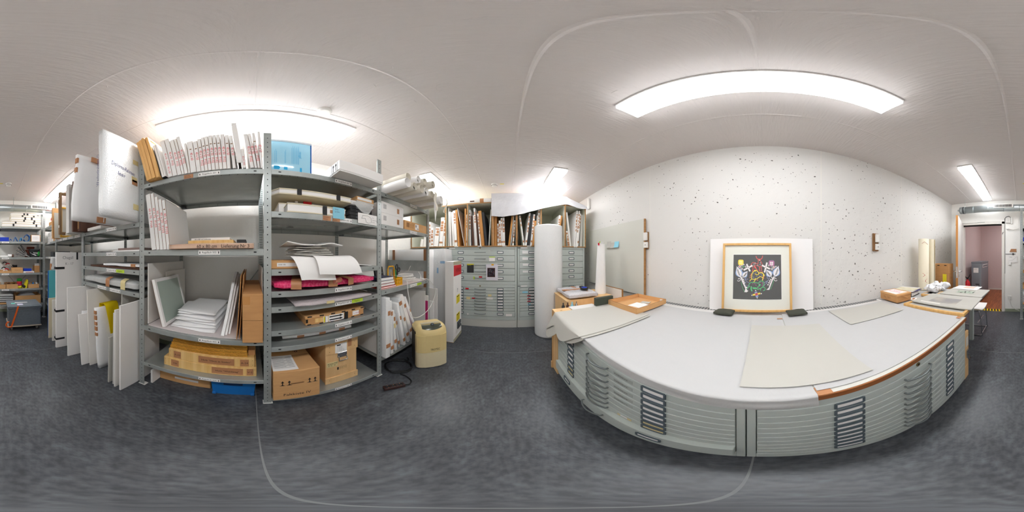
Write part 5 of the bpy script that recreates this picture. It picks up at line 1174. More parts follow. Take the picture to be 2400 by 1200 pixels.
# wall of chests in front (two stacks) ...
up, lo = rows(1.472, 5, .1148), rows(.783, 8, .0557, .113)
UL = (-1.145, .162); UR = (.172, 1.462)
names = {('u', 'l'): 'upper grey plan chest with five deep drawers, left stack below the pigeonholes', ('l', 'l'): 'lower grey plan chest with nine drawers, left stack below the pigeonholes',
         ('u', 'r'): 'upper grey plan chest with five deep drawers, right stack behind the bubble wrap roll', ('l', 'r'): 'lower grey plan chest with nine drawers, right stack behind the bubble wrap roll'}
chest = {}
for s_, (a0, a1) in (('l', UL), ('r', UR)):
    chest['l', s_] = plan_chest(names['l', s_], 'F', a0, a1, 2.87, .155, .835, lo, .9, 'grey plan chests at the front wall', True, (), (.36, .36) if s_ == 'l' else (.395, .365))
    chest['u', s_] = plan_chest(names['u', s_], 'F', a0, a1, 2.87, .8365, 1.513, up, .9, 'grey plan chests at the front wall', True, (), (.36, .36) if s_ == 'l' else (.395, .365))
    t = thing('plinth', 'white base under the %s stack of plan chests' % ('left' if s_ == 'l' else 'right'), 'base', 'F', (a0+a1)/2, 2.875, 0, group='chest bases')
    b = MB(); b.box(-(a1-a0)/2, (a1-a0)/2, 0, .85, 0, .1535, mat('plinth_white', (206, 206, 200), .5), .002); b.build('panel', t)
def stick(lab, name, cat, x0, x1, y0, y1, m_, extra=None, d=2.8655, grp=None):
    u0, u1 = U('F', x0, d), U('F', x1, d); z0, z1 = Zp('F', (x0+x1)/2, y1, d), Zp('F', (x0+x1)/2, y0, d)
    b = MB(); b.box(0, u1-u0, -.0012, 0, 0, z1-z0, m_)
    if extra: extra(b, u1-u0, z1-z0)
    return solo(b, name, lab, cat, 'F', u0, d, z0, 0, grp)
def leaflet(b, w_, h): b.box(0, w_, -.0016, -.0012, h*.9, h, yel_lab); b.text('Übersicht', (.006, -.0016, h*.8), (1, 0, 0), (0, 0, 1), .012, lime)
stick('dark grey leaflet with a yellow top stuck on the upper left plan chest', 'leaflet', 'leaflet', 1094.6, 1110.3, 618.5, 639, charcoal, leaflet)
stick('white note with a green strip stuck on the second drawer of the upper left chest', 'note', 'note', 1146.5, 1160, 601.5, 612, white, lambda b, w_, h: b.box(0, w_, -.0016, -.0012, h*.8, h, lime))
def a4(b, w_, h):
    b.box(w_*.1, w_*.76, -.0016, -.0012, h*.2, h*.78, walnut); b.box(w_*.14, w_*.72, -.002, -.0016, h*.24, h*.74, mat('print_dark', (40, 28, 40), .5))
    g = random.Random(8)
    for k in range(22):
        x, z = w_*g.uniform(.2, .66), h*g.uniform(.3, .68); b.box(x, x+.012, -.0024, -.002, z, z+.008, [mat('print_grey', (120, 120, 130)), mat('print_rose', (140, 80, 96)), mat('print_teal', (70, 110, 110))][k % 3])
    b.box(w_*.45, w_*.65, -.0022, -.0012, h*.93, h*1.02, yellow_m)
stick('white sheet with a small dark picture taped on the upper left plan chest', 'picture_sheet', 'paper', 1139.5, 1167, 619.5, 657, mat('lilac_white_paper', (222, 220, 230), .6), a4, 2.858)
for k, (x0, x1, y0, y1, m_, lab) in enumerate((
    (1122.5, 1130, 647.5, 650.8, red_m, 'red tag above the fifth handle of the upper left chest'), (1109.5, 1112.3, 648, 654.5, lime, 'lime green tag left of the fifth handle of the upper left chest'),
    (1091, 1098.5, 674.5, 678, red_m, 'red tag on the first drawer of the lower left chest'), (1106, 1113.5, 697.5, 700.2, red_m, 'red tag on the fourth drawer of the lower left chest'),
    (1093, 1102.5, 695.5, 701.5, tape_y, 'yellowed tag left of the red one on the fourth drawer of the lower left chest'), (1144, 1152, 690, 695, tape_y, 'torn yellowed note on the third drawer of the lower left chest'),
    (1141.5, 1155, 697, 702, plastic_w, 'pale note on the fourth drawer of the lower left chest'), (1185.5, 1200, 735.8, 741.3, white, 'white label at the right of the lowest drawer of the left chest'), (1095, 1098, 734, 737.5, white, 'tiny white scrap on the lowest drawer of the left chest'),
    (1224, 1238.5, 587.5, 594.5, white, 'white label on the first drawer of the upper right chest'), (1224, 1238, 603, 609, white, 'white label on the second drawer of the upper right chest'),
    (1225, 1239.5, 617.5, 623, white, 'white label on the third drawer of the upper right chest'), (1225, 1239, 634, 639, white, 'white label on the fourth drawer of the upper right chest'),
    (1236, 1243.5, 691.8, 694.5, red_m, 'red tag on the third drawer of the lower right chest'), (1236, 1243.5, 698.8, 701.2, red_m, 'red tag on the fourth drawer of the lower right chest'), (1236, 1243.5, 705, 707.6, red_m, 'red tag on the fifth drawer of the lower right chest'),
    (1224.5, 1237, 683, 686.5, skyblue, 'blue tag on the second drawer of the lower right chest'), (1237, 1244, 712, 715.5, skyblue, 'blue tag on the sixth drawer of the lower right chest'), (1350, 1361, 669, 674, white, 'white label at the far right of the lower right chest'))):
    stick(lab, 'paper_tag', 'tag', x0, x1, y0, y1, m_)
b = MB(); b.text('Kunst auf Papier', (0, 0, 0), (1, 0, 0), (0, 0, 1), .022, grey_ink, False, .16); o = b.build('marker_writing', chest['u', 'l']); o.location = (.19, -.0015, .60)
for q, s_ in (('l', 'u'), ('r', 'u'), ('r', 'l')):
    b = MB(); w_ = .64; b.box(-w_+.0, -w_+.045, -.0012, 0, 0, .013, charcoal); b.box(-w_+.06, -w_+.17, -.0012, 0, -.002, .016, white); o = b.build('name_strip', chest[s_, q]); o.location = (0, -.0015, .65)

# pigeonhole rack over the chests
PU = [-1.915, -1.145, -.721, -.271, .158, .594, 1.05, 1.472]; PZ0, PZ1, PD, PR = 1.5155, 2.337, 2.855, 3.72
rackp = thing('pigeonhole_rack', 'wide pigeonhole rack with brown edges standing on the grey plan chests', 'rack', 'F', 0, PD, PZ0)
def ply(name, x0, x1, z0, z1, y1=PR-PD):
    b = MB(); b.box(x0, x1, .002, y1, z0, z1, pigeon_in); b.box(x0, x1, 0, .002, z0, z1, ply_edge); b.build(name, rackp)
H_ = PZ1-PZ0
for k in range(len(PU)-1):
    ply('bottom_panel', PU[k]+.012, PU[k+1]-.012, 0, .019); ply('top_panel', PU[k]+.012, PU[k+1]-.012, H_-.019, H_)
for k, u in enumerate(PU):
    w_ = .017 if k in (3, 4) else .0115
    ply('divider', u-w_, u+w_, 0, H_)
b = MB(); b.box(PU[0], PU[-1], PR-PD, PR-PD+.008, 0, H_, pigeon_in); b.build('back_panel', rackp)
for k in range(len(PU)-1):
    c = (PU[k]+PU[k+1])/2
    b = MB(); b.box(c-.035, c+.035, -.0015, 0, .002, .017, white); b.box(c-.02, c+.02, -.002, -.0015, .007, .011, grey_ink); b.build('label', rackp)
b = MB(); b.box(-1.172, -1.152, .002, .8, -PZ0, 0, pigeon_in); b.box(-1.172, -1.152, 0, .002, -PZ0, 0, ply_edge); b.box(-1.915, -1.895, .3, .8, -PZ0, 0, pigeon_in); b.build('side_panel', rackp)
# what stands in the compartments
Wt, Gs, Wd, Dk, Br, Cr, Pk = 'wt', 'gs', 'wd', 'dk', 'br', 'cr', 'pk'
KM = {Wt: (white2, 'white taped picture', 'wrapped_picture', 'package'), Gs: (greywhite, 'pale grey board', 'grey_board', 'board'), Wd: (oak, 'honey wooden frame', 'framed_picture', 'frame'),
      Dk: (charcoal, 'dark board', 'dark_board', 'board'), Br: (walnut, 'dark brown frame', 'framed_picture', 'frame'), Cr: (cream, 'cream coloured board', 'cream_board', 'board'), Pk: (offwhite, 'plain off-white board', 'white_board', 'board')}
holes = [
 [(984, 990, 987, 560, Pk), (991, 997, 993, 536, Pk), (1004.5, 1009, 1004, 520, Wt), (1010.5, 1015.5, 1010, 534, Wt), (1015.8, 1025.8, 1026.5, 531.5, Wt), (1028, 1036, 1035.5, 509, Wt), (1037.6, 1041.6, 1039.6, 516, Wt)],
 [(1050.5, 1052, 1050.5, 484, Gs), (1053.5, 1057.5, 1051.5, 496, Pk), (1060.5, 1065, 1054, 497, Pk), (1066, 1072, 1057.5, 494, Wt), (1073, 1077.5, 1060.5, 492, Wd), (1087.5, 1088.8, 1066.5, 488, Gs), (1089, 1092, 1089, 489, Wd), (1092.2, 1095, 1092.4, 503, Wt)],
 [(1100, 1104, 1098.8, 492, Wt), (1107, 1111.5, 1101.5, 506, Br), (1112, 1114.8, 1104.8, 504, Gs), (1115, 1118.8, 1107.5, 488, Wt), (1119, 1122, 1111.5, 503, Br), (1124.5, 1128, 1114.5, 500, Wt), (1129, 1136, 1119, 494, Wd), (1136.8, 1143, 1127, 497, Dk), (1144.3, 1145.4, 1149.6, 490, Pk), (1145.8, 1146.8, 1151.2, 492, Gs)],
 [(1156.6, 1159.4, 1156.6, 500, Wd), (1160, 1164.4, 1160, 498, Wd), (1165.8, 1169.4, 1165, 524, Wt), (1170, 1174.5, 1168.8, 517, Wt), (1175, 1179, 1173, 511, Wt), (1179.3, 1184, 1176.5, 509, Wt), (1191, 1195, 1199.5, 506, Wd), (1196, 1198, 1202.5, 505, Pk), (1200.4, 1204.4, 1207.4, 516, Wt)],
 [(1226.5, 1230, 1216.5, 505, Wt), (1230.4, 1234.4, 1240, 499, Wt), (1236, 1241.8, 1245.5, 500, Dk), (1242.2, 1246.4, 1251, 502, Wt), (1247, 1251.5, 1253.5, 517, Wd), (1255, 1258, 1259, 505, Cr), (1258.5, 1262, 1265.2, 491, Wt)],
 [(1300, 1304.5, 1310.5, 504, Wt), (1305, 1308.5, 1315, 505, Wd)],
 [(1331, 1335.5, 1326, 541, Wt), (1336, 1339.8, 1326.4, 497, Pk), (1345.5, 1348.3, 1352.5, 493, Wt), (1349, 1352.2, 1357, 494, Wt), (1352.8, 1355.6, 1359.4, 500, Wt), (1359.6, 1365.4, 1366.6, 503, Cr)]]
cname = ['the far left pigeonhole', 'the leftmost pigeonhole above the left chest', 'the middle pigeonhole above the left chest', 'the pigeonhole under the longest cloth',
         'the pigeonhole left of the bubble wrap roll', 'the pigeonhole behind the bubble wrap roll', 'the pigeonhole right of the bubble wrap roll']
rt = random.Random(12)
for ci, items in enumerate(holes):
    z0 = PZ0+.0205; lo_, hi_ = PU[ci]+(.0175 if ci in (3, 4) else .012), PU[ci+1]-(.0175 if ci in (2, 3) else .012); d = 2.90; F_ = []
    for xa, xb, xt, yt, kd in items:
        ua, ub, h = U('F', xa, d), U('F', xb, d), min(Zp('F', xt, yt, d)-z0, PZ1-PZ0-.05); F_.append([max(ua, lo_+.001), min(ub, hi_-.001), (U('F', xt, d)-ua)/h, h])
    for p, q in zip(F_, F_[1:]): p[1] = min(p[1], q[0]-.001)
    fan(F_, lo_, hi_)
    for k, ((ua, ub, sl, h), (xa, xb, xt, yt, kd)) in enumerate(zip(F_, items)):
        m_, nm, on, cat_ = KM[kd]
        def marks(b, x0, x1, L, dp, kd=kd):
            if kd == Wt:
                n = rt.randint(3, 6); z = L*rt.uniform(.86, .97)
                for q in range(n):
                    h = rt.uniform(.025, .06); xx = x0+(x1-x0)*rt.uniform(0, .35); b.box(xx, x1-(x1-x0)*rt.uniform(.03, .2), -.0015, .004, z-h, z, tape); z -= h+rt.uniform(.006, .03)
                if rt.random() < .5: b.box(x0+.002, x1-.001, -.0015, .004, L*.1, L*.16, tape)
        lab = '%s, %s from the left in %s' % (nm, NTH[k], cname[ci])
        standing(on, lab, cat_, 'F', ua, ub, ua+sl*h if sl <= 0 else ub+sl*h, d+.006*(k % 3), z0, z0+h, .62, m_, 'things in the pigeonholes', marks)
# on top of the rack
b = MB(); b.tube([(-1.2, 0, 0), (-.295, 0, 0)], .05, white2, 24); b.lathe([(.051, -.50), (.051, -.43)], tape, 24, (0, 0, 0), 'x'); b.text('DIE KUNST', (-.95, -.0495, -.005), (1, 0, 0), (0, 0, 1), .03, grey_ink, False, .17); b.box(-.68, -.6, -.0515, -.045, -.02, .0, walnut)
solo(b, 'picture_roll', 'long white paper roll with brown tape lying on the pigeonhole rack, front one', 'roll', 'F', 0, 2.93, PZ1+.052, 0, 'rolls on the pigeonhole rack')
b = MB(); b.tube([(-1.2, 0, 0), (-.40, 0, 0)], .06, offwhite, 24)
solo(b, 'picture_roll', 'long white paper roll lying on the pigeonhole rack, rear one', 'roll', 'F', 0, 3.05, PZ1+.0625, 0, 'rolls on the pigeonhole rack')
b = MB(); b.box(-.285, 1.10, 0, .5, 0, .145, card_d, .004); solo(b, 'cardboard_box', 'long brown cardboard box hidden under the white cloth on the pigeonhole rack', 'box', 'F', 0, 2.90, PZ1+.001)
hem = [(-.30, .44), (-.1, .455), (.14, .43), (.32, .385), (.55, .305), (.84, .22), (1.03, .165), (1.26, .14), (1.50, .07)]
def hemz(u):
    for (a_, h0), (c_, h1) in zip(hem, hem[1:]):
        if u <= c_: return h0+(h1-h0)*max(0, (u-a_))/(c_-a_)
    return hem[-1][1]
def drape(i, j):
    u = -.285+1.785*i
    top = 2.502 if u < 1.08 else 2.502-.13*min(1, (u-1.08)/.36)**.8-(.02 if u > 1.47 else 0)
    n1 = noise.noise(Vector((u*3.2, j*2.5, 1.0))); n2 = noise.noise(Vector((u*7+9, j*4.5, 3.0)))
    if j < .6:
        k = 1-j/.6; dropz = (hemz(u)+.0)*k; y = 2.838-.016*k+.055*n1*k*.9+.022*n2*k
        if u > 1.08: y -= .02*k
        y = min(y, 2.852-.004*k)
        return (u+.012*n2*k, y, top-dropz+.0)
    k = (j-.6)/.4
    return (u, 2.85+.45*k, top+.012*abs(n2)*min(1, k*3)+.008*sin(u*9)*min(1, k*4)+.006)
b = MB(); b.sheet(72, 30, drape, .003, mat('draped_white_sheet', (222, 222, 226), .55, 0, .3, bump=('noise', 6, .5, .04, ONE)))
solo(b, 'draped_sheet', 'white crumpled sheet draped over the right half of the pigeonhole rack', 'sheet', 'F', 0, 0, 0)

# ---------------------------------------------------------------- things standing in front of the chests
t = thing('wrapped_crate', 'large flat crate in white foam with brown tape standing behind the shelving end', 'crate', 'F', -1.52, 2.10, 0)
b = MB(); b.pad(-.37, .395, 0, .22, 0, 1.452, foam, .004, .2, 101, 8, 5); b.build('wrap', t)
for x in (-.27, .33): b = MB(); b.box(x, x+.05, -.004, .0, .85, 1.45, tape); b.build('tape', t)
t = thing('wrapped_crate', 'tall crate in translucent wrap with blue marks standing beside the white labelled carton', 'crate', 'F', -1.115, 2.40, 0)
b = MB(); b.pad(-.155, .15, 0, .40, 0, 1.468, bubble_g, .004, .2, 102, 8, 5); b.build('wrap', t)
for x0, x1, z0, z1 in ((.06, .14, 1.23, 1.27), (-.0, .03, 1.07, 1.16)): b = MB(); b.box(x0, x1, -.0035, -.001, z0, z1, mat('pale_blue_print', (140, 170, 200), .5)); b.build('print_mark', t)
t = thing('tall_carton', 'tall narrow white carton with red and yellow labels standing on the floor', 'carton', 'F', -.81, 2.16, 0)
b = MB(); w_ = .064; b.box(-w_, w_, 0, .385, .005, 1.27, white, .002); kh = mat('khaki_edge', (176, 172, 146), .6)
b.box(w_, w_+.002, -.0005, .385, 1.22, 1.271, kh); b.box(w_, w_+.002, -.0005, .385, .003, .06, kh); b.box(-w_, w_, .0, .385, 0, .005, card_d)
b.box(w_, w_+.0015, .1, .30, .11, .18, offwhite); b.build('body', t)
b = MB(); b.box(w_, w_+.003, .01, .375, 1.06, 1.215, red_m); b.text('HERO', (w_+.0032, .09, 1.11), (0, 1, 0), (0, 0, 1), .06, mat('dark_red_print', (120, 10, 24), .5)); b.build('red_label', t)
for z in (.62, .32):
    b = MB(); b.box(w_, w_+.003, .13, .29, z, z+.13, yel_lab); b.box(w_+.003, w_+.0034, .15, .2, z+.1, z+.118, black_ink); b.box(w_+.003, w_+.0034, .215, .255, z+.1, z+.118, black_ink)
    for q in range(4): b.box(w_+.003, w_+.0034, .15, .26, z+.02+.018*q, z+.026+.018*q, mat('yellow_print', (190, 170, 30)))
    b.build('yellow_label', t)
b = MB(); b.box(w_, w_+.003, .16, .2, .80, .86, greywhite); b.box(w_+.003, w_+.0034, .17, .19, .84, .855, blue_ink); b.build('small_label', t)
b = MB(); b.box(w_, w_+.02, .15, .31, .185, .305, gunmetal, .005); b.tube([(w_+.02, .18, .28), (w_+.035, .19, .23), (w_+.035, .27, .21), (w_+.02, .29, .25)], .006, chrome); b.build('latch', t)
# giant bubble wrap roll
b = MB(); r_ = .226
b.lathe([(.07, 1.83), (.07, 1.835), (r_-.02, 1.838), (r_-.004, 1.83), (r_, 1.81), (r_+.002, 1.2), (r_, .8), (r_-.004, .03), (r_-.01, .002), (.07, .002)], bubble, 64)
b.sheet(8, 6, lambda i, j: ((r_+.004)*cos(-1.6+.7*i), (r_+.004)*sin(-1.6+.7*i)-.03*(1-j)*i, .002+.06*j), .003, bubble)
solo(b, 'bubble_wrap_roll', 'giant upright roll of bubble wrap standing in front of the plan chests', 'roll', 'F', .652, 2.565, 0)
# dehumidifier
t = thing('dehumidifier', 'beige dehumidifier with dark top window standing on the floor', 'dehumidifier', 'F', -.735, 1.49, 0, R(45))
hw_, dp = .168, .25
def shell(z0, z1, m_, name, cut=False):
    b = MB(); ring = []
    n = 10
    prof = [(-hw_, dp), (-hw_, .03)]+[(-hw_+.03-.03*cos(q*pi/12), .03-.03*sin(q*pi/12)) for q in range(1, 6)]
    pts = [(-hw_, dp), (-hw_, .05), (-hw_+.006, .03), (-hw_+.02, .016), (-hw_+.05, .004), (-.08, -.006), (0, -.011), (.08, -.006), (hw_-.05, .004), (hw_-.02, .016), (hw_-.006, .03), (hw_, .05), (hw_, dp)]
    b.prism([(x, y, z0) for x, y in pts], (0, 0, z1-z0), m_); b.build(name, t)
shell(.015, .238, beige_l, 'tank'); shell(.242, .47, beige, 'front_panel')
b = MB()      # sloping head with an arched outline
def head(i, j):
    x = -hw_+2*hw_*i; a = j*pi/2
    y0 = -.011+.061*(abs(x)/hw_)**3; rnd = max(0, (abs(x)-(hw_-.05))/.05)
    top = .585-.05*rnd**2
    return (x, y0+(.10-y0)*(1-cos(a)), .47+(top-.47)*sin(a))
b.sheet(20, 8, head, .006, beige)
b.prism([(-hw_, dp, .47), (-hw_, .095, .47), (-hw_, .095, .535), (-hw_, dp, .53)], (2*hw_, 0, 0), beige)
b.sheet(20, 4, lambda i, j: (-hw_+2*hw_*i, .10+.15*j, .585-.05*max(0, (abs(-hw_+2*hw_*i)-(hw_-.05))/.05)**2-.02*j), .006, beige); b.build('head', t)
b = MB(); b.sheet(14, 6, lambda i, j: (lambda p: (p[0], p[1]-.004, p[2]+.004))(head(.18+.64*i, .40+.42*j+.1*(abs(2*i-1)**2)*(1-j)-.02)), .002, smoke); b.build('window', t)
b = MB(); b.sheet(10, 3, lambda i, j: (-.105+.21*i, .075+.06*j, .592-.012*j+.004*sin(pi*i)), .006, mat('grille_beige', (196, 186, 160), .5)); b.build('handle_flap', t)
b = MB(); b.box(-hw_-.002, hw_+.002, .08, dp+.004, .02, .50, mat('dark_case_back', (62, 58, 52), .5), .006); b.build('case', t)
b = MB(); b.lathe([(.02, .0), (.02, .012), (.012, .02)], gunmetal, 14, (.01, .055, .578)); b.build('knob', t)
b = MB(); b.text('TROTEC', (.02, -.0125, .27), (1, 0, 0), (0, 0, 1), .028, black_ink, True, .10); b.build('lettering', t)
# power strip and its cord
t = thing('power_strip', 'dark brown power strip with three sockets lying on the floor', 'power strip', 'F', -.828, .99, 0, R(62))
b = MB(); b.box(-.09, .09, -.026, .026, 0, .036, cord_brown, .006, 2); b.build('body', t)
for x in (-.052, 0, .052):
    b = MB(); b.lathe([(.021, .036), (.021, .0385), (.018, .0385), (.017, .0362), (.001, .0362)], black_m, 22, (x, 0, 0)); b.box(x-.003, x+.003, -.019, -.013, .036, .0395, copper); b.box(x-.003, x+.003, .013, .019, .036, .0395, copper); b.build('socket', t)
b = MB(); bpy.context.view_layer.update(); b.M = t.matrix_world.inverted()
pts = [(-.785, 1.07, .016), (-.76, 1.10, .01), (-.78, 1.16, .008), (-.86, 1.20, .008)]
for k in range(32): pts.append((-1.03+.125*cos(-.7+k*.52)*(1+.12*sin(k)), 1.30+.13*sin(-.7+k*.52)*(1+.1*cos(k*1.7)), .008+.0012*k))
pts += [(-1.02, 1.45, .03), (-1.06, 1.50, .03)]
b.tube(smooth(pts), .0065, black_m, 8); b.build('cord', t)

# ================================================================ RIGHT WALL: the two table-high chests and everything on them
DT, TOP = .458, .795
tl = rows(.728, 8, .0577, .112)
plan_chest('grey plan chest with nine drawers under white tissue, its lowest drawer ajar', 'R', -1.435, -.052, DT, .05, .764, tl, 1.0, 'table-high plan chests', False, (8,), (.375, .375), (6, 7), .105, None, .026)
plan_chest('grey plan chest with ten drawers and a brown wooden edge under white tissue', 'R', -.048, 1.315, DT, .05, .764, rows(.712, 10, .0587), 1.0, 'table-high plan chests', True, (), (.366, .366), None, .105, None, .026)
for u0, u1, lab in ((-1.435, -.052, 'grey top panel on the left table-high plan chest'), (-.048, 1.33, 'white top panel with a brown wooden edge on the right table-high plan chest')):
    b = MB(); l_ = u0 > -1
    b.box(u0, u1, .004, 1.0, .0, .0305, mat('worktop_laminate', (206, 205, 198), .5) if l_ else cab); b.box(u0, u1, -.004, .004, .0, .0305, top_edge if l_ else cab, .001)
    solo(b, 'worktop', lab, 'worktop', 'R', 0, DT-.004, .7645)
for u0, u1, lab in ((-1.40, -.09, 'left'), (-.01, 1.28, 'right')):
    solo(MB().box(u0, u1, 0, .9, 0, .0495, mat('plinth_grey', (140, 144, 142), .6)), 'plinth', 'recessed grey base under the %s table-high plan chest' % lab, 'base', 'R', 0, DT+.05, 0, 0, 'recessed chest bases')
def ftag(x0, x1, z, h, m_, lab, d=DT-.0025, s_=None, rot=0):
    b = MB(); b.box(0, x1-x0, -.0008, .0006, 0, h, m_)
    if s_: b.text(s_, (.006, -.001, h*.3), (1, 0, 0), (0, 0, 1), h*.42, black_ink)
    solo(b, 'paper_tag', lab, 'tag', 'R', x0, d, z, 0)
for k in range(5): ftag(-.60, -.475, .728-.0577*(k+1)+.015, .024, mat('clear_label', (176, 182, 178), .35), 'clear label strip with small print on the %s drawer of the left table chest' % NTH[k], s_='KUNSTDRUCK')
for k, (x0, z) in enumerate(((-.67, .235), (-.56, .288), (-.60, .182))):
    b = MB(); b.box(0, .07, -.001, 0, 0, .016, white); b.box(.055, .08, -.0016, -.001, -.004, .02, tape_y); b.box(-.01, .01, -.0016, -.001, -.002, .016, tape_y)
    solo(b, 'torn_label', 'torn white label with yellowed tape low on the left table chest, %s' % ['leftmost', 'the one curling off', 'lowest'][k], 'label', 'R', x0, DT-.0025, z, 0, 'torn labels on the left table chest', 0, 0)
for k in range(9): ftag(.80+.004*(k % 3), .87-.004*(k % 2), .712-.0587*(k+1)+.02, .018, mat('clear_label', (176, 182, 178), .35), 'small clear label on the %s drawer of the right table chest' % NTH[k])
# tissue covers
def tissue_cover(u0, u1, hemd, lab, front, seed):
    def f(i, j):
        u = u0+(u1-u0)*i; n1 = noise.noise(Vector((u*3, j*6, seed))); n2 = noise.noise(Vector((u*8, j*15, seed+4)))
        if front and j < .14:
            k = 1-j/.14; return (u, DT-.012-.006*k+.006*n2*k, TOP+.006-(.048+.014*sin(u*3+1)+.012*n1)*k)
        jj = (j-.14)/.86 if front else j
        y = (DT-.012 if front else DT+.022)+(1.0 if front else .985)*jj
        return (u+.004*n2, y, TOP+.004+.0032*abs(n1)+.0022*abs(n2)+(.003 if front and jj < .02 else 0))
    b = MB(); b.sheet(64, 60, f, .001, tissue); solo(b, 'tissue_cover', lab, 'tissue', 'R', 0, 0, 0, 0, 'tissue covers')
tissue_cover(-1.30, .155, .05, 'white tissue cover on the left plan chest, its front edge hanging down', True, 2)
tissue_cover(.160, 1.325, .0, 'white tissue cover on the right plan chest, ending short of the wooden edge', False, 5)
solo(MB().box(0, .05, -.004, .045, 0, .0012, tape).box(0, .05, -.0055, -.004, -.02, .0012, tape), 'tape_patch', 'brown tape patch on the wooden edge at the middle of the plan chests', 'tape', 'R', .158, DT-.0, TOP+.001)
solo(MB().box(0, .05, 0, .035, 0, .0012, tape), 'tape_patch', 'brown tape patch at the far right corner of the tissue cover', 'tape', 'R', 1.262, DT+.03, TOP+.0085)
solo(MB().box(0, .045, 0, .02, 0, .0012, tape), 'tape_patch', 'small brown tape patch on the tissue right in front of the framed picture', 'tape', 'R', .11, 1.335, TOP+.0075)
def sheetp(name, lab, quad, z, m_, t_=.0012, n=10, curl=0, cat='paper', extra=None):
    q = [Vector((x, y, 0)) for x, y in quad]
    def f(i, j):
        p = (q[0]*(1-i)+q[1]*i)*(1-j)+(q[3]*(1-i)+q[2]*i)*j
        zz = z+.0012*noise.noise(Vector((p.x*4, p.y*4, 2)))+.0012
        if curl: zz += curl*(max(0, j-.85)/.15)**2*max(0, i-.7)/.3
        return (p.x, p.y, zz)
    b = MB(); b.sheet(n, n, f, t_, m_)
    if extra: extra(b)
    return solo(b, name, lab, cat, 'R', 0, 0, 0)
sheetp('paper_sheet', 'large cream paper sheet lying in the middle of the plan chests', [(-.078, .522), (.402, .508), (.412, 1.163), (-.089, 1.20)], TOP+.0115, cream)
sheetp('paper_sheet', 'cream paper sheet lying on the tissue near the cardboard box', [(.62, 1.05), (1.20, 1.04), (1.24, 1.41), (.60, 1.43)], TOP+.0105, cream)
# cream sheets overhanging the left front corner
def overhang(u0, u1, hang, d1, z, seed, back):
    def f(i, j):
        L = hang*(1-i**2.2)*(1+.35*sin(9*i+seed))      # how far this strip hangs over the front edge
        u = u0+(u1-u0)*i
        if j < .3:
            k = 1-j/.3; ex = L*k
            return (u-.45*ex*(1-i)+.02*sin(7*i+seed)*k, back-.30*ex-.004, z-.93*ex-(.004 if ex > .004 else 0))
        q = (j-.3)/.7
        return (u-.03*q, back+(d1-back)*q, z+.002*abs(noise.noise(Vector((u*4, q*4, 3)))))
    return f
b = MB(); b.sheet(30, 30, overhang(-1.425, -.875, .20, 1.08, TOP+.0135, 0.4, .436), .0012, cream)
solo(b, 'paper_sheet', 'cream paper sheet lower of the pair drooping over the left front corner of the chests', 'paper', 'R', 0, 0, 0, 0, 'cream sheets on the left chest')
b = MB(); b.sheet(30, 30, overhang(-1.435, -.90, .17, 1.10, TOP+.0175, 2.2, .4275), .0012, mat('pale_cream_paper', (190, 188, 181), .7))
solo(b, 'paper_sheet', 'cream paper sheet upper of the pair drooping over the left front corner of the chests', 'paper', 'R', 0, 0, 0, 0, 'cream sheets on the left chest')
# cardboard tray with papers
t = thing('cardboard_tray', 'shallow brown cardboard tray with white papers in it at the rear left', 'tray', 'R', -1.225, 1.02, TOP+.019)
b = MB(); e = .005; x0, x1, y1, h = -.215, .215, .46, .052
b.box(x0, x1, 0, y1, 0, e, card); b.box(x0, x1, 0, e, e, h, card); b.box(x0, x1, y1-e, y1, e, h, card); b.box(x0, x0+e, e, y1-e, e, h, card); b.box(x1-e, x1, e, y1-e, e, h, card)
b.box(x0, x1, -.0004, e+.0004, h, h+.0012, card_in); b.box(x0, x0+e, 0, y1, h, h+.0012, card_in); b.box(x1-e, x1, 0, y1, h, h+.0012, card_in); b.build('tray', t)
b = MB(); b.box(x1-.08, x1-.045, y1-e-.001, y1-e, .015, .04, white); b.build('label', t)
for k, (x, y, w_, l_, r_) in enumerate(((-.03, .12, .2, .15, .1), (.02, .2, .15, .09, -.15), (.0, .27, .1, .07, .3))):
    solo(MB().box(0, w_, 0, l_, 0, .002, white if k < 2 else cream), 'paper_slip', ['larger white paper lying in the cardboard tray', 'smaller white paper lying crosswise in the cardboard tray', 'cream slip lying at the rear of the cardboard tray'][k], 'paper', 'R', -1.225+x, 1.02+y, TOP+.0255+.0025*k, r_)
# framed picture on the chests
FT = R(-5.5)
t = thing('framed_picture', 'picture of coloured animals on black in a light wooden frame leaning at the wall', 'picture', 'R', -.066, 1.505, TOP+.012, pitch=FT)
fw2, FH, bw = .334, .672, .0205; maple = wood('maple_frame', (224, 180, 116), (212, 164, 98))
b = MB(); b.box(-fw2, fw2, 0, .028, 0, bw, maple, .0015); b.box(-fw2, fw2, 0, .028, FH-bw, FH, maple, .0015); b.box(-fw2, -fw2+bw, 0, .028, bw, FH-bw, maple, .0015); b.box(fw2-bw, fw2, 0, .028, bw, FH-bw, maple, .0015); b.build('moulding', t)
mb_ = MB(); mb_.box(-fw2+bw, fw2-bw, .016, .02, bw, FH-bw, mat('passepartout', (226, 226, 216), .6)); mb_.build('mat_board', t)
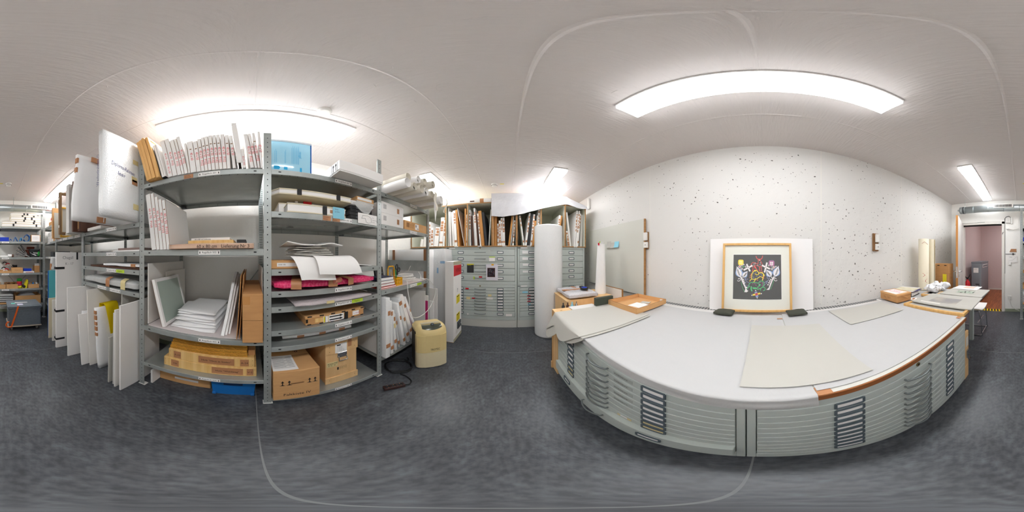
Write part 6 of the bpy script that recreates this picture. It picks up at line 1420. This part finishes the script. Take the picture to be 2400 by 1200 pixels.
# artwork: pixel frame of the photo crop (155,125)-(1135,1040) mapped on the black field
ax0, ax1, az0_, az1_ = -.228, .234, .125, .560
def A(px, py): return (ax0+(px-155)/980*(ax1-ax0), .0135, az1_-(py-125)/915*(az1_-az0_))
ART = {'k': mat('art_black', (22, 22, 21), .3), 'r': mat('art_red', (224, 62, 48)), 'y': mat('art_yellow', (246, 218, 20)), 'g': mat('art_green', (52, 196, 110)), 'w': mat('art_white', (236, 230, 230)), 'b': mat('art_blue', (126, 160, 210)), 'o': mat('art_orange', (236, 104, 30)), 'p': mat('art_plum', (172, 84, 140)), 'l': mat('art_lilac', (140, 150, 196)), 'd': mat('art_darkred', (176, 36, 44)), 'c': mat('art_cream', (240, 236, 160))}
art = MB(); art.box(ax0-.003, ax1+.003, .0148, .0158, az0_-.003, az1_+.003, white); art.box(ax0, ax1, .0140, .0150, az0_, az1_, ART['k'])
lay = [0]
def st(pts, w_, c, closed=False):
    P = [Vector(A(*p)) for p in pts]; P = smooth(P, 5) if len(P) > 2 and not closed else P
    if closed: P = smooth([P[-1]]+P+[P[0]], 5)[5:-5] if len(P) > 2 else P
    lay[0] += 1; y = -.000008*lay[0]; w_ = w_/980*(ax1-ax0)/2
    n = len(P); vs = []
    for i, p in enumerate(P):
        d_ = (P[min(i+1, n-1)]-P[max(i-1, 0)]).normalized(); q = Vector((-d_.z, 0, d_.x))*w_
        vs += [p+q+Vector((0, y, 0)), p-q+Vector((0, y, 0))]
    art.add(vs, [(2*i, 2*i+2, 2*i+3, 2*i+1) for i in range(n-1)], ART[c])
def fl(pts, c):
    lay[0] += 1; y = -.000008*lay[0]; P = [Vector(A(*p))+Vector((0, y, 0)) for p in pts]; art.add(P, [tuple(range(len(P)))], ART[c])
def dot(x, y, r_, c): fl([(x+r_*cos(q*pi/6), y+r_*sin(q*pi/6)) for q in range(12)], c)
def spiral(x, y, r_, turns, sgn, w_, c, a0=0): st([(x+r_*(1-k/14*.8)*cos(a0+sgn*k*turns*.45), y+r_*(1-k/14*.8)*sin(a0+sgn*k*turns*.45)) for k in range(14)], w_, c)
# red horned animal
st([(620, 150), (640, 200), (690, 225), (740, 200), (755, 145)], 14, 'r'); fl([(640, 210), (745, 210), (700, 240), (680, 240)], 'r'); st([(665, 235), (660, 310), (620, 300), (560, 285), (525, 320), (520, 350)], 12, 'r'); st([(700, 235), (735, 290), (745, 350), (700, 370), (640, 350), (600, 330)], 11, 'r')
st([(545, 345), (560, 400), (550, 470)], 14, 'r'); st([(590, 350), (620, 400), (650, 450)], 16, 'r'); st([(695, 375), (690, 430), (700, 470)], 14, 'r'); st([(725, 375), (735, 430), (725, 465)], 12, 'r'); fl([(580, 360), (615, 360), (620, 400), (595, 410)], 'r')
for x, y in ((580, 315), (605, 300), (660, 340), (710, 295), (705, 330), (690, 240), (580, 350)): dot(x, y, 8, 'w')
# yellow animal
st([(535, 610), (540, 520), (570, 470), (610, 445), (650, 460), (680, 510), (640, 535), (605, 510)], 14, 'y'); fl([(585, 435), (620, 435), (615, 465), (590, 465)], 'y'); st([(680, 500), (730, 490), (775, 520), (790, 560)], 18, 'y'); st([(530, 615), (600, 630), (660, 600), (710, 570), (760, 600), (750, 640)], 13, 'y'); st([(540, 620), (510, 640), (495, 668)], 12, 'y'); st([(610, 600), (600, 650), (575, 682)], 14, 'y'); st([(770, 530), (765, 590), (755, 650)], 13, 'y')
for x, y in ((505, 590), (510, 555), (525, 525), (650, 640), (750, 480), (775, 600), (775, 570)): fl([(x-16, y+8), (x, y-16), (x+16, y+8)], 'o')
for x, y in ((565, 575), (635, 570), (575, 605), (720, 520), (735, 545), (620, 490), (685, 555), (575, 510)): st([(x-10, y), (x, y-12), (x+10, y), (x, y+12)], 4, 'l', True)
# green animal
st([(480, 790), (485, 720), (530, 690), (600, 690), (670, 700), (710, 660), (760, 665), (785, 710), (770, 760), (730, 800), (660, 830), (620, 800), (550, 800)], 12, 'g'); st([(500, 770), (460, 790), (450, 830)], 12, 'g'); st([(530, 770), (525, 820), (545, 868)], 22, 'g'); st([(640, 815), (660, 780), (690, 750), (680, 710)], 12, 'g'); fl([(670, 730), (720, 725), (700, 770)], 'g'); st([(720, 800), (715, 855)], 10, 'g'); st([(760, 785), (805, 800), (800, 840), (765, 855)], 12, 'g'); fl([(555, 790), (630, 790), (620, 825), (565, 820)], 'g')
for x, y in ((560, 715), (600, 712), (622, 742), (710, 685), (750, 690), (755, 718), (748, 748), (690, 720), (680, 800)): dot(x, y, 9, 'p')
# bars crossing, flowers, leaves, stems
for cx_, cy_, p, q in ((465, 388, ((370, 440), (550, 345)), ((430, 315), (500, 465))), (820, 378, ((740, 340), (905, 415)), ((845, 285), (795, 485)))):
    st(p, 32, 'w'); st(q, 32, 'w'); dot(cx_, cy_, 9, 'k')
def flower(x, y, c1, c2):
    for k in range(4): a = k*pi/2+pi/4; dot(x+34*cos(a), y+34*sin(a), 34, c1)
    for k in range(4): a = k*pi/2; fl([(x+66*cos(a), y+66*sin(a)), (x+28*cos(a+.9), y+28*sin(a+.9)), (x+28*cos(a-.9), y+28*sin(a-.9))], c1)
    for k in range(4): a = k*pi/2+pi/4; dot(x+24*cos(a), y+24*sin(a), 16, c2)
flower(310, 285, 'o', 'y'); flower(310, 285, 'y', 'c'); flower(938, 300, 'b', 'p'); flower(938, 302, 'p', 'w')
for x, y, r_, c, c2 in ((285, 372, 26, 'w', 'd'), (330, 348, 18, 'w', 'k'), (372, 328, 15, 'w', 'b'), (410, 370, 18, 'w', 'k'), (365, 372, 14, 'g', 'g'), (330, 415, 24, 'w', 'k'), (880, 345, 16, 'w', 'k'), (940, 352, 16, 'w', 'k'), (985, 382, 24, 'w', 'd'), (1028, 368, 16, 'w', 'k'), (945, 415, 24, 'w', 'k')): dot(x, y, r_, c); dot(x, y, r_*.55, c2)
def leafs(tip, base, wd, sgn):
    t_, b_ = Vector(tip), Vector(base); d_ = b_-t_; nrm_ = Vector((-d_.y, d_.x)).normalized()
    for k, c in ((1, 'b'), (.72, 'w')):
        L_ = [t_+d_*s_+nrm_*wd*k*sin(pi*min(1, s_*1.0)**1.4)*.9 for s_ in [i/10 for i in range(11)]]; R_ = [t_+d_*s_-nrm_*wd*k*sin(pi*min(1, s_*1.0)**1.4)*.9 for s_ in [i/10 for i in range(10, -1, -1)]]
        fl([tuple(p) for p in L_+R_], c)
    for s_ in (.35, .45, .55, .65, .75):
        m_ = t_+d_*s_; p = m_+nrm_*wd*.45*sgn; fl([tuple(m_-d_.normalized()*10), tuple(p), tuple(m_+d_.normalized()*10)], 'k')
    st([tuple(t_+d_*.2), tuple(b_)], 7, 'k')
leafs((225, 360), (310, 590), 85, 1); leafs((452, 455), (350, 590), 66, -1); leafs((830, 425), (930, 570), 78, 1); leafs((1082, 350), (1000, 575), 88, -1)
st([(310, 570), (360, 690), (410, 790), (440, 880)], 26, 'w'); fl([(405, 830), (470, 860), (440, 890), (390, 890)], 'w'); st([(990, 570), (950, 640), (910, 740), (880, 830)], 26, 'w'); fl([(830, 835), (890, 790), (890, 840)], 'w'); st([(930, 570), (965, 620)], 14, 'w'); st([(350, 590), (335, 620)], 14, 'w')
for x, y in ((365, 630), (375, 665), (390, 700), (920, 630), (900, 660), (885, 695), (865, 735), (435, 790)): dot(x, y, 14, 'w')
spiral(275, 630, 40, 1, -1, 11, 'w', 2.5); spiral(1015, 620, 42, 1, 1, 11, 'w', .6); spiral(425, 612, 30, 1, 1, 7, 'l'); spiral(865, 590, 34, 1, -1, 8, 'l'); spiral(840, 688, 22, 1, -1, 6, 'l'); spiral(410, 690, 18, 1, 1, 5, 'l')
st([(390, 600), (420, 660), (490, 700)], 6, 'l'); st([(400, 740), (440, 750), (480, 760)], 6, 'l'); st([(895, 600), (860, 650), (790, 690)], 8, 'l'); st([(850, 700), (800, 730), (785, 770)], 6, 'l')
st([(320, 680), (350, 790), (390, 885)], 6, 'g'); st([(985, 640), (950, 740), (915, 830)], 6, 'g')
st([(560, 945), (710, 910)], 34, 'y'); st([(618, 880), (650, 985)], 52, 'b'); dot(634, 928, 30, 'r'); dot(634, 928, 22, 'd')
for x, y in ((617, 855), (543, 952), (730, 915), (648, 1003)): dot(x, y, 12, 'w')
art.build('print', t)
b = MB(); b.box(-fw2+bw, fw2-bw, .0075, .0095, bw, FH-bw, mat('picture_glass', (255, 255, 255), .03, 0, .5, alpha=.06)); b.build('glass', t)
# weights holding it, white board behind, grille
for u, s_ in ((-.36, -1), (.30, 1)):
    b = MB(); b.pad(-.085, .085, 0, .12, 0, .034, olive, .006, .5, 110+s_, 8, 9)
    solo(b, 'sandbag', 'dark olive weight bag holding the framed picture at its '+('left' if s_ < 0 else 'right')+' foot', 'weight', 'R', u, 1.375, TOP+.0105, R(6*s_))
solo(MB().box(-.55, .52, 0, .006, 0, .76, mat('bright_white_board', (238, 236, 236), .6)), 'white_board', 'large white board standing against the wall behind the framed picture', 'board', 'R', -.01, 1.62, .772, 0, None, 0, R(-2.6))
b = MB(); b.box(-1.55, 2.3, 0, .21, 0, .02, mat('grille_white', (214, 212, 210), .5))
k = -1.54
while k < 2.28: b.box(k, k+.026, .135, .205, .02, .0208, mat('grille_slot', (96, 98, 98), .6)); k += .034
g_ = struct(b, 'trim_3'); put(g_, 'R', 0, 1.478, .746)
# fittings on the right wall
for u, z, lab in ((-1.478, 1.56, 'white magnetic door holder on brown wood at the edge of the pale wall board'), (1.375, 1.53, 'white door contact on a brown wooden block on the right wall')):
    t = thing('door_contact', lab, 'door contact', 'R', u, 1.688, z)
    b = MB(); b.box(-.05, .045, -.02, 0, -.115, .12, card_in, .002); b.build('backing', t)
    b = MB(); b.box(-.02, .04, -.05, -.02, -.0, .11, plastic_w, .005); b.box(-.02, .05, -.045, -.02, -.10, -.02, plastic_w, .004); b.lathe([(.006, -.0465), (.006, -.045)], dark, 10, (.015, 0, -.06), 'y'); b.build('switch', t)
b = MB(); b.box(-3.02, -1.50, 0, .022, 0, 1.07, mat('board_grey_green', (206, 206, 198), .35)); b.box(-1.50, -1.478, 0, .022, 0, 1.07, ply_edge); b.box(-3.02, -1.478, .0, .022, -.008, 0, gunmetal)
t = thing('wall_board', 'large pale board with a brown edge leaning against the right wall behind the foam roll', 'board', 'R', 0, 1.655, .80); b.build('panel', t)
solo(MB().box(-.5, 0, 0, .02, 0, .885, offwhite).box(0, .012, 0, .02, 0, .885, ply_edge).box(-.5, .012, 0, .02, .885, .892, ply_edge), 'low_board', 'low white board with a brown edge standing behind the birch crates', 'board', 'R', -1.69, 1.42, 0)
for k, (x0, x1, y0, y1, m_, lab, sz) in enumerate(((1399.5, 1415, 567, 590, mat('grey_white_paper', (214, 214, 212)), 'white notice with a green tab on the pale wall board', 0), (1423, 1432, 566, 581, cream, 'cream sticky note on the pale wall board, the left one', 1), (1432, 1440.5, 568.5, 581.5, cream, 'cream sticky note on the pale wall board, the middle one', 1), (1440.5, 1451, 566, 580, skyblue, 'blue sticky note on the pale wall board', 1))):
    d = 1.652; u0, u1 = U('R', x0, d), U('R', x1, d); xm = (x0+x1)/2; z0, z1 = Zp('R', xm, y1, d), Zp('R', xm, y0, d); h = z1-z0
    b = MB(); b.sheet(3, 5, lambda i, j: ((u1-u0)*i, -.002-(.02*(1-j)**2 if sz else 0), h*j), .0008, m_)
    if not sz: b.box(.08, .12, -.004, -.002, h-.015, h+.01, lime)
    solo(b, 'sticky_note' if sz else 'notice', lab, 'note', 'R', u0, d, z0)
# birch crates and things at the left of the chests
def bcrate(lab, u0, u1, d0, d1, h, lip):
    t = thing('birch_crate', lab, 'crate', 'R', u0, d0, 0); w_ = u1-u0; dp = d1-d0
    b = MB(); b.box(.012, w_, .012, dp, 0, h-.012, birch, .003); b.box(0, w_, 0, dp, h-.0118, h, birch, .002)
    if lip: b.box(-.02, .012, -.006, dp, .0, .1, birch, .003); b.box(.0, .012, .0, .05, .1, h-.012, birch)
    b.text('N 4', (.06, .06, h+.0003), (1, 0, 0), (0, 1, 0), .03, card_in); b.build('case', t)
bcrate('tall birch crate standing against the left end of the plan chests', -1.60, -1.45, .445, 1.38, .79, True)
bcrate('second birch crate standing behind the first, under the bubble wrapped parcel', -2.32, -1.82, .68, 1.35, .80, False)
standing('framed_board', 'cream board with a black edge leaning against the tall birch crate', 'board', 'R', -1.675, -1.665, -1.628, .46, 0, .58, .13, cream, None, lambda b, x0, x1, L, dp: (b.box(x0-.004, x1, -.004, 0, 0, L, charcoal), b.box(x0-.004, x1, -.004, dp, -.0, .004, charcoal), b.box(x0-.006, x0, 0, dp, 0, L, charcoal)))
solo(MB().box(0, .11, 0, .28, 0, .012, greywhite, .001), 'grey_board', 'narrow pale grey board lying on the tall birch crate', 'board', 'R', -1.585, .62, .7915)
solo(MB().box(0, .03, 0, .225, 0, .085, mat('dark_green_box', (62, 70, 60), .5), .003).box(-.003, .0, .0, .225, .0, .087, charcoal), 'dark_green_box', 'dark green box standing on edge at the rear left of the cream sheets', 'box', 'R', -1.468, .862, TOP+.0218)
t = thing('bubble_parcel', 'flat parcel in grey bubble wrap with brown tape lying on the second birch crate', 'package', 'R', -2.07, .72, .8015)
b = MB(); b.pad(-.26, .26, 0, .40, 0, .085, mat('lilac_bubble_wrap', (204, 202, 206), .25, 0, .6, bump=('voronoi', 60, .5, .008, ONE)), .012, .6, 120, 12, 7); b.build('wrap', t)
for x0, y0, x1, y1 in ((-.02, -.003, .04, .38), (-.2, .2, -.08, .24), (.1, .25, .2, .285)): b = MB(); b.box(x0, x1, y0, y1, .079, .0865, tape); b.build('tape', t)
t = thing('tape_roll', 'black tape roll with a blue core lying on the bubble wrap parcel', 'tape roll', 'R', -1.93, .98, .902)
b = MB(); b.lathe([(.036, 0), (.055, 0), (.055, .025), (.036, .025), (.036, 0)], black_m, 24); b.pad(-.11, -.045, -.02, .025, 0, .03, black_m, .005, .3, 121); b.build('roll', t); b = MB(); b.lathe([(.03, .002), (.0355, .002), (.0355, .03), (.03, .03), (.03, .002)], blue_d, 20); b.build('core', t)
t = thing('foam_roll', 'loosely rolled white foam sheet standing on the second birch crate', 'roll', 'R', -2.03, 1.29, .8015)
b = MB(); b.sheet(40, 10, lambda i, j: ((.112-.05*i-.03*j)*cos(-1.2+i*9.5)+.02*j, (.09-.04*i-.02*j)*sin(-1.2+i*9.5), .72*j), .006, foam); b.build('sheet', t)
b = MB(); b.box(.055, .09, -.07, -.066, .70, .735, red_m); b.build('red_tag', t)
for k in range(4): solo(MB().lathe([(.018, 0), (.018, .06), (.008, .075), (.008, .1)], [charcoal, walnut, skyblue, chrome][k], 14), 'small_bottle', ['black', 'brown', 'blue', 'silver'][k]+' small bottle standing behind the tall birch crate', 'bottle', 'R', -1.75, .62+.055*k, .70, 0, 'small bottles behind the birch crate')
solo(MB().box(0, .17, 0, .62, 0, .699, birch, .003), 'birch_box', 'low birch box in the gap between the two birch crates, carrying small bottles', 'box', 'R', -1.805, .60, 0)

# ---------------------------------------------------------------- worktable towards the doorway
t = thing('worktable', 'grey legged worktable covered with papers between the plan chests and the doorway', 'table', 'R', 1.90, .66, 0)
b = MB(); b.box(-.545, .60, 0, .98, .745, .775, white, .003); b.build('table_top', t)
for x, y in ((.40, .04), (.40, .92), (-.36, .04), (-.36, .92)): b = MB(); b.box(x-.03, x+.03, y-.03, y+.03, 0, .745, cab, .004); b.build('leg', t)
def cover(i, j):
    y = -.022+.014*(j/.1) if j < .1 else -.008+.97*(j-.1)/.9; x = -.535+1.143*(i/(22/24)) if i <= 22/24 else .608+.016*(i-22/24)*12
    return (x, y, .779+.003*abs(noise.noise(Vector((i*6, j*6, 9))))+.003-.07*max(0, 1-j/.1)**1.4-.09*max(0, (i-22/24)*12)**1.4)
b = MB(); b.sheet(24, 20, cover, .0015, tissue)
solo(b, 'tissue_cover', 'white tissue covering the worktable towards the doorway', 'tissue', 'R', 1.90, .66, 0, 0, 'tissue covers')
t = thing('cardboard_box', 'brown cardboard box with a handwritten white card on its lid, beside the binder', 'box', 'R', 1.345, 1.26, .800, R(-4))
b = MB(); b.box(0, .235, 0, .31, 0, .09, card_d, .003); b.box(-.003, .238, -.003, .313, .078, .1, card, .002); b.prism([(.06, -.006, .085), (.20, -.03, .075), (.19, -.012, .05), (.15, -.02, .045), (.1, -.004, .07)], (0, .003, 0), card)
b.text('No 1001', (-.0008, .24, .03), (0, -1, 0), (0, 0, 1), .026, card_in); b.build('carton', t)
b = MB(); b.box(.015, .2, .035, .275, .1, .102, white); 
for k, s_ in enumerate(('Ausstellung', 'Kunst')): b.text(s_, (.075+.06*k, .255-.03*k, .1022), (0.12, -1, 0), (1, .12, 0), .042, mat('pink_ink', (224, 90, 130)), False, .2 if k == 0 else .13)
b.build('card', t)
t = thing('ring_binder', 'black ring binder with a green and white spine lying on the worktable', 'binder', 'R', 1.70, 1.33, .789, R(12))
b = MB(); b.box(0, .27, 0, .006, 0, .002, black_m); b.box(0, .27, 0, .31, 0, .003, charcoal); b.box(0, .27, 0, .31, .058, .062, charcoal); b.box(-.002, .0015, 0, .31, 0, .062, black_m, .001); b.box(.02, .25, .01, .3, .004, .056, white); b.build('binder', t)
b = MB(); b.box(-.0035, -.002, .12, .27, .01, .052, white); b.box(-.0035, -.002, .27, .295, .008, .054, green_m); b.text('Archiv', (-.0038, .25, .024), (0, -1, 0), (0, 0, 1), .02, grey_ink); b.build('spine_label', t)
b = MB(); b.lathe([(.013, -.004), (.013, -.002)], chrome, 16, (0, .06, .031), 'x'); b.lathe([(.008, -.005), (.008, -.004)], dark, 12, (0, .06, .031), 'x'); b.build('ring', t)
zz = .8525
for k, (m_, w_, l_, r_, lab) in enumerate(((mat('art_sheet', (96, 76, 84), .5, var=(9, (60, 60, 120), ONE, .4, .6)), .27, .33, 8, 'dark coloured art print lying on the ring binder'), (white, .30, .3, 16, 'white sheet lying on the dark art print'), (mat('parchment', (226, 220, 196), .6, var=(12, (212, 202, 170), ONE, .4, .6)), .2, .28, 12, 'cream printed booklet lying topmost on the ring binder'))):
    solo(MB().box(0, w_, 0, l_, 0, .006, m_), 'paper_sheet' if k < 2 else 'booklet', lab, 'paper', 'R', 1.715+.01*k, 1.32+.01*k, zz, R(r_)); zz += .0075
def lay(name, lab, u0, u1, d0, d1, z, h, m_, pics=(), rot=0, cat='board', edge=None):
    b = MB(); b.box(0, u1-u0, 0, d1-d0, 0, h, m_, .0008)
    for x0, x1, y0, y1, pm in pics: b.box(x0, x1, y0, y1, h, h+.0006, pm)
    return solo(b, name, lab, cat, 'R', u0, d0, z, rot)
grey_print = mat('grey_print', (150, 148, 148), .5, var=(5, (176, 170, 160), ONE, .42, .58)); dk_print = mat('brown_print', (96, 84, 82), .5, var=(7, (150, 120, 100), ONE, .42, .6)); gr_print = mat('green_grey_print', (170, 184, 168), .5, var=(14, (70, 76, 70), (1, 3, 1), .52, .6))
t = thing('maple_picture_frame', 'flat light wooden frame lying at the near end of the worktable', 'frame', 'R', 1.335, .475, .794)
b = MB(); fw, w_, l_, h = .028, .42, .68, .03
b.box(0, fw, 0, l_, 0, h, maple, .002); b.box(w_-fw, w_, 0, l_, 0, h, maple, .002); b.box(fw, w_-fw, 0, fw, 0, h, maple, .002); b.box(fw, w_-fw, l_-fw, l_, 0, h, maple, .002); b.build('moulding', t); b = MB(); b.box(fw, w_-fw, fw, l_-fw, .012, .016, cream); b.build('picture', t)
lay('mat_board', 'large white mat board with a grey picture lying on the light wooden frame', 1.445, 1.905, .44, 1.12, .8255, .012, cream, ((.10, .31, .20, .53, grey_print), (.05, .07, .36, .6, offwhite), (.08, .083, .04, .16, greywhite)), R(.5))
lay('frame_board', 'wooden frame with a dark picture at the back of the worktable', 1.86, 2.15, 1.06, 1.28, .79, .028, maple, ((.025, .265, .025, .195, cream), (.07, .22, .05, .17, dk_print)), R(4), 'frame')
lay('mat_board', 'cream mat board with a small green picture, behind the large white one', 1.935, 2.40, .46, 1.05, .8215, .014, cream, ((.15, .29, .17, .42, gr_print), (.05, .053, .03, .3, greywhite)), R(-2))
solo(MB().box(0, .35, 0, .5, 0, .025, cream, .001), 'foam_board', 'thick cream board under the mat board with the green picture', 'board', 'R', 1.99, .52, .7925, R(-2))
lay('paper_sheet', 'printed sheet with a pinkish text block at the far end of the worktable', 2.30, 2.58, .62, 1.02, .84, .003, white, ((.08, .25, .08, .26, mat('salmon_print', (232, 196, 180), .6)), (.03, .2, .28, .38, offwhite)), R(-3), 'paper')
b = MB(); b.pad(0.0, .38, 0.03, .24, 0, .10, mat('crumpled_white_paper', (236, 236, 238), .7), .055, .8, 130, 16, 13); b.box(.2, .27, .06, .1, .03, .05, tape)
solo(b, 'crumpled_paper', 'heap of crumpled white paper at the far end of the worktable', 'paper', 'R', 2.0, 1.08, .822)
solo(MB().box(0, .12, 0, .09, 0, .004, white).box(.02, .1, .02, .05, .004, .005, tape), 'paper_slip', 'white slip with brown tape lying between the box and the mat board', 'paper', 'R', 1.60, 1.20, .792, R(20))
# big paper rolls and the brown box by the corner
t = thing('paper_roll', 'wide cream paper roll with red letters standing at the wall behind the worktable', 'roll', 'R', 2.245, 1.50, .79)
b = MB(); b.lathe([(.088, 0), (.088, .84), (.082, .84), (.08, .5)], mat('cream_roll_paper', (234, 225, 202), .6), 32); b.build('roll', t)
b = MB(); ri = mat('faded_red_ink', (196, 110, 100), .7)
for k, s_ in enumerate('LAM'):
    vs, fs, wd = text_geo(s_); q = []
    for v in vs: 
        h_ = .03+.088*k+v.x*.115; ang = -2.35-(v.y-.36)*1.25
        q.append((.0885*cos(ang), .0885*sin(ang), h_))
    b.add(q, fs, ri)
st_pts = [(.0888*cos(-2.9+k*.12), .0888*sin(-2.9+k*.12), .76+.03*(1-abs(k-4)/4)) for k in range(11)]
b.build('lettering', t); b = MB(); b.tube(st_pts, .0022, ri, 5); b.build('drawn_line', t)
t = thing('paper_roll', 'narrow cream paper roll standing right of the lettered one', 'roll', 'R', 2.44, 1.46, .79)
b = MB(); b.sheet(30, 4, lambda i, j: ((.06-.025*i)*cos(-1+8*i), (.06-.025*i)*sin(-1+8*i), .85*j), .002, mat('cream_roll_paper', (234, 225, 202), .6)); b.build('roll', t)
t = thing('cardboard_box', 'large brown cardboard box with a yellow sticker standing in the corner by the door', 'box', 'R', 2.80, 1.30, 0)
b = MB(); b.box(0, .2, 0, .34, 0, 1.2, card_d, .004)
for q in (.05, .2): b.box(-.002, 0, q, q+.05, 1.16, 1.175, dark)
b.build('carton', t); b = MB(); b.box(-.0025, 0, .05, .13, .84, 1.0, yel_lab); b.build('sticker', t)
# chair and low crate
t = thing('chair', 'chair with pale seat and chrome sled legs pushed behind the worktable', 'chair', 'R', 2.66, .60, 0)
b = MB(); b.sheet(10, 12, lambda i, j: (-.2+.4*i, -.02+.42*j, .46+.0*i+.03*(2*i-1)**2+(.0 if j < .75 else .2*((j-.75)/.25)**1.5)), .012, white); b.build('seat', t)
for s_ in (-1, 1):
    b = MB(); b.tube(smooth([(s_*.19, .36, .44), (s_*.19, .1, .445), (s_*.2, .02, .43), (s_*.2, -.02, .04), (s_*.2, .0, .012), (s_*.2, .06, .01), (s_*.2, .38, .01), (s_*.2, .42, .03), (s_*.19, .36, .44)], 4), .009, chrome, 10); b.build('leg', t)
for y, z, w_ in ((0, .01, .2), (.05, .24, .195)): b = MB(); b.tube([(-w_, y, z), (w_, y, z)], .007, chrome); b.build('stretcher', t)
t = thing('wooden_crate', 'small wooden crate with a metal latch on the floor beside the right plan chest', 'crate', 'R', 1.345, .47, 0)
b = MB(); b.box(0, .10, .0, .4, .19, .61, birch, .003); b.box(0, .10, .0, .4, .0, .188, birch, .003); b.box(.03, .09, -.001, 0, .44, .55, mat('white_sticker', (220, 214, 206))); b.box(-.001, .101, .02, .4, .609, .612, walnut); b.build('case', t)
b = MB(); b.box(.03, .075, -.012, 0, .3, .40, chrome, .004); b.tube([(.03, -.012, .33), (.03, -.028, .28), (.075, -.028, .28), (.075, -.012, .33)], .006, chrome); b.build('latch', t)
